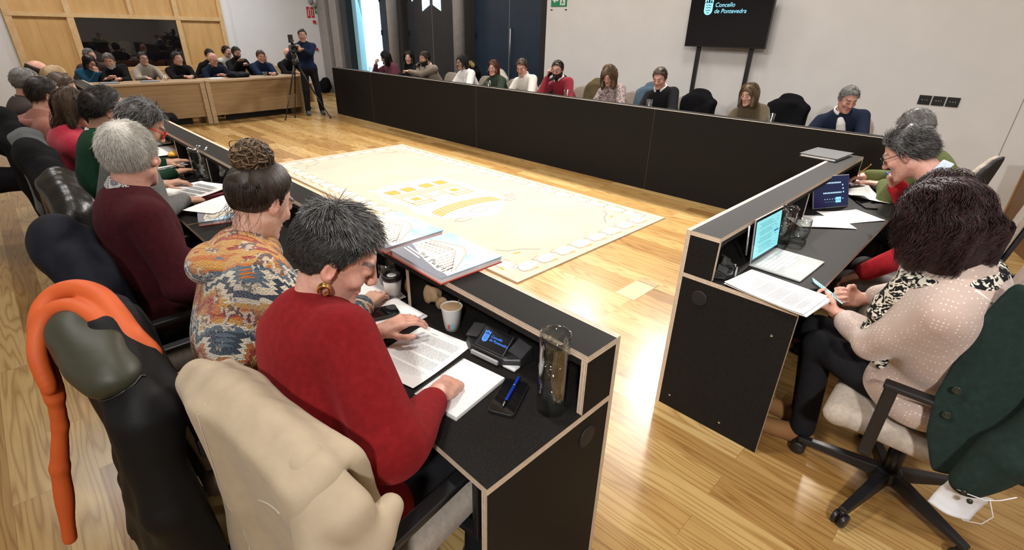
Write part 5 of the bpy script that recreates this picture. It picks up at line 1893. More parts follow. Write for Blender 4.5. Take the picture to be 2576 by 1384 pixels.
# ------------------------------------------------------------------ rug with the town castle
def make_rug():
    x0, x1, y0, y1 = 2.404, 4.577, 2.300, 7.077
    m, nt, b = new_mat('beige_rug_pile')
    v = coords(nt)
    n = N(nt, 'ShaderNodeTexNoise', i_Scale=300.0, i_Detail=2.0); L(nt, v, n.inputs['Vector'])
    n2 = N(nt, 'ShaderNodeTexNoise', i_Scale=2.2, i_Detail=3.0); L(nt, v, n2.inputs['Vector'])
    mi = N(nt, 'ShaderNodeMix', data_type='RGBA', i_0=0.5); L(nt, n.outputs['Fac'], mi.inputs[6]); L(nt, n2.outputs['Fac'], mi.inputs[7])
    r = ramp(nt, [(0.3, (0.42, 0.345, 0.275)), (0.7, (0.52, 0.44, 0.36))]); L(nt, mi.outputs[2], r.inputs['Fac'])
    L(nt, r.outputs['Color'], b.inputs['Base Color']); b.inputs['Roughness'].default_value = 1.0; b.inputs['Specular IOR Level'].default_value = 0.1
    add_bump(nt, b, n.outputs['Fac'], 0.5, 0.004)
    white = plain('rug_white_pile', (0.50, 0.465, 0.41), 1.0, noise=.05, nscale=200, bump=.4, bscale=300)
    grey = plain('rug_grey_line', (0.20, 0.185, 0.15), 1.0)
    gold = plain('rug_gold_pile', (0.44, 0.265, 0.05), 1.0, noise=.08, nscale=200)
    lt = plain('rug_pale_pile', (0.49, 0.455, 0.41), 1.0, noise=.04, nscale=200)
    taupe = plain('rug_taupe_pile', (0.32, 0.285, 0.20), 1.0)
    root = MB().box((x0, y0, 0.0008), (x1, y1, 0.014)).build('rug', [m])
    tag(root, 'large beige rug with a golden castle emblem and garland border', 'rug')
    lay = [0]
    def M(): 
        lay[0] += 1
        return 0.0145 + 0.00012 * (lay[0] % 7)
    B = {k: MB() for k in 'white grey gold lt taupe'.split()}
    def poly(key, pts, dz=0.0):
        a = sum(pts[i][0] * pts[(i + 1) % len(pts)][1] - pts[(i + 1) % len(pts)][0] * pts[i][1] for i in range(len(pts)))
        if a < 0: pts = pts[::-1]
        B[key].prism(pts, 0.0135, 0.0148 + dz)
    def line(key, pts, w, dz=0.0):
        for (ax, ay), (bx, by) in zip(pts[:-1], pts[1:]):
            d = math.hypot(bx - ax, by - ay) + 1e-9
            nx, ny = -(by - ay) / d * w / 2, (bx - ax) / d * w / 2
            poly(key, [(ax + nx, ay + ny), (ax - nx, ay - ny), (bx - nx, by - ny), (bx + nx, by + ny)], dz)
    # garland border: ribbon cells with grey crossings and gold leaves
    def garland(ax, ay, bx, by, inx, iny):
        ln = math.hypot(bx - ax, by - ay); n = max(2, round(ln / 0.235)); ux, uy = (bx - ax) / ln, (by - ay) / ln
        for k in range(n):
            s0, s1 = k * ln / n, (k + 1) * ln / n; d = s1 - s0
            P = lambda s, t: (ax + ux * s + inx * t, ay + uy * s + iny * t)
            poly('white', [P(s0 + .02, -.035), P(s0 + .35 * d, -.062), P(s0 + .7 * d, -.055), P(s1 - .004, -.012), P(s1 - .03, .045), P(s0 + .62 * d, .066), P(s0 + .25 * d, .05), P(s0 + .01, .01)], 0.0)
            line('grey', [P(s0 - .01, .062), P(s0 + .02, .015), P(s0 + .01, -.045), P(s0 + .03, -.07)], 0.007, .0004)
            line('taupe', [P(s0 + .035, -.062), P(s0 + .09, -.078), P(s0 + .12, -.070)], 0.016, .0003)
            line('gold', [P(s0 + .115, -.074), P(s0 + .165, -.078)], 0.018, .0005)
            line('taupe', [P(s0 + .01, .064), P(s0 + .08, .078)], 0.009, .0003)
    o = 0.155
    garland(x0 + o, y0 + o, x1 - o, y0 + o, 0, 1)
    garland(x1 - o, y0 + o, x1 - o, y1 - o, -1, 0)
    garland(x1 - o, y1 - o, x0 + o, y1 - o, 0, -1)
    garland(x0 + o, y1 - o, x0 + o, y0 + o, 1, 0)
    for cx, sx in ((x0, 1), (x1, -1)):
        for cy, sy in ((y0, 1), (y1, -1)):
            line('grey', [(cx + sx * .30, cy + sy * .56), (cx + sx * .36, cy + sy * .47), (cx + sx * .47, cy + sy * .43), (cx + sx * .60, cy + sy * .31)], .008)
            line('gold', [(cx + sx * .36, cy + sy * .40), (cx + sx * .42, cy + sy * .38)], .022)
    # pale shield cloud
    cx, cy = 3.30, 4.42
    blob = [(-.52, .78), (-.40, .70), (-.28, .80), (0, .74), (.28, .80), (.40, .70), (.52, .78), (.47, .55), (.56, .30), (.50, -.1), (.56, -.42), (.42, -.70), (.30, -.82), (.14, -.93), (0, -1.0), (-.14, -.93), (-.30, -.82), (-.42, -.70), (-.56, -.42), (-.50, -.1), (-.56, .30), (-.47, .55)]
    poly('lt', [(cx + a, cy + b * .9) for a, b in blob], -.0003)
    # castle: three rows of gold merlons, galleries, towers, bridge, eddies
    for k, a in enumerate((-.34, -.13, .13, .34)):
        poly('gold', [(cx + a - .075, cy + .50), (cx + a + .075, cy + .50), (cx + a + .06, cy + .36), (cx + a - .06, cy + .36)], .0004)
        line('grey', [(cx + a - .078, cy + .505), (cx + a + .078, cy + .505), (cx + a + .063, cy + .355), (cx + a - .063, cy + .355), (cx + a - .078, cy + .505)], .005, .0006)
    for yy in (.30, .25, .20):
        line('gold', [(cx - .43, cy + yy), (cx + .43, cy + yy)], .018, .0004)
    for sx in (-1, 1):
        a = sx * .27
        line('gold', [(cx + a - .13, cy + .18), (cx + a - .13, cy - .12), (cx + a + .13, cy - .12), (cx + a + .13, cy + .18)], .014, .0004)
        poly('gold', [(cx + a - .05, cy + .12), (cx + a + .05, cy + .12), (cx + a + .05, cy + .02), (cx + a - .05, cy + .02)], .0004)
        for t in range(6):
            line('gold', [(cx + a - .12 + .045 * t, cy - .02), (cx + a - .12 + .045 * t, cy - .11)], .010, .0004)
        line('gold', [(cx + a - .13, cy - .03), (cx + a + .13, cy - .03)], .010, .0004)
    line('gold', [(cx - .09, cy + .15), (cx - .09, cy + .02), (cx + .09, cy + .02), (cx + .09, cy + .15)], .012, .0004)
    arc = lambda r, yb, w: [(cx + w * math.sin(t), cy + yb + r * math.cos(t)) for t in np.linspace(-1.15, 1.15, 15)]
    for k in range(4):
        line('gold', arc(.16, -.50 - .045 * k, .46), .028, .0004)
    for a in np.linspace(-.42, .42, 13):
        line('grey', [(cx + a, cy - .36 - .30 * (a * a)), (cx + a, cy - .52 - .25 * a * a)], .004, .0006)
    for ex, ey, s in ((-.30, -.78, 1), (.02, -.66, 1.2), (.52, -.62, .8), (.62, -.50, .7)):
        line('grey', [(cx + ex + s * .09 * math.cos(t) * (1 + .2 * math.sin(5 * t)), cy + ey + s * .05 * math.sin(t)) for t in np.linspace(0, 5.6, 18)], .007, .0003)
    for k, mm in (('lt', lt), ('white', white), ('taupe', taupe), ('grey', grey), ('gold', gold)):
        nm = {'lt': 'pale_cloud', 'white': 'garland_ribbon', 'taupe': 'garland_leaf', 'grey': 'outline', 'gold': 'castle_pattern'}[k]
        B[k].build(nm, mm, root)


make_rug()

# floor hatch: a lift-out square in the planks
MB().box((2.83, 1.555, 0.0003), (3.12, 1.715, 0.0022)).build('floor_hatch', plain('hatch_wood', (0.60, 0.43, 0.22), .3, noise=.1, nscale=5))
tag(bpy.data.objects['floor_hatch'], 'small rectangular floor outlet hatch between the two desks', 'floor hatch')
o = MB().box((3.125, 1.555, 0.0003), (3.18, 1.715, 0.0030)).build('hatch_flap', plain('hatch_brass', (0.30, 0.20, 0.08), .4), bpy.data.objects['floor_hatch'])

# ------------------------------------------------------------------ office chair
M_UPH = fabric('beige_upholstery', (0.40, 0.34, 0.28), 0.25, 350)
M_SHELL = fabric('charcoal_upholstery', (0.035, 0.034, 0.036), 0.2)
M_NYLON = plain('black_nylon', (0.010, 0.010, 0.011), 0.38)


def loft(rows, closed=True):
    """rows of equal length rings -> V, F (closed tube, capped)"""
    n = len(rows[0]); V = [p for r in rows for p in r]; F = []
    for i in range(len(rows) - 1):
        for k in range(n):
            k2 = (k + 1) % n
            F.append((i * n + k, i * n + k2, (i + 1) * n + k2, (i + 1) * n + k))
    F.append(tuple(reversed(range(n)))); F.append(tuple(range((len(rows) - 1) * n, len(rows) * n)))
    return V, F


def make_chair():
    root = empty('office_chair', (0, 0, 0), 0, 'x', 'chair')
    S = Shape(0.02); S.box((0, 0.0, .415), np.array([.245, .245, .042]), .035)
    S.rc((-.205, .232, .405), (.205, .232, .405), .040, .040, .03)
    S.post = lambda P, d: d - 0.012 * np.exp(-(P[:, 0] ** 2 + (P[:, 1] + .02) ** 2) / .02) * (P[:, 2] > .42)
    V, Q = surface(S, (-.32, -.32, .33), (.32, .34, .50), .010); np_mesh('seat', relax(V, Q, 1), Q, M_UPH, root)
    def back(off, th, nm, mat):
        def f(P):
            z = P[:, 2]; t = np.clip((z - .5) / .48, 0, 1)
            yb = -.235 - .075 * t + .25 * P[:, 0] ** 2 * (0.8) + off
            hw = .215 + .02 * np.sin(t * 3.14) - .03 * t ** 4
            d = np.maximum(np.abs(P[:, 1] - yb) - th, np.abs(P[:, 0]) - hw)
            d = np.maximum(d, np.maximum(z - .955, .47 - z))
            c = np.sqrt(np.maximum(np.abs(P[:, 0]) - hw + .11, 0) ** 2 + np.maximum(z - .845, 0) ** 2) - .11
            return np.maximum(d, c)
        V, Q = surface(f, (-.27, -.36, .44), (.27, -.12, 1.01), .009)
        np_mesh(nm, relax(V, Q, 2), Q, mat, root)
    back(0.014, .016, 'backrest', M_UPH); back(-.018, .012, 'back_shell', M_SHELL)
    for s in (-1, 1):
        mb = MB()
        mb.box((s * .285 - .022, -.21, .640), (s * .285 + .022, .13, .662))
        mb.box((s * .285 - .012, .085, .36), (s * .285 + .012, .125, .64))
        mb.box((min(s * .18, s * .297), .085, .345), (max(s * .18, s * .297), .125, .365))
        mb.box((s * .285 - .012, -.235, .60), (s * .285 + .012, -.205, .662))
        mb.build('armrest', M_NYLON, root, bevel=.006)
    MB().lathe([(.030, .10), (.030, .25), (.022, .25), (.022, .355)], 18).box((-.13, -.12, .352), (.13, .12, .374)).build('gas_column', M_NYLON, root)
    base = MB().lathe([(.0, .13), (.045, .125), (.055, .085), (.05, .07), (0, .07)], 20)
    for k in range(5):
        a = 2 * math.pi * k / 5 + .35
        M = Matrix.Rotation(a, 4, 'Z')
        V = [M @ Vector(p) for p in ((.03, -.028, .075), (.03, .028, .075), (.03, .022, .125), (.03, -.022, .125), (.33, -.018, .070), (.33, .018, .070), (.33, .014, .088), (.33, -.014, .088))]
        base.add(V, [(0, 1, 2, 3), (7, 6, 5, 4), (0, 4, 5, 1), (1, 5, 6, 2), (2, 6, 7, 3), (3, 7, 4, 0)])
    bo = base.build('star_base', M_NYLON, root, bevel=.004)
    for k in range(5):
        a = 2 * math.pi * k / 5 + .35
        c = MB()
        M = Matrix.Rotation(a, 4, 'Z') @ Matrix.Translation((.322, 0, .031)) @ Matrix.Rotation(rad(90), 4, 'X')
        for sx in (-.024, .006):
            c.lathe([(.0, 0), (.026, 0), (.0300, .004), (.0300, .014), (.026, .018), (0, .018)], 20, M=M @ Matrix.Translation((0, 0, sx)))
        M2 = Matrix.Rotation(a, 4, 'Z') @ Matrix.Translation((.322, 0, 0))
        c.lathe([(.010, .045), (.010, .075)], 10, M=M2)
        c.build('caster', M_NYLON, root)
    return root


CH0 = make_chair()
USED = [False]


def put_chair(x, y, heading, label, group='beige office chairs'):
    """heading: the way the sitter faces, in degrees"""
    r = CH0 if not USED[0] else copy_tree(CH0)
    USED[0] = True
    r.location = (x, y, 0); r.rotation_euler = (0, 0, rad(heading - 90))
    r['label'] = label; r['group'] = group
    return r


CHAIRS = [
    (0.51, 1.02, 8, 'beige office chair under the red sweater woman, covered by the beige coat'),
    (0.36, 1.63, 0, 'beige office chair under the cardigan wearer, covered by the black puffer coat'),
    (0.37, 2.42, 0, 'beige office chair under the white haired man, covered by the navy hooded coat'),
    (0.44, 3.34, 0, 'office chair of the red glasses man, covered by a black leather jacket'),
    (0.43, 3.96, 0, 'office chair of the dark green sweater wearer, covered by a black wool coat'),
    (0.42, 4.56, 0, 'office chair of the raspberry red top wearer, covered by a grey jacket'),
    (0.38, 5.22, 0, 'office chair of the salmon hoodie man, covered by a dark coat'),
    (2.17, -0.07, 92, 'beige office chair with black star base, the curly haired woman sits on it'),
    (3.10, 0.02, 88, 'beige office chair under the coral red jumper'),
    (4.14, 0.08, 90, 'beige office chair under the olive green jumper'),
    (4.66, 0.40, 86, 'empty beige office chair by the right wall, nearer of two'),
    (5.10, 0.36, 82, 'empty beige office chair by the right wall, farther of two'),
    (6.40, 9.78, 180, 'office chair behind the person in maroon at the long desk'),
    (6.40, 9.05, 180, 'office chair behind the black haired person looking at us'),
    (6.38, 8.32, 180, 'office chair behind the beige jacketed bearded person'),
    (6.40, 7.30, 180, 'office chair behind the white jacket, with dark fur trimmed coat beside it'),
    (6.40, 6.55, 180, 'office chair under the red haired person, with tan jacket'),
    (6.40, 5.80, 180, 'office chair behind the cream shirt, with dark jacket'),
    (6.40, 5.05, 180, 'office chair behind the wine red jumper, with olive jacket'),
    (6.40, 4.12, 180, 'office chair behind the floral blouse, with denim jacket'),
    (6.40, 3.35, 180, 'office chair behind the black jumper and white collar'),
    (6.40, 2.22, 180, 'office chair behind the olive brown suit, with black coat'),
    (6.42, 1.30, 192, 'office chair behind the navy blazer'),
]
for c in CHAIRS: put_chair(*c)


# ------------------------------------------------------------------ coats over chair backs
def coat(name, label, x, y, heading, mat, cat='coat', top=1.0, hem=.35, w=.25, flare=.05, th=.045, amp=.012, nf=26.0, seed=1, sleeves=(1, 1), hood=0, vox=.009, quilt=0, front=.62, group=None, roll=.05, cut=None, sl=.52, parts=None, skew=0.0, zt=None, lumpy=.35, thin=.045):
    root = empty(name, (x, y, 0), rad(heading - 90), label, cat, group)
    r = np.random.default_rng(seed)
    ph = r.uniform(0, 6.28, 4)
    S = Shape(.03)
    by = lambda z: -.235 - .075 * min(1, max(0, (z - .5) / .48))
    if zt is None: zt = lambda q: top - 1.5 * q ** 2
    xs = np.linspace(-w + .02, w - .02, 7)
    S.chain([(q, by(top) - .004, float(zt(q)) - roll * .75) for q in xs], [roll] * 7, .03)
    for s, on in zip((-1, 1), sleeves):
        if on:
            a = np.array([s * (w - .01), by(top) - .01, float(zt(s * w)) - .075])
            m = a + np.array([s * .055, -.015, -sl * .5]); e = a + np.array([s * .045, .02, -sl])
            S.rc(a, m, .066 + th * .2, .060 + th * .2, .02); S.rc(m, e, .060 + th * .2, .048 + th * .2, .015)
    if hood:
        S.ell((0, by(top) - .055, top - .05), np.array([.15, .075, .10]), None, .03)
        S.ell((0, by(top) - .035, top + .01), np.array([.12, .06, .05]), None, .03)
    fo = folds(seed + 50, amp * lumpy, 18)
    base = S.__call__
    def f(P):
        d = base(P)
        xx, yy, z = P[:, 0], P[:, 1], P[:, 2]
        t = np.clip((top - z) / (top - hem), 0, 1)
        hw = w + flare * t
        tb = np.clip((z - .5) / .48, 0, 1)
        yb = -.235 - .075 * tb + .20 * xx ** 2
        fold = amp * (.25 + t) * (np.sin(xx * nf + ph[0] + .9 * np.sin(z * 5 + ph[1])) + .5 * np.sin(xx * nf * 1.9 + ph[2] + z * 2))
        if quilt: fold = fold * .5 + .010 * np.abs(np.sin(z * math.pi / quilt))
        yo = yb - .046 - .03 * t * skew
        q = np.abs(yy - yo - fold * .6) - np.maximum(th * (1 - .25 * t), thin)
        pan = smax(np.maximum(q, hem + .02 * np.sin(xx * 9 + ph[3]) - z), smax(np.abs(xx) - hw, z - zt(xx) + .02, .03), .03)
        yi = yb + .045
        pin = smax(np.maximum(np.abs(yy - yi + fold * .4) - .022, front - z), smax(np.abs(xx) - w, z - zt(xx) + .02, .03), .02)
        d = smin(d, pan, .035); d = smin(d, pin, .03)
        if fo is not None: d = d + fo(P)
        if cut is not None: d = cut(P, d)
        return d
    V, Q = surface(f, (-w - flare - .20, -.52, hem - .08), (w + flare + .20, -.02, top + .16), vox)
    np_mesh('cloth', relax(V, Q, 2), Q, mat, root)
    root_f = f
    return root, f


def seam(root, f, pts, mat, r=.0014, name='seam', n=24):
    pts = [np.array(p, float) for p in pts]
    out = []
    for a, b in zip(pts[:-1], pts[1:]):
        for t in np.linspace(0, 1, n, endpoint=False): out.append(on_surface(f, a + (b - a) * t))
    MB().tube(out, r, 5).build(name, mat, root)


M_TRENCH = plain('beige_trench_cloth', (0.385, 0.305, 0.205), 0.75, noise=.05, nscale=30, bump=.08, bscale=400, sheen=.1)
M_SEAM = plain('beige_seam', (0.55, 0.47, 0.37), .8)
M_PUFF = plain('black_puffer_nylon', (0.003, 0.003, 0.0035), 0.62, spec=.25, bump=.15, bscale=60)
M_ORANGE = plain('orange_lining', (0.62, 0.105, 0.018), 0.6, bump=.1, bscale=60)
M_OLIVEL = plain('olive_nylon_lining', (0.034, 0.036, 0.021), 0.5, bump=.15, bscale=50)
M_NAVYCOAT = plain('navy_cotton_coat', (0.0045, 0.006, 0.012), 0.75, spec=.2, noise=.2, nscale=40, bump=.15, bscale=200)
M_LEATHER = plain('black_leather', (0.010, 0.010, 0.010), 0.32, bump=.25, bscale=90)
M_BLKWOOL = mat_wool('black_wool', (0.006, 0.006, 0.007), fuzz=.08)
M_GREYJ = fabric('slate_grey_cotton', (0.085, 0.095, 0.10), 0.3)
M_BOTTLE = mat_wool('bottle_green_wool', (0.016, 0.030, 0.026), fuzz=.12)


def spline(pts, m=5):
    P = np.array(pts, float); P = np.vstack([2 * P[0] - P[1], P, 2 * P[-1] - P[-2]])
    out = []
    for i in range(1, len(P) - 2):
        for t in np.linspace(0, 1, m, endpoint=False):
            a, b, c, d = P[i - 1:i + 3]
            out.append(.5 * (2 * b + (c - a) * t + (2 * a - 5 * b + 4 * c - d) * t * t + (3 * b - a - 3 * c + d) * t ** 3))
    out.append(P[-2])
    return out


def near_coats():
    r, f = coat('coat', 'beige trench coat hung over the chair of the red sweater woman', 0.51, 1.02, 8, M_TRENCH, top=1.015, hem=.12, w=.27, flare=.08, th=.034, thin=.030, lumpy=.08, amp=.030, nf=19, seed=4, sleeves=(0, 0), vox=.007, roll=.040, skew=2.5, zt=lambda q: 1.005 - .6 * q ** 2)
    seam(r, f, [(-.055, -.36, .98), (-.10, -.40, .62), (-.13, -.42, .42)], M_SEAM, .0010)
    seam(r, f, [(.08, -.40, .80), (.13, -.38, .83), (.20, -.36, .86)], M_SEAM, .0018)
    seam(r, f, [(-.12, -.42, .50), (-.06, -.43, .44), (-.02, -.45, .30)], M_SEAM, .0012)
    # near sleeve with its cuff poking forward
    S = Shape(.02)
    S.chain([(.22, -.315, .955), (.315, -.31, .88), (.345, -.29, .80), (.335, -.23, .835)], [.040, .046, .040, .026])
    S.chain([(.25, -.33, .90), (.33, -.36, .70), (.34, -.37, .45)], [.05, .07, .075])
    fo = folds(3, .004, 30); S.post = lambda P, d: d + fo(P)
    V, Q = surface(S, (.10, -.50, .34), (.46, .0, 1.05), .007); np_mesh('sleeve', relax(V, Q, 2), Q, M_TRENCH, r)
    # black puffer with orange edge
    r, f = coat('coat', 'black puffer coat with orange and olive lining over the chair of the cardigan wearer', 0.36, 1.63, 0, M_PUFF, top=1.0, hem=.16, w=.295, flare=.06, th=.05, amp=.014, nf=18, seed=7, sleeves=(1, 1), vox=.009, quilt=.17, roll=.055, skew=4.5)
    S = Shape(.03); S.ell((.03, -.36, .965), np.array([.155, .075, .05])); S.ell((.10, -.375, .915), np.array([.165, .065, .075])); S.ell((.19, -.335, .915), np.array([.10, .06, .055]))
    fo = folds(9, .006, 30); S.post = lambda P, d: d + fo(P)
    V, Q = surface(S, S.bounds(.02)[0], S.bounds(.02)[1], .007); np_mesh('hood_lining', relax(V, Q, 2), Q, M_OLIVEL, r)
    S2 = Shape(.012)
    g = lambda P: np.minimum(f(P), S(P))
    arc = spline([(.0, -.475, .78), (-.05, -.462, .90), (-.100, -.436, .975), (-.125, -.395, 1.012), (-.09, -.345, 1.032), (-.01, -.305, 1.030), (.07, -.288, 1.0), (.135, -.275, .955), (.17, -.25, .90)])
    S2.chain(arc, [.023] * len(arc))
    arc2 = spline([(.02, -.475, .82), (-.015, -.468, .91), (-.055, -.442, .965), (-.06, -.405, .998), (-.02, -.362, 1.012), (.06, -.328, .998), (.13, -.310, .955), (.18, -.285, .905)])
    S2.chain(arc2, [.019] * len(arc2))
    S2.chain([arc[0], (-.01, -.49, .68), (-.01, -.53, .55), (.0, -.58, .30)], [.016, .018, .024, .018])
    fo2 = folds(19, .002, 30); S2.post = lambda P, d: d + fo2(P)
    V, Q = surface(S2, S2.bounds(.02)[0], S2.bounds(.02)[1], .006); np_mesh('orange_lining', relax(V, Q, 2), Q, M_ORANGE, r)
    seam(r, g, [(.13, -.40, .86), (.19, -.36, .90), (.26, -.30, .88)], plain('zip_metal', (.10, .10, .10), .4, 1), .003, 'zip')
    # navy coat with hood
    r, f = coat('coat', 'navy blue hooded coat over the chair of the white haired man', 0.37, 2.42, 0, M_NAVYCOAT, top=1.0, hem=.22, w=.26, flare=.08, th=.055, amp=.018, nf=16, seed=11, hood=1, vox=.010)
    for k in range(4):
        q = on_surface(f, (.16 + .015 * k, -.40, .84 - .05 * k))
        MB().lathe([(0, .003), (.006, .003), (.007, 0)], 10, M=Matrix.Translation(q) @ Matrix.Rotation(rad(90), 4, 'X')).build('snap_button', plain('snap_steel', (.25, .25, .26), .3, 1), r)
    coat('jacket', 'black leather jacket over the chair of the red glasses man', 0.44, 3.34, 0, M_LEATHER, 'jacket', top=1.03, hem=.40, w=.25, th=.05, amp=.014, seed=13, vox=.011)
    coat('coat', 'black wool coat over the chair behind the dark green sweater', 0.43, 3.96, 0, M_BLKWOOL, top=1.05, hem=.2, w=.27, th=.065, amp=.018, seed=14, hood=1, vox=.013)
    coat('jacket', 'slate grey jacket over the chair behind the raspberry red top', 0.42, 4.56, 0, M_GREYJ, 'jacket', top=1.06, hem=.35, w=.25, th=.05, amp=.016, seed=15, vox=.012)
    coat('coat', 'bulky black coat over the chair of the salmon hoodie man', 0.38, 5.22, 0, M_BLKWOOL, top=1.08, hem=.2, w=.28, th=.08, amp=.02, seed=16, hood=1, vox=.014)
    coat('coat', 'black padded coat at the left edge, on the chair row behind', -0.10, 4.35, 0, M_PUFF, top=1.0, hem=.3, w=.26, th=.09, amp=.02, seed=17, hood=1, vox=.014) if False else None
    # bottle green blazer on the curly woman's chair
    r, f = coat('blazer', 'bottle green wool blazer hung over the chair of the curly haired woman', 2.17, -0.07, 92, M_BOTTLE, 'blazer', top=1.06, hem=.50, w=.27, flare=.03, th=.045, amp=.012, nf=14, seed=21, sleeves=(0, 1), vox=.009, sl=.50)
    # its left front panel swings forward along the arm rest, with the sleeve over it
    S = Shape(.02)
    def fr(P):
        x, y, z = P[:, 0], P[:, 1], P[:, 2]
        t = np.clip((1.0 - z) / .5, 0, 1)
        xc = -.275 - .045 * t + .012 * np.sin(y * 22 + 1.0) * (.4 + t) - .04 * np.exp(-((y + .19) / .06) ** 2)
        y1 = np.interp(z, [.42, .55, .68, .87, .98, 1.03, 1.14], [-.077, -.02, .0, -.01, -.02, -.03, -.06])
        d = np.maximum(np.abs(x - xc) - .012, np.maximum(y - y1, -.36 - y))
        return smax(d, np.maximum(z - 1.10, .43 - .6 * np.minimum(y + .08, 0) - z), .02)
    V, Q = surface(fr, (-.46, -.42, .38), (-.18, .10, 1.16), .007); np_mesh('front_panel', relax(V, Q, 2), Q, M_BOTTLE, r)
    S.chain([(-.27, -.29, 1.0), (-.355, -.25, .82), (-.395, -.20, .64), (-.405, -.15, .50)], [.066, .068, .060, .052])
    fo = folds(23, .005, 26); S.post = lambda P, d: smax(d + fo(P), .455 + .2 * (P[:, 1] + .15) - P[:, 2], .006)
    V, Q = surface(S, (-.52, -.42, .40), (-.18, -.05, 1.04), .007); np_mesh('sleeve', relax(V, Q, 2), Q, M_BOTTLE, r)
    for yy, zz in ((-.040, .74), (-.045, .645)):
        M = Matrix.Translation((-.325, yy, zz)) @ Matrix.Rotation(rad(-90), 4, 'Y')
        MB().lathe([(0, .004), (.008, .004), (.0115, .007), (.0125, .004), (.012, 0)], 18, M=M).build('button', plain('horn_button', (.02, .024, .018), .25), r)
    for k in range(2):
        M = Matrix.Translation((-.462, -.165 + .02 * k, .475 + .022 * k)) @ Matrix.Rotation(rad(-90), 4, 'Y')
        MB().lathe([(0, .004), (.007, .005), (.008, 0)], 14, M=M).build('cuff_button', plain('horn_button', (.02, .024, .018), .25), r)
    # face mask hanging out of the sleeve
    m = empty('face_mask', (0, 0, 0), 0, 'white face mask hanging from the cuff of the green blazer', 'face mask')
    m.location = r.location; m.rotation_euler = r.rotation_euler
    V, F = [], []
    nx, nz = 10, 12
    for i in range(nx + 1):
        for k in range(nz + 1):
            u, w2 = i / nx - .5, k / nz
            V.append((-.412 + .014 * math.sin(w2 * 3) - .010 * math.cos(u * 5), -.165 + u * .105 + .02 * w2, .475 - .115 * w2 + .003 * math.sin(w2 * 19)))
    for i in range(nx):
        for k in range(nz): F.append((i * (nz + 1) + k, (i + 1) * (nz + 1) + k, (i + 1) * (nz + 1) + k + 1, i * (nz + 1) + k + 1))
    mb = MB().add(V, F, 0, True)
    o = mb.build('mask_sheet', plain('white_nonwoven', (.62, .63, .66), .9), m)
    so = o.modifiers.new('thick', 'SOLIDIFY'); so.thickness = .0018
    MB().tube([(-.402, -.21, .47), (-.41, -.235, .42), (-.40, -.225, .37), (-.39, -.19, .345), (-.40, -.145, .362)], .0016, 5).build('ear_loop', plain('white_elastic', (.7, .7, .72), .8), m)
    MB().tube([(-.47, -.24, .56), (-.475, -.215, .53), (-.475, -.19, .51), (-.465, -.15, .497), (-.44, -.125, .48)], .0016, 5).build('ear_loop', plain('white_elastic', (.7, .7, .72), .8), m)


def far_coats():
    for x, y, mat, lab, seed, tp in (
            (6.42, 7.86, M_BLKWOOL, 'dark coat with yellowish fur trim between the beige jacket and the white jacket', 31, 1.08),
            (6.40, 7.06, plain('cream_coat', (.55, .50, .43), .8), 'cream coat on the chair behind the white jacket', 32, 1.03),
            (6.40, 6.36, plain('tan_leather', (.26, .15, .095), .5), 'tan leather jacket behind the red haired person', 33, 1.0),
            (6.40, 5.62, M_NAVYCOAT, 'dark jacket on the chair behind the cream shirt', 34, 1.04),
            (6.40, 4.82, plain('olive_corduroy', (.10, .075, .030), .9), 'olive brown jacket behind the wine red jumper', 35, 1.04),
            (6.40, 3.90, plain('faded_denim', (.075, .13, .18), .9), 'faded denim jacket behind the floral blouse', 36, 1.05),
            (6.40, 3.17, M_BLKWOOL, 'black jacket on the chair behind the black jumper', 37, 1.02),
            (6.40, 2.05, M_BLKWOOL, 'black padded coat on the chair behind the olive brown suit', 38, 1.06),
            (6.40, 9.42, plain('grey_coat', (.16, .15, .13), .9), 'grey beige coat between the maroon top and black jacket', 39, 1.0)):
        r, f = coat('coat', lab, x, y, 180, mat, top=tp, hem=.4, w=.22, th=.05, amp=.014, seed=seed, vox=.016, sleeves=(0, 0), hood=1)
        if seed == 31:
            S = Shape(.02); S.chain([(-.10, -.30, 1.11), (.0, -.31, 1.14), (.12, -.30, 1.12)], [.04, .045, .04]); fo = folds(3, .01, 90); S.post = lambda P, d: d + fo(P)
            V, Q = surface(S, (-.2, -.4, 1.0), (.22, -.2, 1.23), .010); np_mesh('fur_trim', V, Q, plain('yellow_fur', (.30, .22, .08), 1.0, noise=.4, nscale=90), r)


near_coats(); far_coats()


# ------------------------------------------------------------------ birch tables and benches at the far wall
M_BIRCH = mat_panel_wood('birch_table_front', (0.27, 0.175, 0.085), (0.36, 0.24, 0.125), (.6, 8, 8))
M_BIRCHT = mat_panel_wood('birch_table_top', (0.38, 0.27, 0.16), (0.46, 0.34, 0.21), (.6, 8, 8))


def far_table(label, x, y, rz, ln, posts):
    r = empty('panel_table', (x, y, 0), rad(rz), label, 'table', 'birch tables at the far wall')
    MB().box((0, -.02, .725), (ln, .62, .76)).build('tabletop', M_BIRCHT, r, bevel=.004)
    MB().box((.01, .0, .13), (ln - .01, .025, .725)).build('front_panel', M_BIRCH, r)
    for p in posts:
        MB().box((p - .04, -.022, .0), (p + .04, .06, .724)).build('post', M_BIRCHT, r)
    for p in (.03, ln - .09):
        MB().box((p, .08, 0), (p + .06, .56, .724)).build('leg', M_BIRCH, r)
    MB().box((.3, .14, 0.0), (ln - .3, .18, .10)).build('plinth', M_BLACK, r)
    return r


far_table('birch panel table at far left where the grey haired man leans', 1.02, 11.06, 0, 1.92, (1.88,))
far_table('birch panel table at the right, next to the tripod', 2.97, 11.06, 7.5, 1.98, (.02, 1.93))

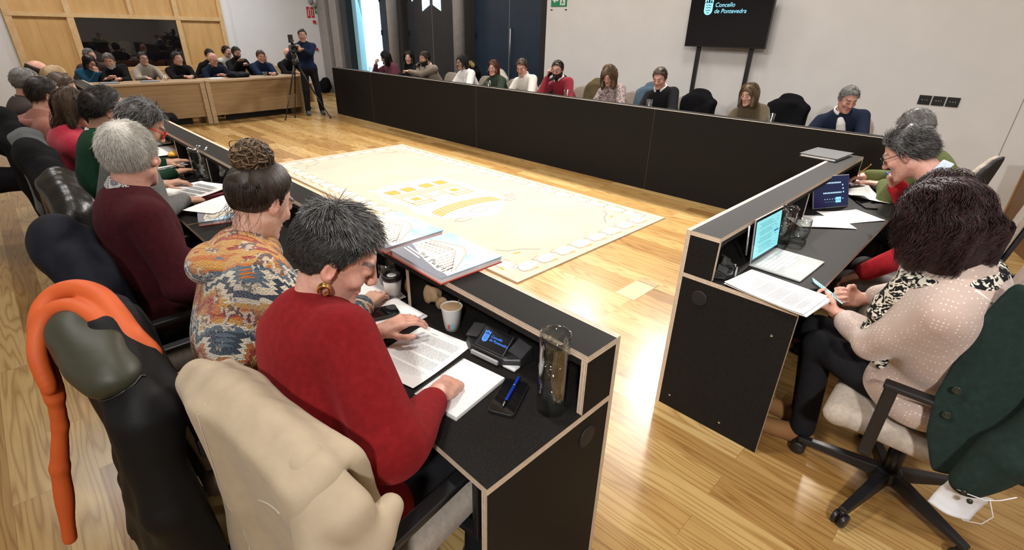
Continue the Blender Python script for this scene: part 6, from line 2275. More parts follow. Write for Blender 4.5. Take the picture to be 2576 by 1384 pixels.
M_BENCH = mat_panel_wood('birch_bench', (0.52, 0.31, 0.13), (0.62, 0.40, 0.19), (1, 8, 8))
for i, (xa, xb, yy) in enumerate(((2.0, 3.35, 12.78), (3.45, 4.75, 12.86), (2.0, 3.35, 13.75), (3.45, 4.95, 13.75), (4.95, 5.9, 12.9))):
    r = empty('bench', (xa, yy, 0), 0, ['birch bench behind the grey beige jumper', 'birch bench behind the bald reader', 'birch bench at the black window, back row left', 'birch bench in the back row by the white wall', 'birch bench end behind the bald bearded person'][i], 'bench', 'birch benches')
    w = xb - xa
    MB().box((0, 0, .42), (w, .42, .455)).build('seat', M_BENCH, r)
    n = int(w / .62)
    for k in range(n):
        MB().box((k * w / n + .01, .40, .46), ((k + 1) * w / n - .01, .43, .84)).build('backrest', M_BENCH, r, bevel=.006)
    for q in (.03, w - .07):
        MB().box((q, .03, 0), (q + .04, .40, .419)).build('leg', M_BENCH, r)

# cream coat lying on the bench
S = Shape(.04); S.ell((3.12, 12.86, .62), np.array([.17, .10, .17])); S.ell((3.05, 12.80, .80), np.array([.12, .10, .09]))
fo = folds(44, .014, 24); S.post = lambda P, d: d + fo(P)
o = shape_mesh('coat', S, .014, plain('cream_coat', (.55, .50, .43), .8)); tag(o, 'crumpled cream coat on the bench behind the black hoodie', 'coat')

# wooden cabinet at the right edge
r = empty('cabinet', (6.64, -0.15, 0), rad(200), 'birch cabinet cut off by the right edge of the picture', 'cabinet')
MB().box((0, 0, 0.0), (.9, .42, .76)).build('carcass', mat_panel_wood('cabinet_wood', (0.17, 0.085, 0.028), (0.23, 0.12, 0.045), (4, 4, 1)), r)
MB().box((-.012, -.012, .76), (.912, .432, .785)).build('top_board', mat_panel_wood('cabinet_edge', (0.36, 0.21, 0.09), (0.42, 0.26, 0.12)), r)
MB().box((-.012, -.01, .0), (.0, .43, .76)).build('edge_strip', mat_panel_wood('cabinet_edge', (0.36, 0.21, 0.09), (0.42, 0.26, 0.12)), r)

# ------------------------------------------------------------------ lettering and the town mark
def text_mesh(name, txt, size, mat, parent, M, shear=0.0, align='LEFT', extrude=0.0):
    cu = bpy.data.curves.new(name, 'FONT')
    cu.body = txt; cu.size = size; cu.shear = shear; cu.align_x = align; cu.extrude = extrude
    o = bpy.data.objects.new(name + '_tmp', cu); COL.objects.link(o)
    dg = bpy.context.evaluated_depsgraph_get()
    me = bpy.data.meshes.new_from_object(o.evaluated_get(dg))
    bpy.data.objects.remove(o)
    me.transform(M)
    me.materials.clear()
    return link_mesh(name, me, parent, (mat,))


def shield_mark(name, h, mat, dark, parent, M):
    """castle over a waved shield, height h, drawn in the xy plane of M"""
    mb = MB()
    w = .56 * h
    n = 14
    sh = [(-w / 2, .68 * h), (-w / 2, .26 * h)] + [(-w / 2 * math.cos(a), .26 * h - .26 * h * math.sin(a)) for a in np.linspace(0, math.pi, n)][1:-1] + [(w / 2, .26 * h), (w / 2, .68 * h)]
    mb.prism(sh, 0, .0004, 0, M=M)
    cas = [(-.5, .71), (.5, .71), (.5, 1.0), (.40, 1.0), (.40, .95), (.33, .95), (.33, .90), (.24, .90), (.22, .96), (.12, 1.0), (0, 1.02), (-.12, 1.0), (-.22, .96), (-.24, .90), (-.33, .90), (-.33, .95), (-.40, .95), (-.40, 1.0), (-.5, 1.0)]
    mb.prism([(a * w, b * h) for a, b in cas], 0, .0004, 0, M=M)
    for c, r, t in ((0, .10, .86), (-.27, .075, .80), (.27, .075, .80)):
        arch = [(c * w - r * w, .705 * h), (c * w + r * w, .705 * h), (c * w + r * w, t * h)] + [(c * w + r * w * math.cos(a), t * h + r * w * .9 * math.sin(a)) for a in np.linspace(.3, math.pi - .3, 5)] + [(c * w - r * w, t * h)]
        mb.prism(arch, .0004, .0007, 1, M=M)
    for k, (yy, ww) in enumerate(((.56, .36), (.42, .36), (.27, .33), (.12, .15))):
        up, lo = [], []
        for t in np.linspace(-1, 1, 17):
            o = .022 * h * math.cos(t * 2 * math.pi) if k < 3 else .0
            x = t * ww * w
            tk = .020 * h * (1 - .7 * t ** 6)
            up.append((x, yy * h + o + tk)); lo.append((x, yy * h + o - tk))
        mb.prism(lo + up[::-1], .0004, .0007, 1, M=M)
    return mb.build(name, [mat, dark], parent)


def RM(loc, rx=0, ry=0, rz=0):
    return Matrix.Translation(loc) @ Matrix.Rotation(rad(rz), 4, 'Z') @ Matrix.Rotation(rad(ry), 4, 'Y') @ Matrix.Rotation(rad(rx), 4, 'X')


M_PAPER = plain('white_paper', (0.80, 0.80, 0.79), 0.8)
M_PRINT = plain('grey_print', (0.42, 0.42, 0.43), 0.8)
M_SCREENBLK = plain('black_glass', (0.006, 0.006, 0.007), 0.06)
M_PLASTIC = plain('black_plastic', (0.012, 0.012, 0.013), 0.4)
M_SILVER = plain('silver_aluminium', (0.48, 0.49, 0.50), 0.35, 0.7)
M_GREYAL = plain('grey_alcantara', (0.40, 0.43, 0.42), 0.6)
M_CYAN = plain('mark_cyan', (0.25, 0.72, 1.0), 0.5, emit=1.0)
M_BLUEL = plain('mark_blue', (0.05, 0.22, 0.95), 0.5, emit=0.9)
M_SCREENDARK = plain('screen_dark', (0.006, 0.007, 0.010), 0.15)


# ---- paper
def sheet(label, cx, cy, rz, w=.21, h=.297, z=H2, n=1, seed=1, lines=True, group='loose papers on the desks', curl=.004, blocks=(), fan=.012, name='paper_sheet', cat='paper'):
    r = np.random.default_rng(seed)
    root = empty(name, (cx, cy, z), rad(rz), label, cat, group)
    mb = MB()
    nx, ny = 6, 8
    tops = 0.0005
    for s in range(n):
        ox, oy, oa = r.normal() * fan * (s > 0), r.normal() * fan * (s > 0), r.normal() * .03 * (s > 0)
        z0 = .0006 + s * .0022 + (0.0 if n == 1 else .0003)
        V, F = [], []
        for i in range(nx + 1):
            for k in range(ny + 1):
                x, y = (i / nx - .5) * w, (k / ny - .5) * h
                c = curl * ((abs(x) / (w / 2)) ** 3 + (abs(y) / (h / 2)) ** 3) * (.4 if s < n - 1 else 1) * (.5 + .5 * math.sin(3 * x / w + 4 * y / h + seed))
                V.append((x * math.cos(oa) - y * math.sin(oa) + ox, x * math.sin(oa) + y * math.cos(oa) + oy, z0 + max(0, c)))
        m0 = len(V)
        V += [(a, b, c - (.0004 if n == 1 else .0018)) for a, b, c in V]
        q = lambda i, k: i * (ny + 1) + k
        for i in range(nx):
            for k in range(ny):
                F.append((q(i, k), q(i + 1, k), q(i + 1, k + 1), q(i, k + 1)))
                F.append(tuple(m0 + a for a in (q(i, k), q(i, k + 1), q(i + 1, k + 1), q(i + 1, k))))
        rim = [q(i, 0) for i in range(nx + 1)] + [q(nx, k) for k in range(1, ny + 1)] + [q(i, ny) for i in range(nx - 1, -1, -1)] + [q(0, k) for k in range(ny - 1, 0, -1)]
        for a, b in zip(rim, rim[1:] + rim[:1]): F.append((a, m0 + a, m0 + b, b))
        mb.add(V, F, 0)
        tops = z0
    mb.build('sheets', [M_PAPER], root)
    if lines:
        pb = MB()
        y = h * .36
        k = 0
        while y > -h * .40:
            k += 1
            if k % 9 == 0: y -= .010; continue
            ll = w * (.40 if k % 9 != 8 else .10 + .2 * r.random())
            x = -w * .40
            while x < ll - .004:
                wd = min(.006 + .016 * r.random(), ll - x)
                pb.box((x, y - .0006, tops + .0005), (x + wd, y + .0006, tops + .0010 + curl * .15)); x += wd + .0028
            y -= .0058
        for (bx, by, bw, bh) in blocks: pb.box((bx - bw / 2, by - bh / 2, tops + .0005), (bx + bw / 2, by + bh / 2, tops + .001))
        if pb.v: pb.build('print', M_PRINT, root)
    return root


def phone(label, cx, cy, rz, z=H2, w=.075, h=.152, group='phones on the desks', lit=None, case=.0105):
    r = empty('mobile_phone', (cx, cy, z), rad(rz), label, 'phone', group)
    def rr(w, h, c):
        return [(sx * (w / 2 - c) + c * math.cos(a), sy * (h / 2 - c) + c * math.sin(a)) for sx, sy, a0 in ((1, 1, 0), (-1, 1, 90), (-1, -1, 180), (1, -1, 270)) for a in [rad(a0 + t) for t in (0, 30, 60, 90)]]
    MB().prism(rr(w, h, .012), .0004, case).build('case', M_PLASTIC, r, bevel=.0012)
    MB().prism(rr(w - .005, h - .005, .010), case - .0001, case + .0005).build('screen', lit or M_SCREENBLK, r)
    return r


def pen(label, a, b, mat, tip=None, r=.0048):
    a, b = Vector(a), Vector(b)
    root = empty('pen', a, 0, label, 'pen')
    d = b - a
    L0 = d.length
    M = d.to_track_quat('Z', 'Y').to_matrix().to_4x4()
    MB().lathe([(r * .8, 0), (r, .006), (r, L0 * .80), (r * .95, L0 * .82)], 14, M=M).build('barrel', mat, root)
    MB().lathe([(r * .95, L0 * .82), (r * .8, L0 * .9), (r * .25, L0 * .985), (.0004, L0)], 14, M=M).lathe([(r * 1.06, L0 * .30), (r * 1.06, L0 * .325)], 14, M=M).build('tip', tip or M_CHROME, root)
    MB().box((r * .9, -.0016, .004), (r * 1.5, .0016, .045), M=M).build('clip', M_CHROME, root)
    return root


# ---- glassware
def carafe(label, x, y, h=.25, r=.042, level=.6, rz=0, group='water carafes', z=H2):
    root = empty('carafe', (x, y, z), rad(rz), label, 'carafe', group)
    n = 40
    def ring(rr, zz, pinch):
        out = []
        for k in range(n):
            a = 2 * math.pi * k / n
            q = rr
            if pinch:
                q = rr + pinch * (.010 * math.exp(-((a - math.pi) / .32) ** 2) - .012 * (math.exp(-((a - math.pi - .62) / .25) ** 2) + math.exp(-((a - math.pi + .62) / .25) ** 2)) * .4)
            out.append((q * math.cos(a), q * math.sin(a), zz - (pinch and .004 * math.exp(-((a - math.pi) / .22) ** 2))))
        return out
    outer = [ring(r * .96, .0006, 0), ring(r, .006, 0), ring(r, h * .5, 0), ring(r, h * .85, 0), ring(r * 1.01, h, 1)]
    t = .0024
    inner = [ring(r * 1.01 - t, h, 1), ring(r - t, h * .85, 0), ring(r - t, h * .5, 0), ring(r - t, .016, 0), ring(r * .9 - t, .013, 0)]
    V, F = loft(outer + inner)
    mb = MB(); mb.add(V, F, 0, True); mb.build('glass_body', glass_mat(), root)
    zt = .0135 + (h - .02) * level
    MB().lathe([(.0, .0138), (r - t - .0006, .0138), (r - t - .0006, zt), (0, zt)], 40).build('water', water_mat(), root)
    mb = MB()
    mb.tube([(r - .001, 0, h * .30), (r + .022, 0, h * .34), (r + .030, 0, h * .5), (r + .028, 0, h * .72), (r + .018, 0, h * .80), (r - .001, 0, h * .80)], .0055, 10)
    mb.build('handle', glass_mat(), root)
    return root


def tumbler(label, x, y, z=H2, h=.095, r=.037, level=.4, group='drinking glasses'):
    root = empty('drinking_glass', (x, y, z), 0, label, 'glass', group)
    t = .0016
    MB().lathe([(r * .62, .0006), (r * .85, .010), (r, h * .45), (r * .92, h), (r * .92 - t, h), (r - t, h * .45), (r * .85 - t, .013), (r * .3, .008), (0, .008)], 30).build('glass_body', glass_mat(), root)
    if level:
        MB().lathe([(0, .0086), (r * .3, .0086), (r * .82 - t, .0136), (r * .97 - t, h * level), (0, h * level)], 30).build('water', water_mat(), root)
    return root


def beaker(label, x, y, z, group='glasses on the long desk'):
    root = empty('drinking_glass', (x, y, z), 0, label, 'glass', group)
    MB().lathe([(.030, .0006), (.034, .004), (.037, .085), (.0352, .085), (.032, .008), (0, .008)], 24).build('glass_body', glass_mat(), root)
    return root


# ---- cups
def cup_print(root, r, h):
    mb = MB()
    for k, (a, m) in enumerate(((200, 0), (222, 1))):
        for q in range(4):
            a0, a1 = rad(a + q * 4.5), rad(a + q * 4.5 + 4.5)
            V = [(r(z) * math.cos(t) * 1.012, r(z) * math.sin(t) * 1.012, z) for t, z in ((a0, h * .14), (a1, h * .14), (a1, h * .34), (a0, h * .34))]
            mb.add(V, [(0, 1, 2, 3)], k)
    mb.build('cup_print', [plain('cup_red', (.55, .06, .05), .5), plain('cup_blue', (.10, .42, .58), .5)], root)


def paper_cup(label, x, y, z=H2, lid=False):
    root = empty('paper_cup', (x, y, z), 0, label, 'cup')
    h = .092 if not lid else .098
    r = lambda zz: .026 + .011 * zz / h
    mp = plain('white_card', (.74, .74, .73), .55)
    if not lid:
        MB().lathe([(.0, .001), (.026, .0006), (r(h), h - .002), (r(h) + .0022, h), (r(h), h + .001), (r(h) - .0012, h - .002), (.0268, .03), (0, .03)], 32).build('cup', mp, root)
        MB().lathe([(0, .0305), (.0275, .0305), (.0275, .034), (0, .034)], 24).build('coffee_residue', plain('coffee_foam', (.34, .20, .09), .7), root)
        MB().lathe([(r(h) - .0014, h - .003), (.0272, .034)], 32).build('stained_lining', plain('coffee_stain', (.48, .33, .18), .7), root)
        MB().box((-.003, -.0008, 0), (.003, .0008, .085), M=RM((.0, .004, .036), 18, 16, 30)).build('stirrer', plain('wood_stirrer', (.42, .27, .12), .7), root)
    else:
        MB().lathe([(.0, .001), (.026, .0006), (r(h), h), (0, h)], 32).build('cup', mp, root)
        MB().lathe([(r(h) + .0018, h - .004), (r(h) + .003, h + .001), (r(h) + .0018, h + .006), (r(h) - .001, h + .014), (r(h) - .005, h + .015), (r(h) - .006, h + .010), (0, h + .010)], 32).build('lid', M_PLASTIC, root)
        MB().lathe([(0, h + .0102), (.018, h + .0102), (.018, h + .0108), (0, h + .0108)], 20).build('lid_insert', mp, root)
    cup_print(root, r, h)
    return root


# ---- conference microphone unit
def mic_unit(label, x, y, rz, text=True, z=H2, s=1.0):
    root = empty('conference_unit', (x, y, z), rad(rz), label, 'conference unit', 'conference microphone units')
    root.scale = (s, s, s)
    # local: user at -y, screen tilted towards the user
    body = MB()
    ol = [(-.125, .045), (-.118, -.020), (-.070, -.055), (.070, -.055), (.118, -.020), (.125, .045), (.085, .062), (-.085, .062)]
    n = len(ol)
    V = [(a, b, .004) for a, b in ol] + [(a * .95, b * .9 + .004, (.028 if b < 0 else .055)) for a, b in ol]
    body.add(V, [tuple(reversed(range(n))), tuple(range(n, 2 * n))] + [(k, (k + 1) % n, n + (k + 1) % n, n + k) for k in range(n)], 0)
    body.build('housing', M_PLASTIC, root, bevel=.004)
    MT = RM((0, -.008, .050), 38)
    MB().box((-.060, -.038, -.022), (.060, .040, .004), M=MT).build('display_block', M_PLASTIC, root, bevel=.003)
    scr = MB().box((-.054, -.032, .0042), (.054, .035, .0052), M=MT).build('display', M_SCREENDARK if text else M_SCREENBLK, root)
    if text:
        M2 = MT @ Matrix.Translation((-.034, -.016, .0056))
        shield_mark('town_mark', .040, M_BLUEL, M_SCREENDARK, scr, M2)
        text_mesh('lettering', 'Concello\nde Pontevedra', .0125, M_BLUEL, scr, MT @ Matrix.Translation((-.016, .006, .0056)), .18)
    M_GRILL = plain('speaker_grille', (.05, .05, .052), .5, bump=.8, bscale=700)
    for sx in (-1, 1):
        g = MB()
        g.box((-.026, -.030, 0), (.026, .026, .004), M=RM((sx * .092, .010, .050), 24, sx * 14))
        for q in range(9): g.box((-.024, -.028 + q * .006, .004), (.024, -.026 + q * .006, .0046), M=RM((sx * .092, .010, .050), 24, sx * 14))
        g.build('speaker_grille', M_GRILL, root)
    MB().box((-.055, -.064, .010), (.055, -.0555, .022), M=RM((0, 0, 0))).build('light_strip', plain('grey_strip', (.40, .40, .40), .4), root)
    MB().box((.066, -.052, .006), (.116, -.0225, .011), M=RM((0, 0, 0))).build('button_strip', plain('white_strip', (.7, .7, .7), .4), root)
    MB().tube([(.02, .045, .055), (.02, .048, .12), (.022, .030, .155)], .003, 8).tube([(.022, .030, .150), (.022, .022, .168)], .006, 10).build('gooseneck', M_PLASTIC, root)
    return root


# ---- the picture book
def mat_sky_cover():
    m, nt, b = new_mat('sky_cover')
    n = N(nt, 'ShaderNodeTexNoise', i_Scale=9.0, i_Detail=4.0)
    L(nt, coords(nt), n.inputs['Vector'])
    r = ramp(nt, [(.35, (.27, .50, .74)), (.7, (.52, .70, .84))]); L(nt, n.outputs['Fac'], r.inputs['Fac'])
    L(nt, r.outputs['Color'], b.inputs['Base Color']); b.inputs['Roughness'].default_value = .3
    return m


M_SKYC = mat_sky_cover()


def picture_book(label, cx, cy, rz, z, w=.315, h=.275, t=.026):
    root = empty('picture_book', (cx, cy, z), rad(rz), label, 'book', 'picture books with a building on the cover')
    redc = plain('red_cover_board', (.50, .06, .03), .4)
    MB().box((-w / 2, -h / 2, .0006), (w / 2, h / 2, .0040)).build('back_cover', redc, root)
    MB().box((-w / 2 + .004, -h / 2 + .004, .0041), (w / 2 - .004, h / 2 - .004, t - .0035)).build('pages', plain('page_block', (.70, .66, .66), .8, noise=.1, nscale=300), root)
    MB().box((-w / 2 - .002, -h / 2, .0006), (-w / 2 + .0038, h / 2, t - .0034)).build('spine', redc, root)
    fc = MB().box((-w / 2, -h / 2, t - .0033), (w / 2, h / 2, t)).build('front_cover', [M_SKYC], root)
    col = {k: MB() for k in 'stone line dark band text roof'.split()}
    def P(k, pts, dz=0.0):
        pts = [(a * w - w / 2, b * h - h / 2) for a, b in pts]
        a = sum(pts[i][0] * pts[(i + 1) % len(pts)][1] - pts[(i + 1) % len(pts)][0] * pts[i][1] for i in range(len(pts)))
        if a < 0: pts = pts[::-1]
        col[k].prism(pts, t - .0001, t + .0003 + dz)
    P('band', [(0, 0), (1, 0), (1, .10), (.80, .14), (.5, .20), (.2, .28), (0, .34)], 0)
    P('stone', [(0.0, .36), (.06, .62), (.50, .80), (.66, .70), (.94, .26), (.97, .12), (.80, .10), (.5, .16), (.2, .27)], .0001)
    P('roof', [(.05, .63), (.50, .82), (.665, .72), (.955, .27), (.945, .25), (.655, .685), (.50, .785), (.06, .60)], .0003)
    def quad(u0, u1, v0, v1):   # facade parameter space left wing / right wing
        return [(u0, v0), (u1, v0), (u1, v1), (u0, v1)]
    for row in range(4):
        for k in range(7):
            x = .09 + k * .060; y = .33 + row * .095 + k * .012 - .02 * row
            if y > .74: continue
            P('line', [(x, y), (x + .018, y + .006), (x + .018, y + .05), (x, y + .045)], .0003)
    for row in range(4):
        for k in range(6):
            x = .56 + k * .062; y = .24 + row * .10 - k * (.012 + .03 * row / 2)
            if y < .13 or y > .66 - .9 * (x - .56): continue
            P('line', [(x, y), (x + .016, y - .010), (x + .016, y + .040), (x, y + .050)], .0003)
    for v in (.14, .10, .06):
        pass
    P('line', [(.06, .50), (.52, .66), (.96, .20), (.95, .19), (.52, .645), (.06, .485)], .0003)
    rr = np.random.default_rng(5)
    for k in range(34):
        x = .30 + .66 * rr.random(); y = .10 + .12 * (1 - x) + .07 * rr.random()
        P('dark', [(x, y), (x + .012, y), (x + .010, y + .045), (x + .002, y + .045)], .0004)
    for k in range(2):
        x = .05 
        while x < .52 - .1 * k:
            d = .010 + .018 * rr.random(); y = .235 - .055 * k - .11 * x
            P('text', [(x, y), (x + d, y - .11 * d), (x + d, y + .024 - .11 * d), (x, y + .024)], .0004); x += d + .006
    mats = dict(stone=plain('cover_stone', (.70, .66, .58), .3), line=plain('cover_line', (.36, .31, .25), .3), dark=plain('cover_dark', (.10, .10, .11), .3), band=plain('cover_band', (.20, .21, .25), .3), text=plain('cover_text', (.78, .78, .78), .3), roof=plain('cover_roof', (.44, .40, .35), .3))
    nm = dict(stone='printed_facade', line='printed_windows', dark='printed_arches', band='printed_street', text='printed_title', roof='printed_cornice')
    for k in col: col[k].build(nm[k], mats[k], fc)
    return root


# desk A, from the near end on --------------------------------------------------
sheet('printed letter with a small crest heading, beside the red sweater sleeve', .755, 1.160, -90 + 11.0, .222, .287, blocks=((-.085, .122, .012, .014), (-.04, .118, .03, .003)), seed=3)
r = empty('spiral_notebook', (.741, .932, H2), rad(-90 + 9), 'open spiral bound notebook under the fist of the red sweater woman', 'notebook')
MB().box((-.083, -.112, .0006), (.083, .112, .003)).build('back_cover', plain('grey_card', (.30, .29, .28), .8), r)
MB().box((-.081, -.110, .0031), (.082, .110, .0125)).build('pages', plain('page_block_white', (.76, .76, .74), .8), r)
MB().box((-.081, -.110, .0127), (.078, .108, .0133)).build('top_page', M_PAPER, r)
w = MB()
for k in range(30):
    y = -.104 + k * .00717
    w.tube([(-.081 + .006 * math.cos(a) , y, .008 + .009 * math.sin(a)) for a in np.linspace(-2.6, 2.6, 9)], .0008, 5)
w.build('spiral', plain('spiral_wire', (.25, .25, .25), .3, 1), r)
MB().box((.03, .070, .01335), (.062, .0705, .0136)).box((.03, .088, .01335), (.062, .0885, .0136)).build('printed_box', M_PRINT, r)
phone('black phone with a blue pen lying on it, next to the near carafe', .815, .800, -90 + 26, w=.078, h=.155, case=.011)
pen('blue ballpoint pen with silver tip lying on the black phone', (.893, .836, H2 + .0170), (.766, .776, H2 + .0170), plain('blue_metal', (.01, .05, .48), .25, .3))
carafe('tall glass carafe half full of water at the near end of the left desk', .873, .690, .252, .042, .62, 55)
mic_unit('black conference unit with the lit town mark, beside the near carafe', .945, .995, -90 + 8)
paper_cup('open paper coffee cup with stirrer under the desk shelf', .935, 1.212)
paper_cup('paper coffee cup with black lid beside the piled papers', .900, 1.535, lid=True)
tumbler('round drinking glass behind the lidded coffee cup', .955, 1.655, h=.105, r=.040, level=.3)
sheet('thick pile of papers with a phone on top, in front of the lidded cup', .800, 1.415, -90 + 4, .17, .20, n=9, seed=8, lines=False, fan=.006)
phone('black phone lying on the pile of papers', .770, 1.440, -90 - 17, z=H2 + .0225)
sheet('loose papers in front of the cardigan wearer', .760, 1.640, -90 - 14, n=5, seed=9, curl=.008, fan=.02, lines=False)
sheet('second stack of loose papers beyond the cardigan wearer', .72, 1.93, -90 + 12, n=4, seed=19, lines=False)
# paper bag with a roll, yellow fruit bag
S = Shape(.01); S.ell((.992, 1.395, H2 + .033), np.array([.020, .058, .030])); S.ell((.985, 1.43, H2 + .03), np.array([.018, .03, .036])); fo = folds(3, .009, 75); S.post = lambda P, d: np.maximum(d + fo(P), H2 + .001 - P[:, 2])
o = shape_mesh('paper_bag', S, .004, plain('kraft_paper', (.36, .24, .13), .8, noise=.15, nscale=60)); tag(o, 'crumpled brown paper bag in the shelf behind the open coffee cup', 'paper bag')
S = Shape(.01); S.ell((.975, 1.505, H2 + .050), np.array([.030, .030, .052])); fo = folds(5, .004, 50); S.post = lambda P, d: np.maximum(d + fo(P), H2 + .001 - P[:, 2])
o = shape_mesh('yellow_bag', S, .004, plain('yellow_plastic', (.62, .40, .05), .5)); tag(o, 'small yellow plastic bag beside the lidded cup', 'bag')
o = MB().lathe([(0, 0.0006), (.020, .0006), (.023, .004), (.021, .010), (.012, .010), (.010, .006), (0, .006)], 24, c=(.905, 1.475, H2)).build('cup_lid', M_PLASTIC); tag(o, 'loose black cup lid lying by the shelf divider', 'lid')
picture_book('picture book with blue sky cover on the desk shelf, nearest the gap', 1.020, 1.345, -90 - 1.5, H1 + .0004)
picture_book('second picture book on the desk shelf, half hidden by the spiky grey hair', 1.018, 1.690, -90 + 1.0, H1 + .0004)
# farther along desk A
picture_book('picture book lying under papers beside the burgundy jumper', .760, 3.02, -90 - 14, H2 + .0004)
sheet('paper lying on the picture book beside the burgundy jumper', .76, 3.14, -60, z=H2 + .027, seed=22, lines=False)
r = sheet('open printed papers under the hands of the red glasses man', .735, 3.545, -90 + 20, .30, .33, n=3, seed=23, curl=.012, z=H2 + .02)
o = MB().box((.58, 3.38, H2 + .0005), (.90, 3.62, H2 + .018)).build('folder', [plain('maroon_folder', (.15, .02, .03), .5)]); tag(o, 'maroon folder underneath the open papers', 'folder')
carafe('large glass carafe beside the red glasses man', .893, 3.86, .225, .060, .0, 20)
carafe('second glass jug just behind the large carafe', .985, 3.70, .20, .045, .3, 0)
phone('black phone beyond the open papers near the large carafe', .80, 4.06, -60)
phone('dark tablet sized device beside the phone and the large carafe', .82, 3.93, -95, w=.13, h=.18)
sheet('thick pile of white documents under the green sleeve', .72, 4.42, -80, .24, .30, n=14, seed=24, fan=.02, lines=False)
sheet('bright sheets spread in front of the raspberry red top', .85, 5.00, -90, .30, .42, n=4, seed=25, fan=.03, blocks=((-.05, .05, .05, .03), (.06, .0, .04, .05), (.02, -.1, .05, .03)), lines=False)
sheet('bright sheets spread beyond the raspberry red top', .84, 5.50, -80, .30, .40, n=3, seed=26, fan=.03, blocks=((-.05, .05, .05, .03), (.06, .0, .04, .05)), lines=False)
S = Shape(.01); S.ell((.93, 4.74, H2 + .02), np.array([.05, .04, .024])); fo = folds(4, .004, 60); S.post = lambda P, d: np.maximum(d + fo(P), H2 + .001 - P[:, 2])
o = shape_mesh('orange_wrapper', S, .006, plain('orange_plastic', (.70, .36, .03), .4)); tag(o, 'crumpled orange wrapper on the bright papers', 'wrapper')
tumbler('drinking glass among the bright papers of the left row', .93, 5.25, h=.10)
for k, (yy, lab) in enumerate(((6.2, 'papers in front of the grey crew cut'), (6.8, 'papers in front of the blond hair'), (7.6, 'papers under the bald crown'))):
    sheet(lab, .80, yy, -90 + 9 * k, n=2, seed=40 + k, lines=False)
o = MB().box((0.93, 8.2, H1 + .0005), (1.05, 8.42, H1 + .02)).build('notebook', [plain('pale_blue_book', (.40, .52, .58), .6)]); tag(o, 'pale blue notebook on the shelf of the left row far end', 'notebook')

# desk C ------------------------------------------------------------------------
def laptop():
    r = empty('laptop', (2.437, .575, H2), rad(-2), 'silver laptop with a bright cyan document on its screen', 'laptop')
    w, d = .312, .228
    kb = MB().box((-w / 2, -d / 2, .0006), (w / 2, d / 2, .009)).build('keyboard_deck', M_GREYAL, r, bevel=.003)
    keys = MB()
    for row, n in enumerate((14, 14, 13, 12, 11)):
        kw = (w - .03) / n
        for k in range(n):
            keys.box((-w / 2 + .015 + k * kw, d / 2 - .022 - row * .0195 - .017, .009), (-w / 2 + .015 + (k + 1) * kw - .0022, d / 2 - .022 - row * .0195, .0105))
    keys.box((-.06, d / 2 - .022 - 5 * .0195 - .016, .009), (.06, d / 2 - .022 - 5 * .0195, .0105))
    keys.build('keys', plain('silver_keys', (.58, .60, .61), .45), kb)
    MB().box((-.052, -d / 2 + .012, .009), (.052, -d / 2 + .066, .0096)).build('trackpad', plain('trackpad_grey', (.66, .68, .68), .35), kb)
    MT = RM((0, d / 2 - .004, .010), 84)
    lid = MB().box((-w / 2, 0, -.004), (w / 2, .214, .003), M=MT).build('screen_lid', M_SILVER, r, bevel=.003)
    MB().box((-w / 2 + .003, .003, .0028), (w / 2 - .003, .211, .0036), M=MT).build('bezel', M_SCREENBLK, lid)
    MB().box((-w / 2 + .013, .012, .0036), (w / 2 - .013, .199, .0040), M=MT).build('display', plain('cyan_display', (.22, .64, .70), .3, emit=.75), lid)
    pr = MB(); rr = np.random.default_rng(3)
    for k in range(21):
        y = .180 - k * .0072
        if k in (4, 9, 14): continue
        x0 = -.11 + (.02 if k % 3 else 0)
        x = x0
        end = .02 + .06 * rr.random()
        while x < end:
            q = .005 + .014 * rr.random(); pr.box((x, y, .0040), (x + q, y + .0016, .0043), M=MT); x += q + .003
        if k % 2 == 0: pr.box((.085, y, .0040), (.085 + .035 * rr.random(), y + .0016, .0043), M=MT)
    pr.build('document_text', plain('display_ink', (.02, .10, .14), .4, emit=.2), lid)
    MB().box((.075, .105, .0040), (.097, .113, .0044), M=MT).box((.102, .105, .0040), (.124, .113, .0044), M=MT).build('buttons', plain('display_navy', (.01, .06, .30), .3, emit=.6), lid)
    MB().box((-w / 2 + .013, .012, .0040), (w / 2 - .013, .020, .0043), M=MT).build('task_bar', plain('task_bar_navy', (.01, .02, .06), .3), lid)
    return r


laptop()
o = MB().tube([(2.278, .715, H2 + .05), (2.276, .73, H2 + .19)], .0045, 10).build('stylus', M_SILVER); tag(o, 'silver stylus clipped to the side of the silver laptop', 'stylus')
r = sheet('stack of printed papers overhanging the desk edge below the silver laptop', 2.10, .498, -6, .228, .325, n=6, seed=51, curl=.006, fan=.008)
pl = sheet('punched plastic sleeve under the overhanging stack of papers', 2.052, .492, -6, .24, .33, n=1, seed=52, lines=False, curl=0, z=H2 - .0) if False else None
mic_unit('angular conference unit in the shelf left of the silver laptop', 2.135, .745, 18, False, s=.82)
carafe('glass carafe of water behind the silver laptop', 2.715, .705, .195, .046, .55, 80)
tumbler('half full drinking glass beside the carafe behind the laptop', 2.845, .650, h=.11, r=.042, level=.38)
sheet('loose white pages between the drinking glass and the tablet', 3.22, .670, 42, n=2, seed=53, curl=.006, lines=False)
sheet('page with a grey table, right in front of the tablet', 3.47, .560, 58, n=1, seed=54, curl=.004, lines=False, blocks=((0, -.06, .15, .055),))


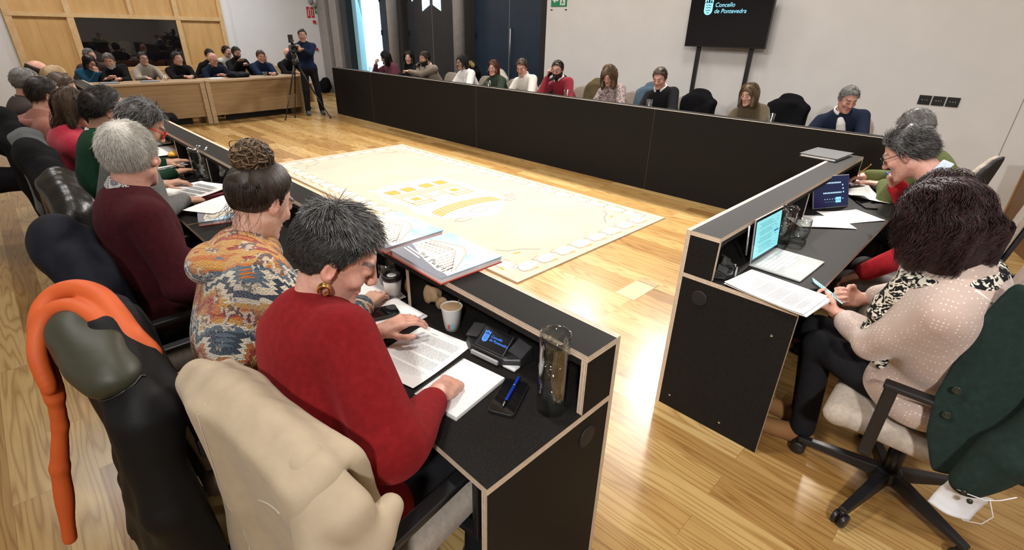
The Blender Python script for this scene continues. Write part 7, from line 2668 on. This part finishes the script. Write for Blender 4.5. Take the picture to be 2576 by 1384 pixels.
def tablet():
    r = empty('tablet', (3.565, .690, H2), rad(-28), 'tablet on a stand showing a dark blue seating plan', 'tablet')
    w, h = .285, .20
    MT = RM((0, 0, .004), 72)
    MB().box((-w / 2, 0, -.008), (w / 2, h, .0), M=MT).build('casing', M_SILVER, r, bevel=.002)
    d = MB().box((-w / 2 + .004, .004, .0001), (w / 2 - .004, h - .004, .0012), M=MT).build('display', plain('navy_display', (.004, .012, .055), .15, emit=.5), r)
    pts = MB()
    for k in range(13): pts.box((-.085 + k * .0125, .150, .0012), (-.085 + k * .0125 + .008, .159, .0016), M=MT)
    for k in range(3): pts.box((.085 + .004 * k, .134 - .022 * k, .0012), (.093 + .004 * k, .143 - .022 * k, .0016), M=MT)
    for k in range(12): pts.box((-.065 + k * .0125, .088, .0012), (-.065 + k * .0125 + .008, .097, .0016), M=MT)
    for k in range(5): pts.box((-.055 + k * .020, .052, .0012), (-.055 + k * .020 + .007, .056, .0016), M=MT).box((-.045 + k * .020, .036, .0012), (-.045 + k * .020 + .006, .038, .0016), M=MT)
    pts.box((.088, .052, .0012), (.098, .056, .0016), M=MT)
    pts.build('seat_icons', plain('icon_blue', (.45, .70, .85), .3, emit=.7), d)
    MB().box((.035, .030, .0012), (.078, .064, .0016), M=MT).build('clock_box', plain('clock_cyan', (.20, .58, .80), .3, emit=.9), d)
    text_mesh('clock', '02:00', .017, plain('clock_ink', (.01, .04, .12), .4), d, MT @ Matrix.Translation((.0565, .041, .0019)), 0, 'CENTER')
    MB().box((-.10, .0, .0), (.10, .10, .004), M=RM((0, .145, .004), 128)).build('kick_stand', M_SILVER, r)
    return r


tablet()
phone('black phone lying right of the tablet', 3.80, .545, -55)
phone('second dark phone just behind the first, right of the tablet', 3.93, .600, -58)
sheet('curled sheet with a yellow marked line before the olive jumper', 4.03, .620, -52, .20, .30, n=1, seed=55, curl=.022, lines=False)
o = MB().box((-.10, -.105, .0006), (.10, .105, .012), M=RM((4.40, .735, H2), 0, 0, -50)).build('notepad', [M_PAPER]); tag(o, 'white notepad under the writing hand in the olive jumper', 'notepad')
pen('orange pencil held by the person in the olive jumper', (4.345, .680, H2 + .16), (4.405, .775, H2 + .016), plain('orange_pencil', (.72, .36, .04), .5), plain('pencil_wood', (.45, .3, .15), .7), .0042)
pen('blue pen held up to the mouth by the coral red jumper', (3.535, .47, 1.02), (3.41, .43, 1.03), plain('blue_plastic', (.02, .03, .40), .3), None, .0055)
pen('green pen lying by the notepad on the right desk', (4.13, .795, H2 + .006), (4.24, .775, H2 + .006), plain('green_plastic', (.01, .16, .07), .4), None, .005)
r = empty('ring_binder', (4.16, .930, H1 + .0006), rad(-4), 'dark grey document wallet lying across the end of the short desk shelf', 'folder')
MB().box((-.165, -.115, 0), (.165, .125, .004)).build('back_cover', plain('grey_cover', (.075, .078, .088), .35), r)
MB().box((-.158, -.105, .0042), (.135, .118, .018)).build('papers', M_PAPER, r)
MB().box((-.167, -.118, .0182), (.167, .127, .0225)).build('front_cover', plain('grey_cover', (.075, .078, .088), .35), r)
# phone in the hands of the curly haired woman
ph = phone('phone with a lit pale blue screen held by the curly haired woman', 0, 0, 0, 0, .074, .150, lit=plain('lit_phone', (.42, .72, .80), .2, emit=.6))
ph.location = (2.262, .362, .740); ph.rotation_euler = (rad(30), rad(6), rad(20))
tx = MB()
for k in range(9):
    tx.box((-.027, .045 - .011 * k, .0111), (-.027 + .02 + .03 * ((k * 7) % 5) / 5, .048 - .011 * k, .0114))
tx.build('message_text', plain('display_ink', (.02, .10, .14), .4, emit=.2), ph)

# desk B ------------------------------------------------------------------------
for y, lab in ((1.80, 'drinking glass on the long desk left of the navy blazer'), (3.17, 'drinking glass on the long desk before the black jumper'), (4.42, 'drinking glass on the long desk before the floral blouse'), (5.95, 'drinking glass on the long desk before the cream shirt'), (9.35, 'drinking glass on the long desk between maroon and black tops')):
    beaker(lab, 5.60, y, H2 + .155) if False else beaker(lab, 5.455, y, H1 + .0004)
# items on the far tables
for x, y, rz, lab in ((1.55, 11.30, 5, 'notebook on the far table before the grey haired man'), (2.15, 11.32, 0, 'tablet on the far table before the grey beige jumper'), (3.25, 11.36, 8, 'white papers on the far table before the bald reader')):
    o = MB().box((-.13, -.09, .0005), (.13, .09, .02), M=RM((x, y, .76), 0, 0, rz)).build('notepad', [M_PAPER if 'papers' in lab else plain('grey_blue_book', (.30, .33, .38), .5)]); tag(o, lab, 'notepad')
for x, y, lab in ((2.42, 11.45, 'glass on the far table near the knitted jumper'), (4.25, 11.55, 'glass on the far table near the dark blue knit')):
    beaker(lab, x, y, .7604, 'glasses on the far tables')
S = Shape(.04); S.ell((3.72, 11.55, .80), np.array([.22, .12, .055])); S.ell((3.62, 11.53, .82), np.array([.12, .10, .06])); fo = folds(12, .012, 26); S.post = lambda P, d: np.maximum(d + fo(P), .761 - P[:, 2])
o = shape_mesh('jacket', S, .012, M_NAVYCOAT); tag(o, 'dark jacket heaped on the far table before the bald reader', 'jacket')

# ------------------------------------------------------------------ television on its stand
def tv():
    r = empty('television', (7.10, 3.155, 0), 0, 'large television with the blue town mark on a black double pole stand', 'television')
    yw, z0, z1 = .545, 1.570, 2.195
    MB().box((-.005, -yw, z0), (.045, yw, z1)).build('casing', M_PLASTIC, r, bevel=.004)
    d = MB().box((-.0075, -yw + .008, z0 + .014), (-.0052, yw - .008, z1 - .008)).build('display', plain('tv_black', (.003, .003, .005), .12), r)
    M = Matrix.Translation((-.0082, .285, 1.955)) @ Matrix(((0, 0, -1, 0), (-1, 0, 0, 0), (0, 1, 0, 0), (0, 0, 0, 1)))
    shield_mark('town_mark', .205, M_CYAN, plain('tv_black', (.003, .003, .005), .12), d, M)
    text_mesh('lettering', 'Concello\nde Pontevedra', .072, M_CYAN, d, M @ Matrix.Translation((.085, .093, .0006)), .18)
    for s in (-.36, .36):
        MB().box((.05, s - .026, .03), (.085, s + .026, 1.9)).build('pole', M_PLASTIC, r)
    MB().box((-.28, -.42, .03), (.16, -.32, .06)).box((-.28, .32, .03), (.16, .42, .06)).box((.05, -.36, .06), (.085, .36, .10)).build('stand_base', M_PLASTIC, r)
    for sx in (-.26, .14):
        for s in (-.37, .37):
            MB().lathe([(0, -.012), (.028, -.012), (.028, .012), (0, .012)], 16, M=RM((sx, s, .0285), 90)).build('caster', M_NYLON, r)


tv()

# ------------------------------------------------------------------ sockets and signs
for k, y in enumerate((.858, .735, .612)):
    o = MB().box((7.288, y - .055, 1.075), (7.2995, y + .055, 1.170)).build('wall_socket', [M_PLASTIC], bevel=.003)
    tag(o, ['left of the three black wall sockets in a row', 'middle one of the three black wall sockets', 'right of the three black wall sockets in a row'][k], 'wall socket', 'black wall sockets')
    mb = MB()
    for q in (-.022, .0, .022): mb.lathe([(0, .001), (.004, .001), (.0045, 0)], 10, M=Matrix.Translation((7.2878, y + q, 1.122)) @ Matrix.Rotation(rad(-90), 4, 'Y'))
    mb.build('contact', M_CHROME, o)
M_SIGNG = plain('sign_green', (.01, .26, .09), .4)
M_SIGNR = plain('sign_red', (.55, .02, .025), .4)
M_SIGNW = plain('sign_white', (.78, .78, .78), .4)


def sign_far(name, label, x0, x1, z0, z1, mat, marks):
    o = MB().box((x0, WY - .008, z0), (x1, WY - .0005, z1)).build(name, [mat])
    tag(o, label, 'sign', 'safety signs on the far wall')
    mb = MB()
    for pts in marks:
        M = Matrix(((1, 0, 0, x0), (0, 0, -1, WY - .0082), (0, 1, 0, z0), (0, 0, 0, 1)))
        mb.prism([(a * (x1 - x0), b * (z1 - z0)) for a, b in pts], 0, .001, M=M)
    if marks: mb.build('pictogram', M_SIGNW, o)
    return o


bar = lambda x, y, w, h: [(x, y), (x + w, y), (x + w, y + h), (x, y + h)]
sign_far('fire_sign', 'left of the two red fire signs on the white far wall', 6.945, 7.035, 1.93, 2.20, M_SIGNR, [bar(.3, .15, .3, .45), bar(.25, .65, .5, .08), bar(.55, .72, .2, .15)])
sign_far('fire_sign', 'right of the two red fire signs, next to the green sign', 7.065, 7.155, 1.94, 2.20, M_SIGNR, [bar(.35, .15, .3, .5), bar(.2, .70, .4, .08), bar(.55, .25, .12, .5)])
sign_far('first_aid_sign', 'small green sign with a white cross on the white far wall', 7.185, 7.295, 2.04, 2.22, M_SIGNG, [bar(.42, .2, .16, .6), bar(.2, .42, .6, .16)])
o = MB().box((7.08, WY - .05, 1.80), (7.15, WY - .0005, 1.87)).build('alarm_button', [M_SIGNR]); tag(o, 'red fire alarm box below the fire signs', 'alarm')
o = MB().box((7.05, WY - .04, 1.10), (7.11, WY - .0005, 1.17)).build('call_point', [M_SIGNR]); tag(o, 'small red call point on the far wall beside the camera operator', 'alarm')
o = MB().lathe([(0, 0), (.06, .01), (.075, .05), (.05, .11), (0, .13)], 24, M=RM((7.05, WY - .07, 2.33), 90)).build('wall_lamp', [plain('grey_lamp', (.25, .25, .26), .4)]); tag(o, 'round grey fixture at the top of the white far wall', 'fixture')
# exit sign on the right wall
o = MB().box((7.288, 6.03, 2.10), (7.2995, 6.37, 2.30)).build('exit_sign', [M_SIGNG]); tag(o, 'green emergency exit sign with white arrow on the right wall', 'sign')
M = Matrix(((0, 0, -1, 7.2876), (-1, 0, 0, 6.37), (0, 1, 0, 2.10), (0, 0, 0, 1)))
mb = MB()
mb.prism([(.03, .10), (.09, .05), (.09, .08), (.16, .08), (.16, .12), (.09, .12), (.09, .15)], 0, .001, M=M)
mb.prism([(.20, .02), (.31, .02), (.31, .18), (.20, .18)], 0, .001, M=M)
mb.build('arrow_and_doorway', M_SIGNW, o)
mb = MB(); mb.tube([(.235, .035), (.25, .08), (.265, .12)] and [(7.2865, 6.37 - .235, 2.135), (7.2865, 6.37 - .25, 2.18), (7.2865, 6.37 - .262, 2.225)], .008, 6).tube([(7.2865, 6.37 - .25, 2.18), (7.2865, 6.37 - .28, 2.145)], .007, 6).lathe([(0, -.012), (.012, 0), (0, .012)], 8, c=(7.2865, 6.37 - .268, 2.25))
mb.build('running_figure', M_SIGNG, o)
for yy in (6.04, 6.36):
    o2 = MB().box((7.292, yy - .02, 2.045), (7.2995, yy + .02, 2.06)).build('bracket', M_PLASTIC, o)

# ------------------------------------------------------------------ video camera on tripod, bag, cable
def video_camera():
    r = empty('tripod', (4.53, 10.62, 0), 0, 'black video tripod standing on the floor before the camera operator', 'tripod')
    top = (0, 0, 1.06)
    for fx, fy in ((-.40, -.05), (.42, -.33), (-.13, .12)):
        MB().tube([(fx * .06, fy * .06, 1.05), (fx * .55, fy * .55, .48)], .016, 8).tube([(fx * .5, fy * .5, .54), (fx, fy, .012)], .010, 8).lathe([(0, 0), (.02, .002), (.02, .02), (0, .03)], 10, c=(fx, fy, 0)).build('leg', M_PLASTIC, r)
    MB().lathe([(.045, 1.02), (.055, 1.06), (.05, 1.12), (.035, 1.13), (.05, 1.16), (.05, 1.26), (0, 1.26)], 20).build('tripod_head', M_PLASTIC, r)
    MB().tube([(.02, .03, 1.13), (.16, .24, 1.10), (.20, .30, 1.05)], .009, 8).build('pan_bar', M_PLASTIC, r)
    c = empty('video_camera', (4.53, 10.62, 1.261), rad(-18), 'black video camera mounted on the tripod', 'video camera')
    MB().box((-.055, -.18, .0), (.055, .14, .12)).box((-.06, .14, .01), (.06, .22, .10)).build('camera_body', M_PLASTIC, c, bevel=.008)
    MB().lathe([(.045, 0), (.045, .08), (.058, .085), (.060, .15), (.05, .15), (.045, .12), (0, .10)], 22, M=RM((0, -.18, .06), 90)).build('lens', M_PLASTIC, c)
    MB().tube([(0, -.16, .12), (0, -.16, .175), (0, .08, .185), (0, .10, .12)], .014, 8).build('top_handle', M_PLASTIC, c)
    MB().tube([(0, -.18, .20), (0, -.30, .20)], .014, 10).tube([(0, -.18, .185), (0, -.20, .20)], .007, 6).build('microphone', M_PLASTIC, c)
    MB().box((-.03, .06, .17), (.03, .19, .22)).box((-.045, .16, .155), (.045, .18, .30), M=None).build('viewfinder', M_PLASTIC, c, bevel=.004)


video_camera()
S = Shape(.05); S.ell((6.98, 14.60, .17), np.array([.20, .15, .19])); S.ell((7.0, 14.56, .28), np.array([.13, .10, .14])); fo = folds(2, .012, 22); S.post = lambda P, d: np.maximum(d + fo(P), .002 - P[:, 2])
o = shape_mesh('backpack', S, .012, M_BLKWOOL); tag(o, 'black backpack on the floor in the far corner', 'bag')
S = Shape(.04); S.ell((2.05, 10.72, .16), np.array([.26, .14, .16])); S.ell((1.85, 10.78, .24), np.array([.12, .12, .16])); fo = folds(8, .012, 22); S.post = lambda P, d: np.maximum(d + fo(P), .002 - P[:, 2])
o = shape_mesh('bag', S, .012, M_BLKWOOL); tag(o, 'black bag on the floor before the far left table', 'bag')
o = MB().tube([(1.7, 10.95, .004), (2.41, 10.95, .004), (3.14, 10.88, .004), (3.8, 10.86, .004), (4.2, 11.0, .004), (4.5, 10.75, .004)], .004, 6).build('floor_cable', M_PLASTIC); tag(o, 'thin black cable running across the floor to the tripod', 'cable')

red_sweater_woman(); bun_woman(); white_haired_man(); curly_woman(); red_glasses_man(); mid_people(); far_people(); camera_operator()
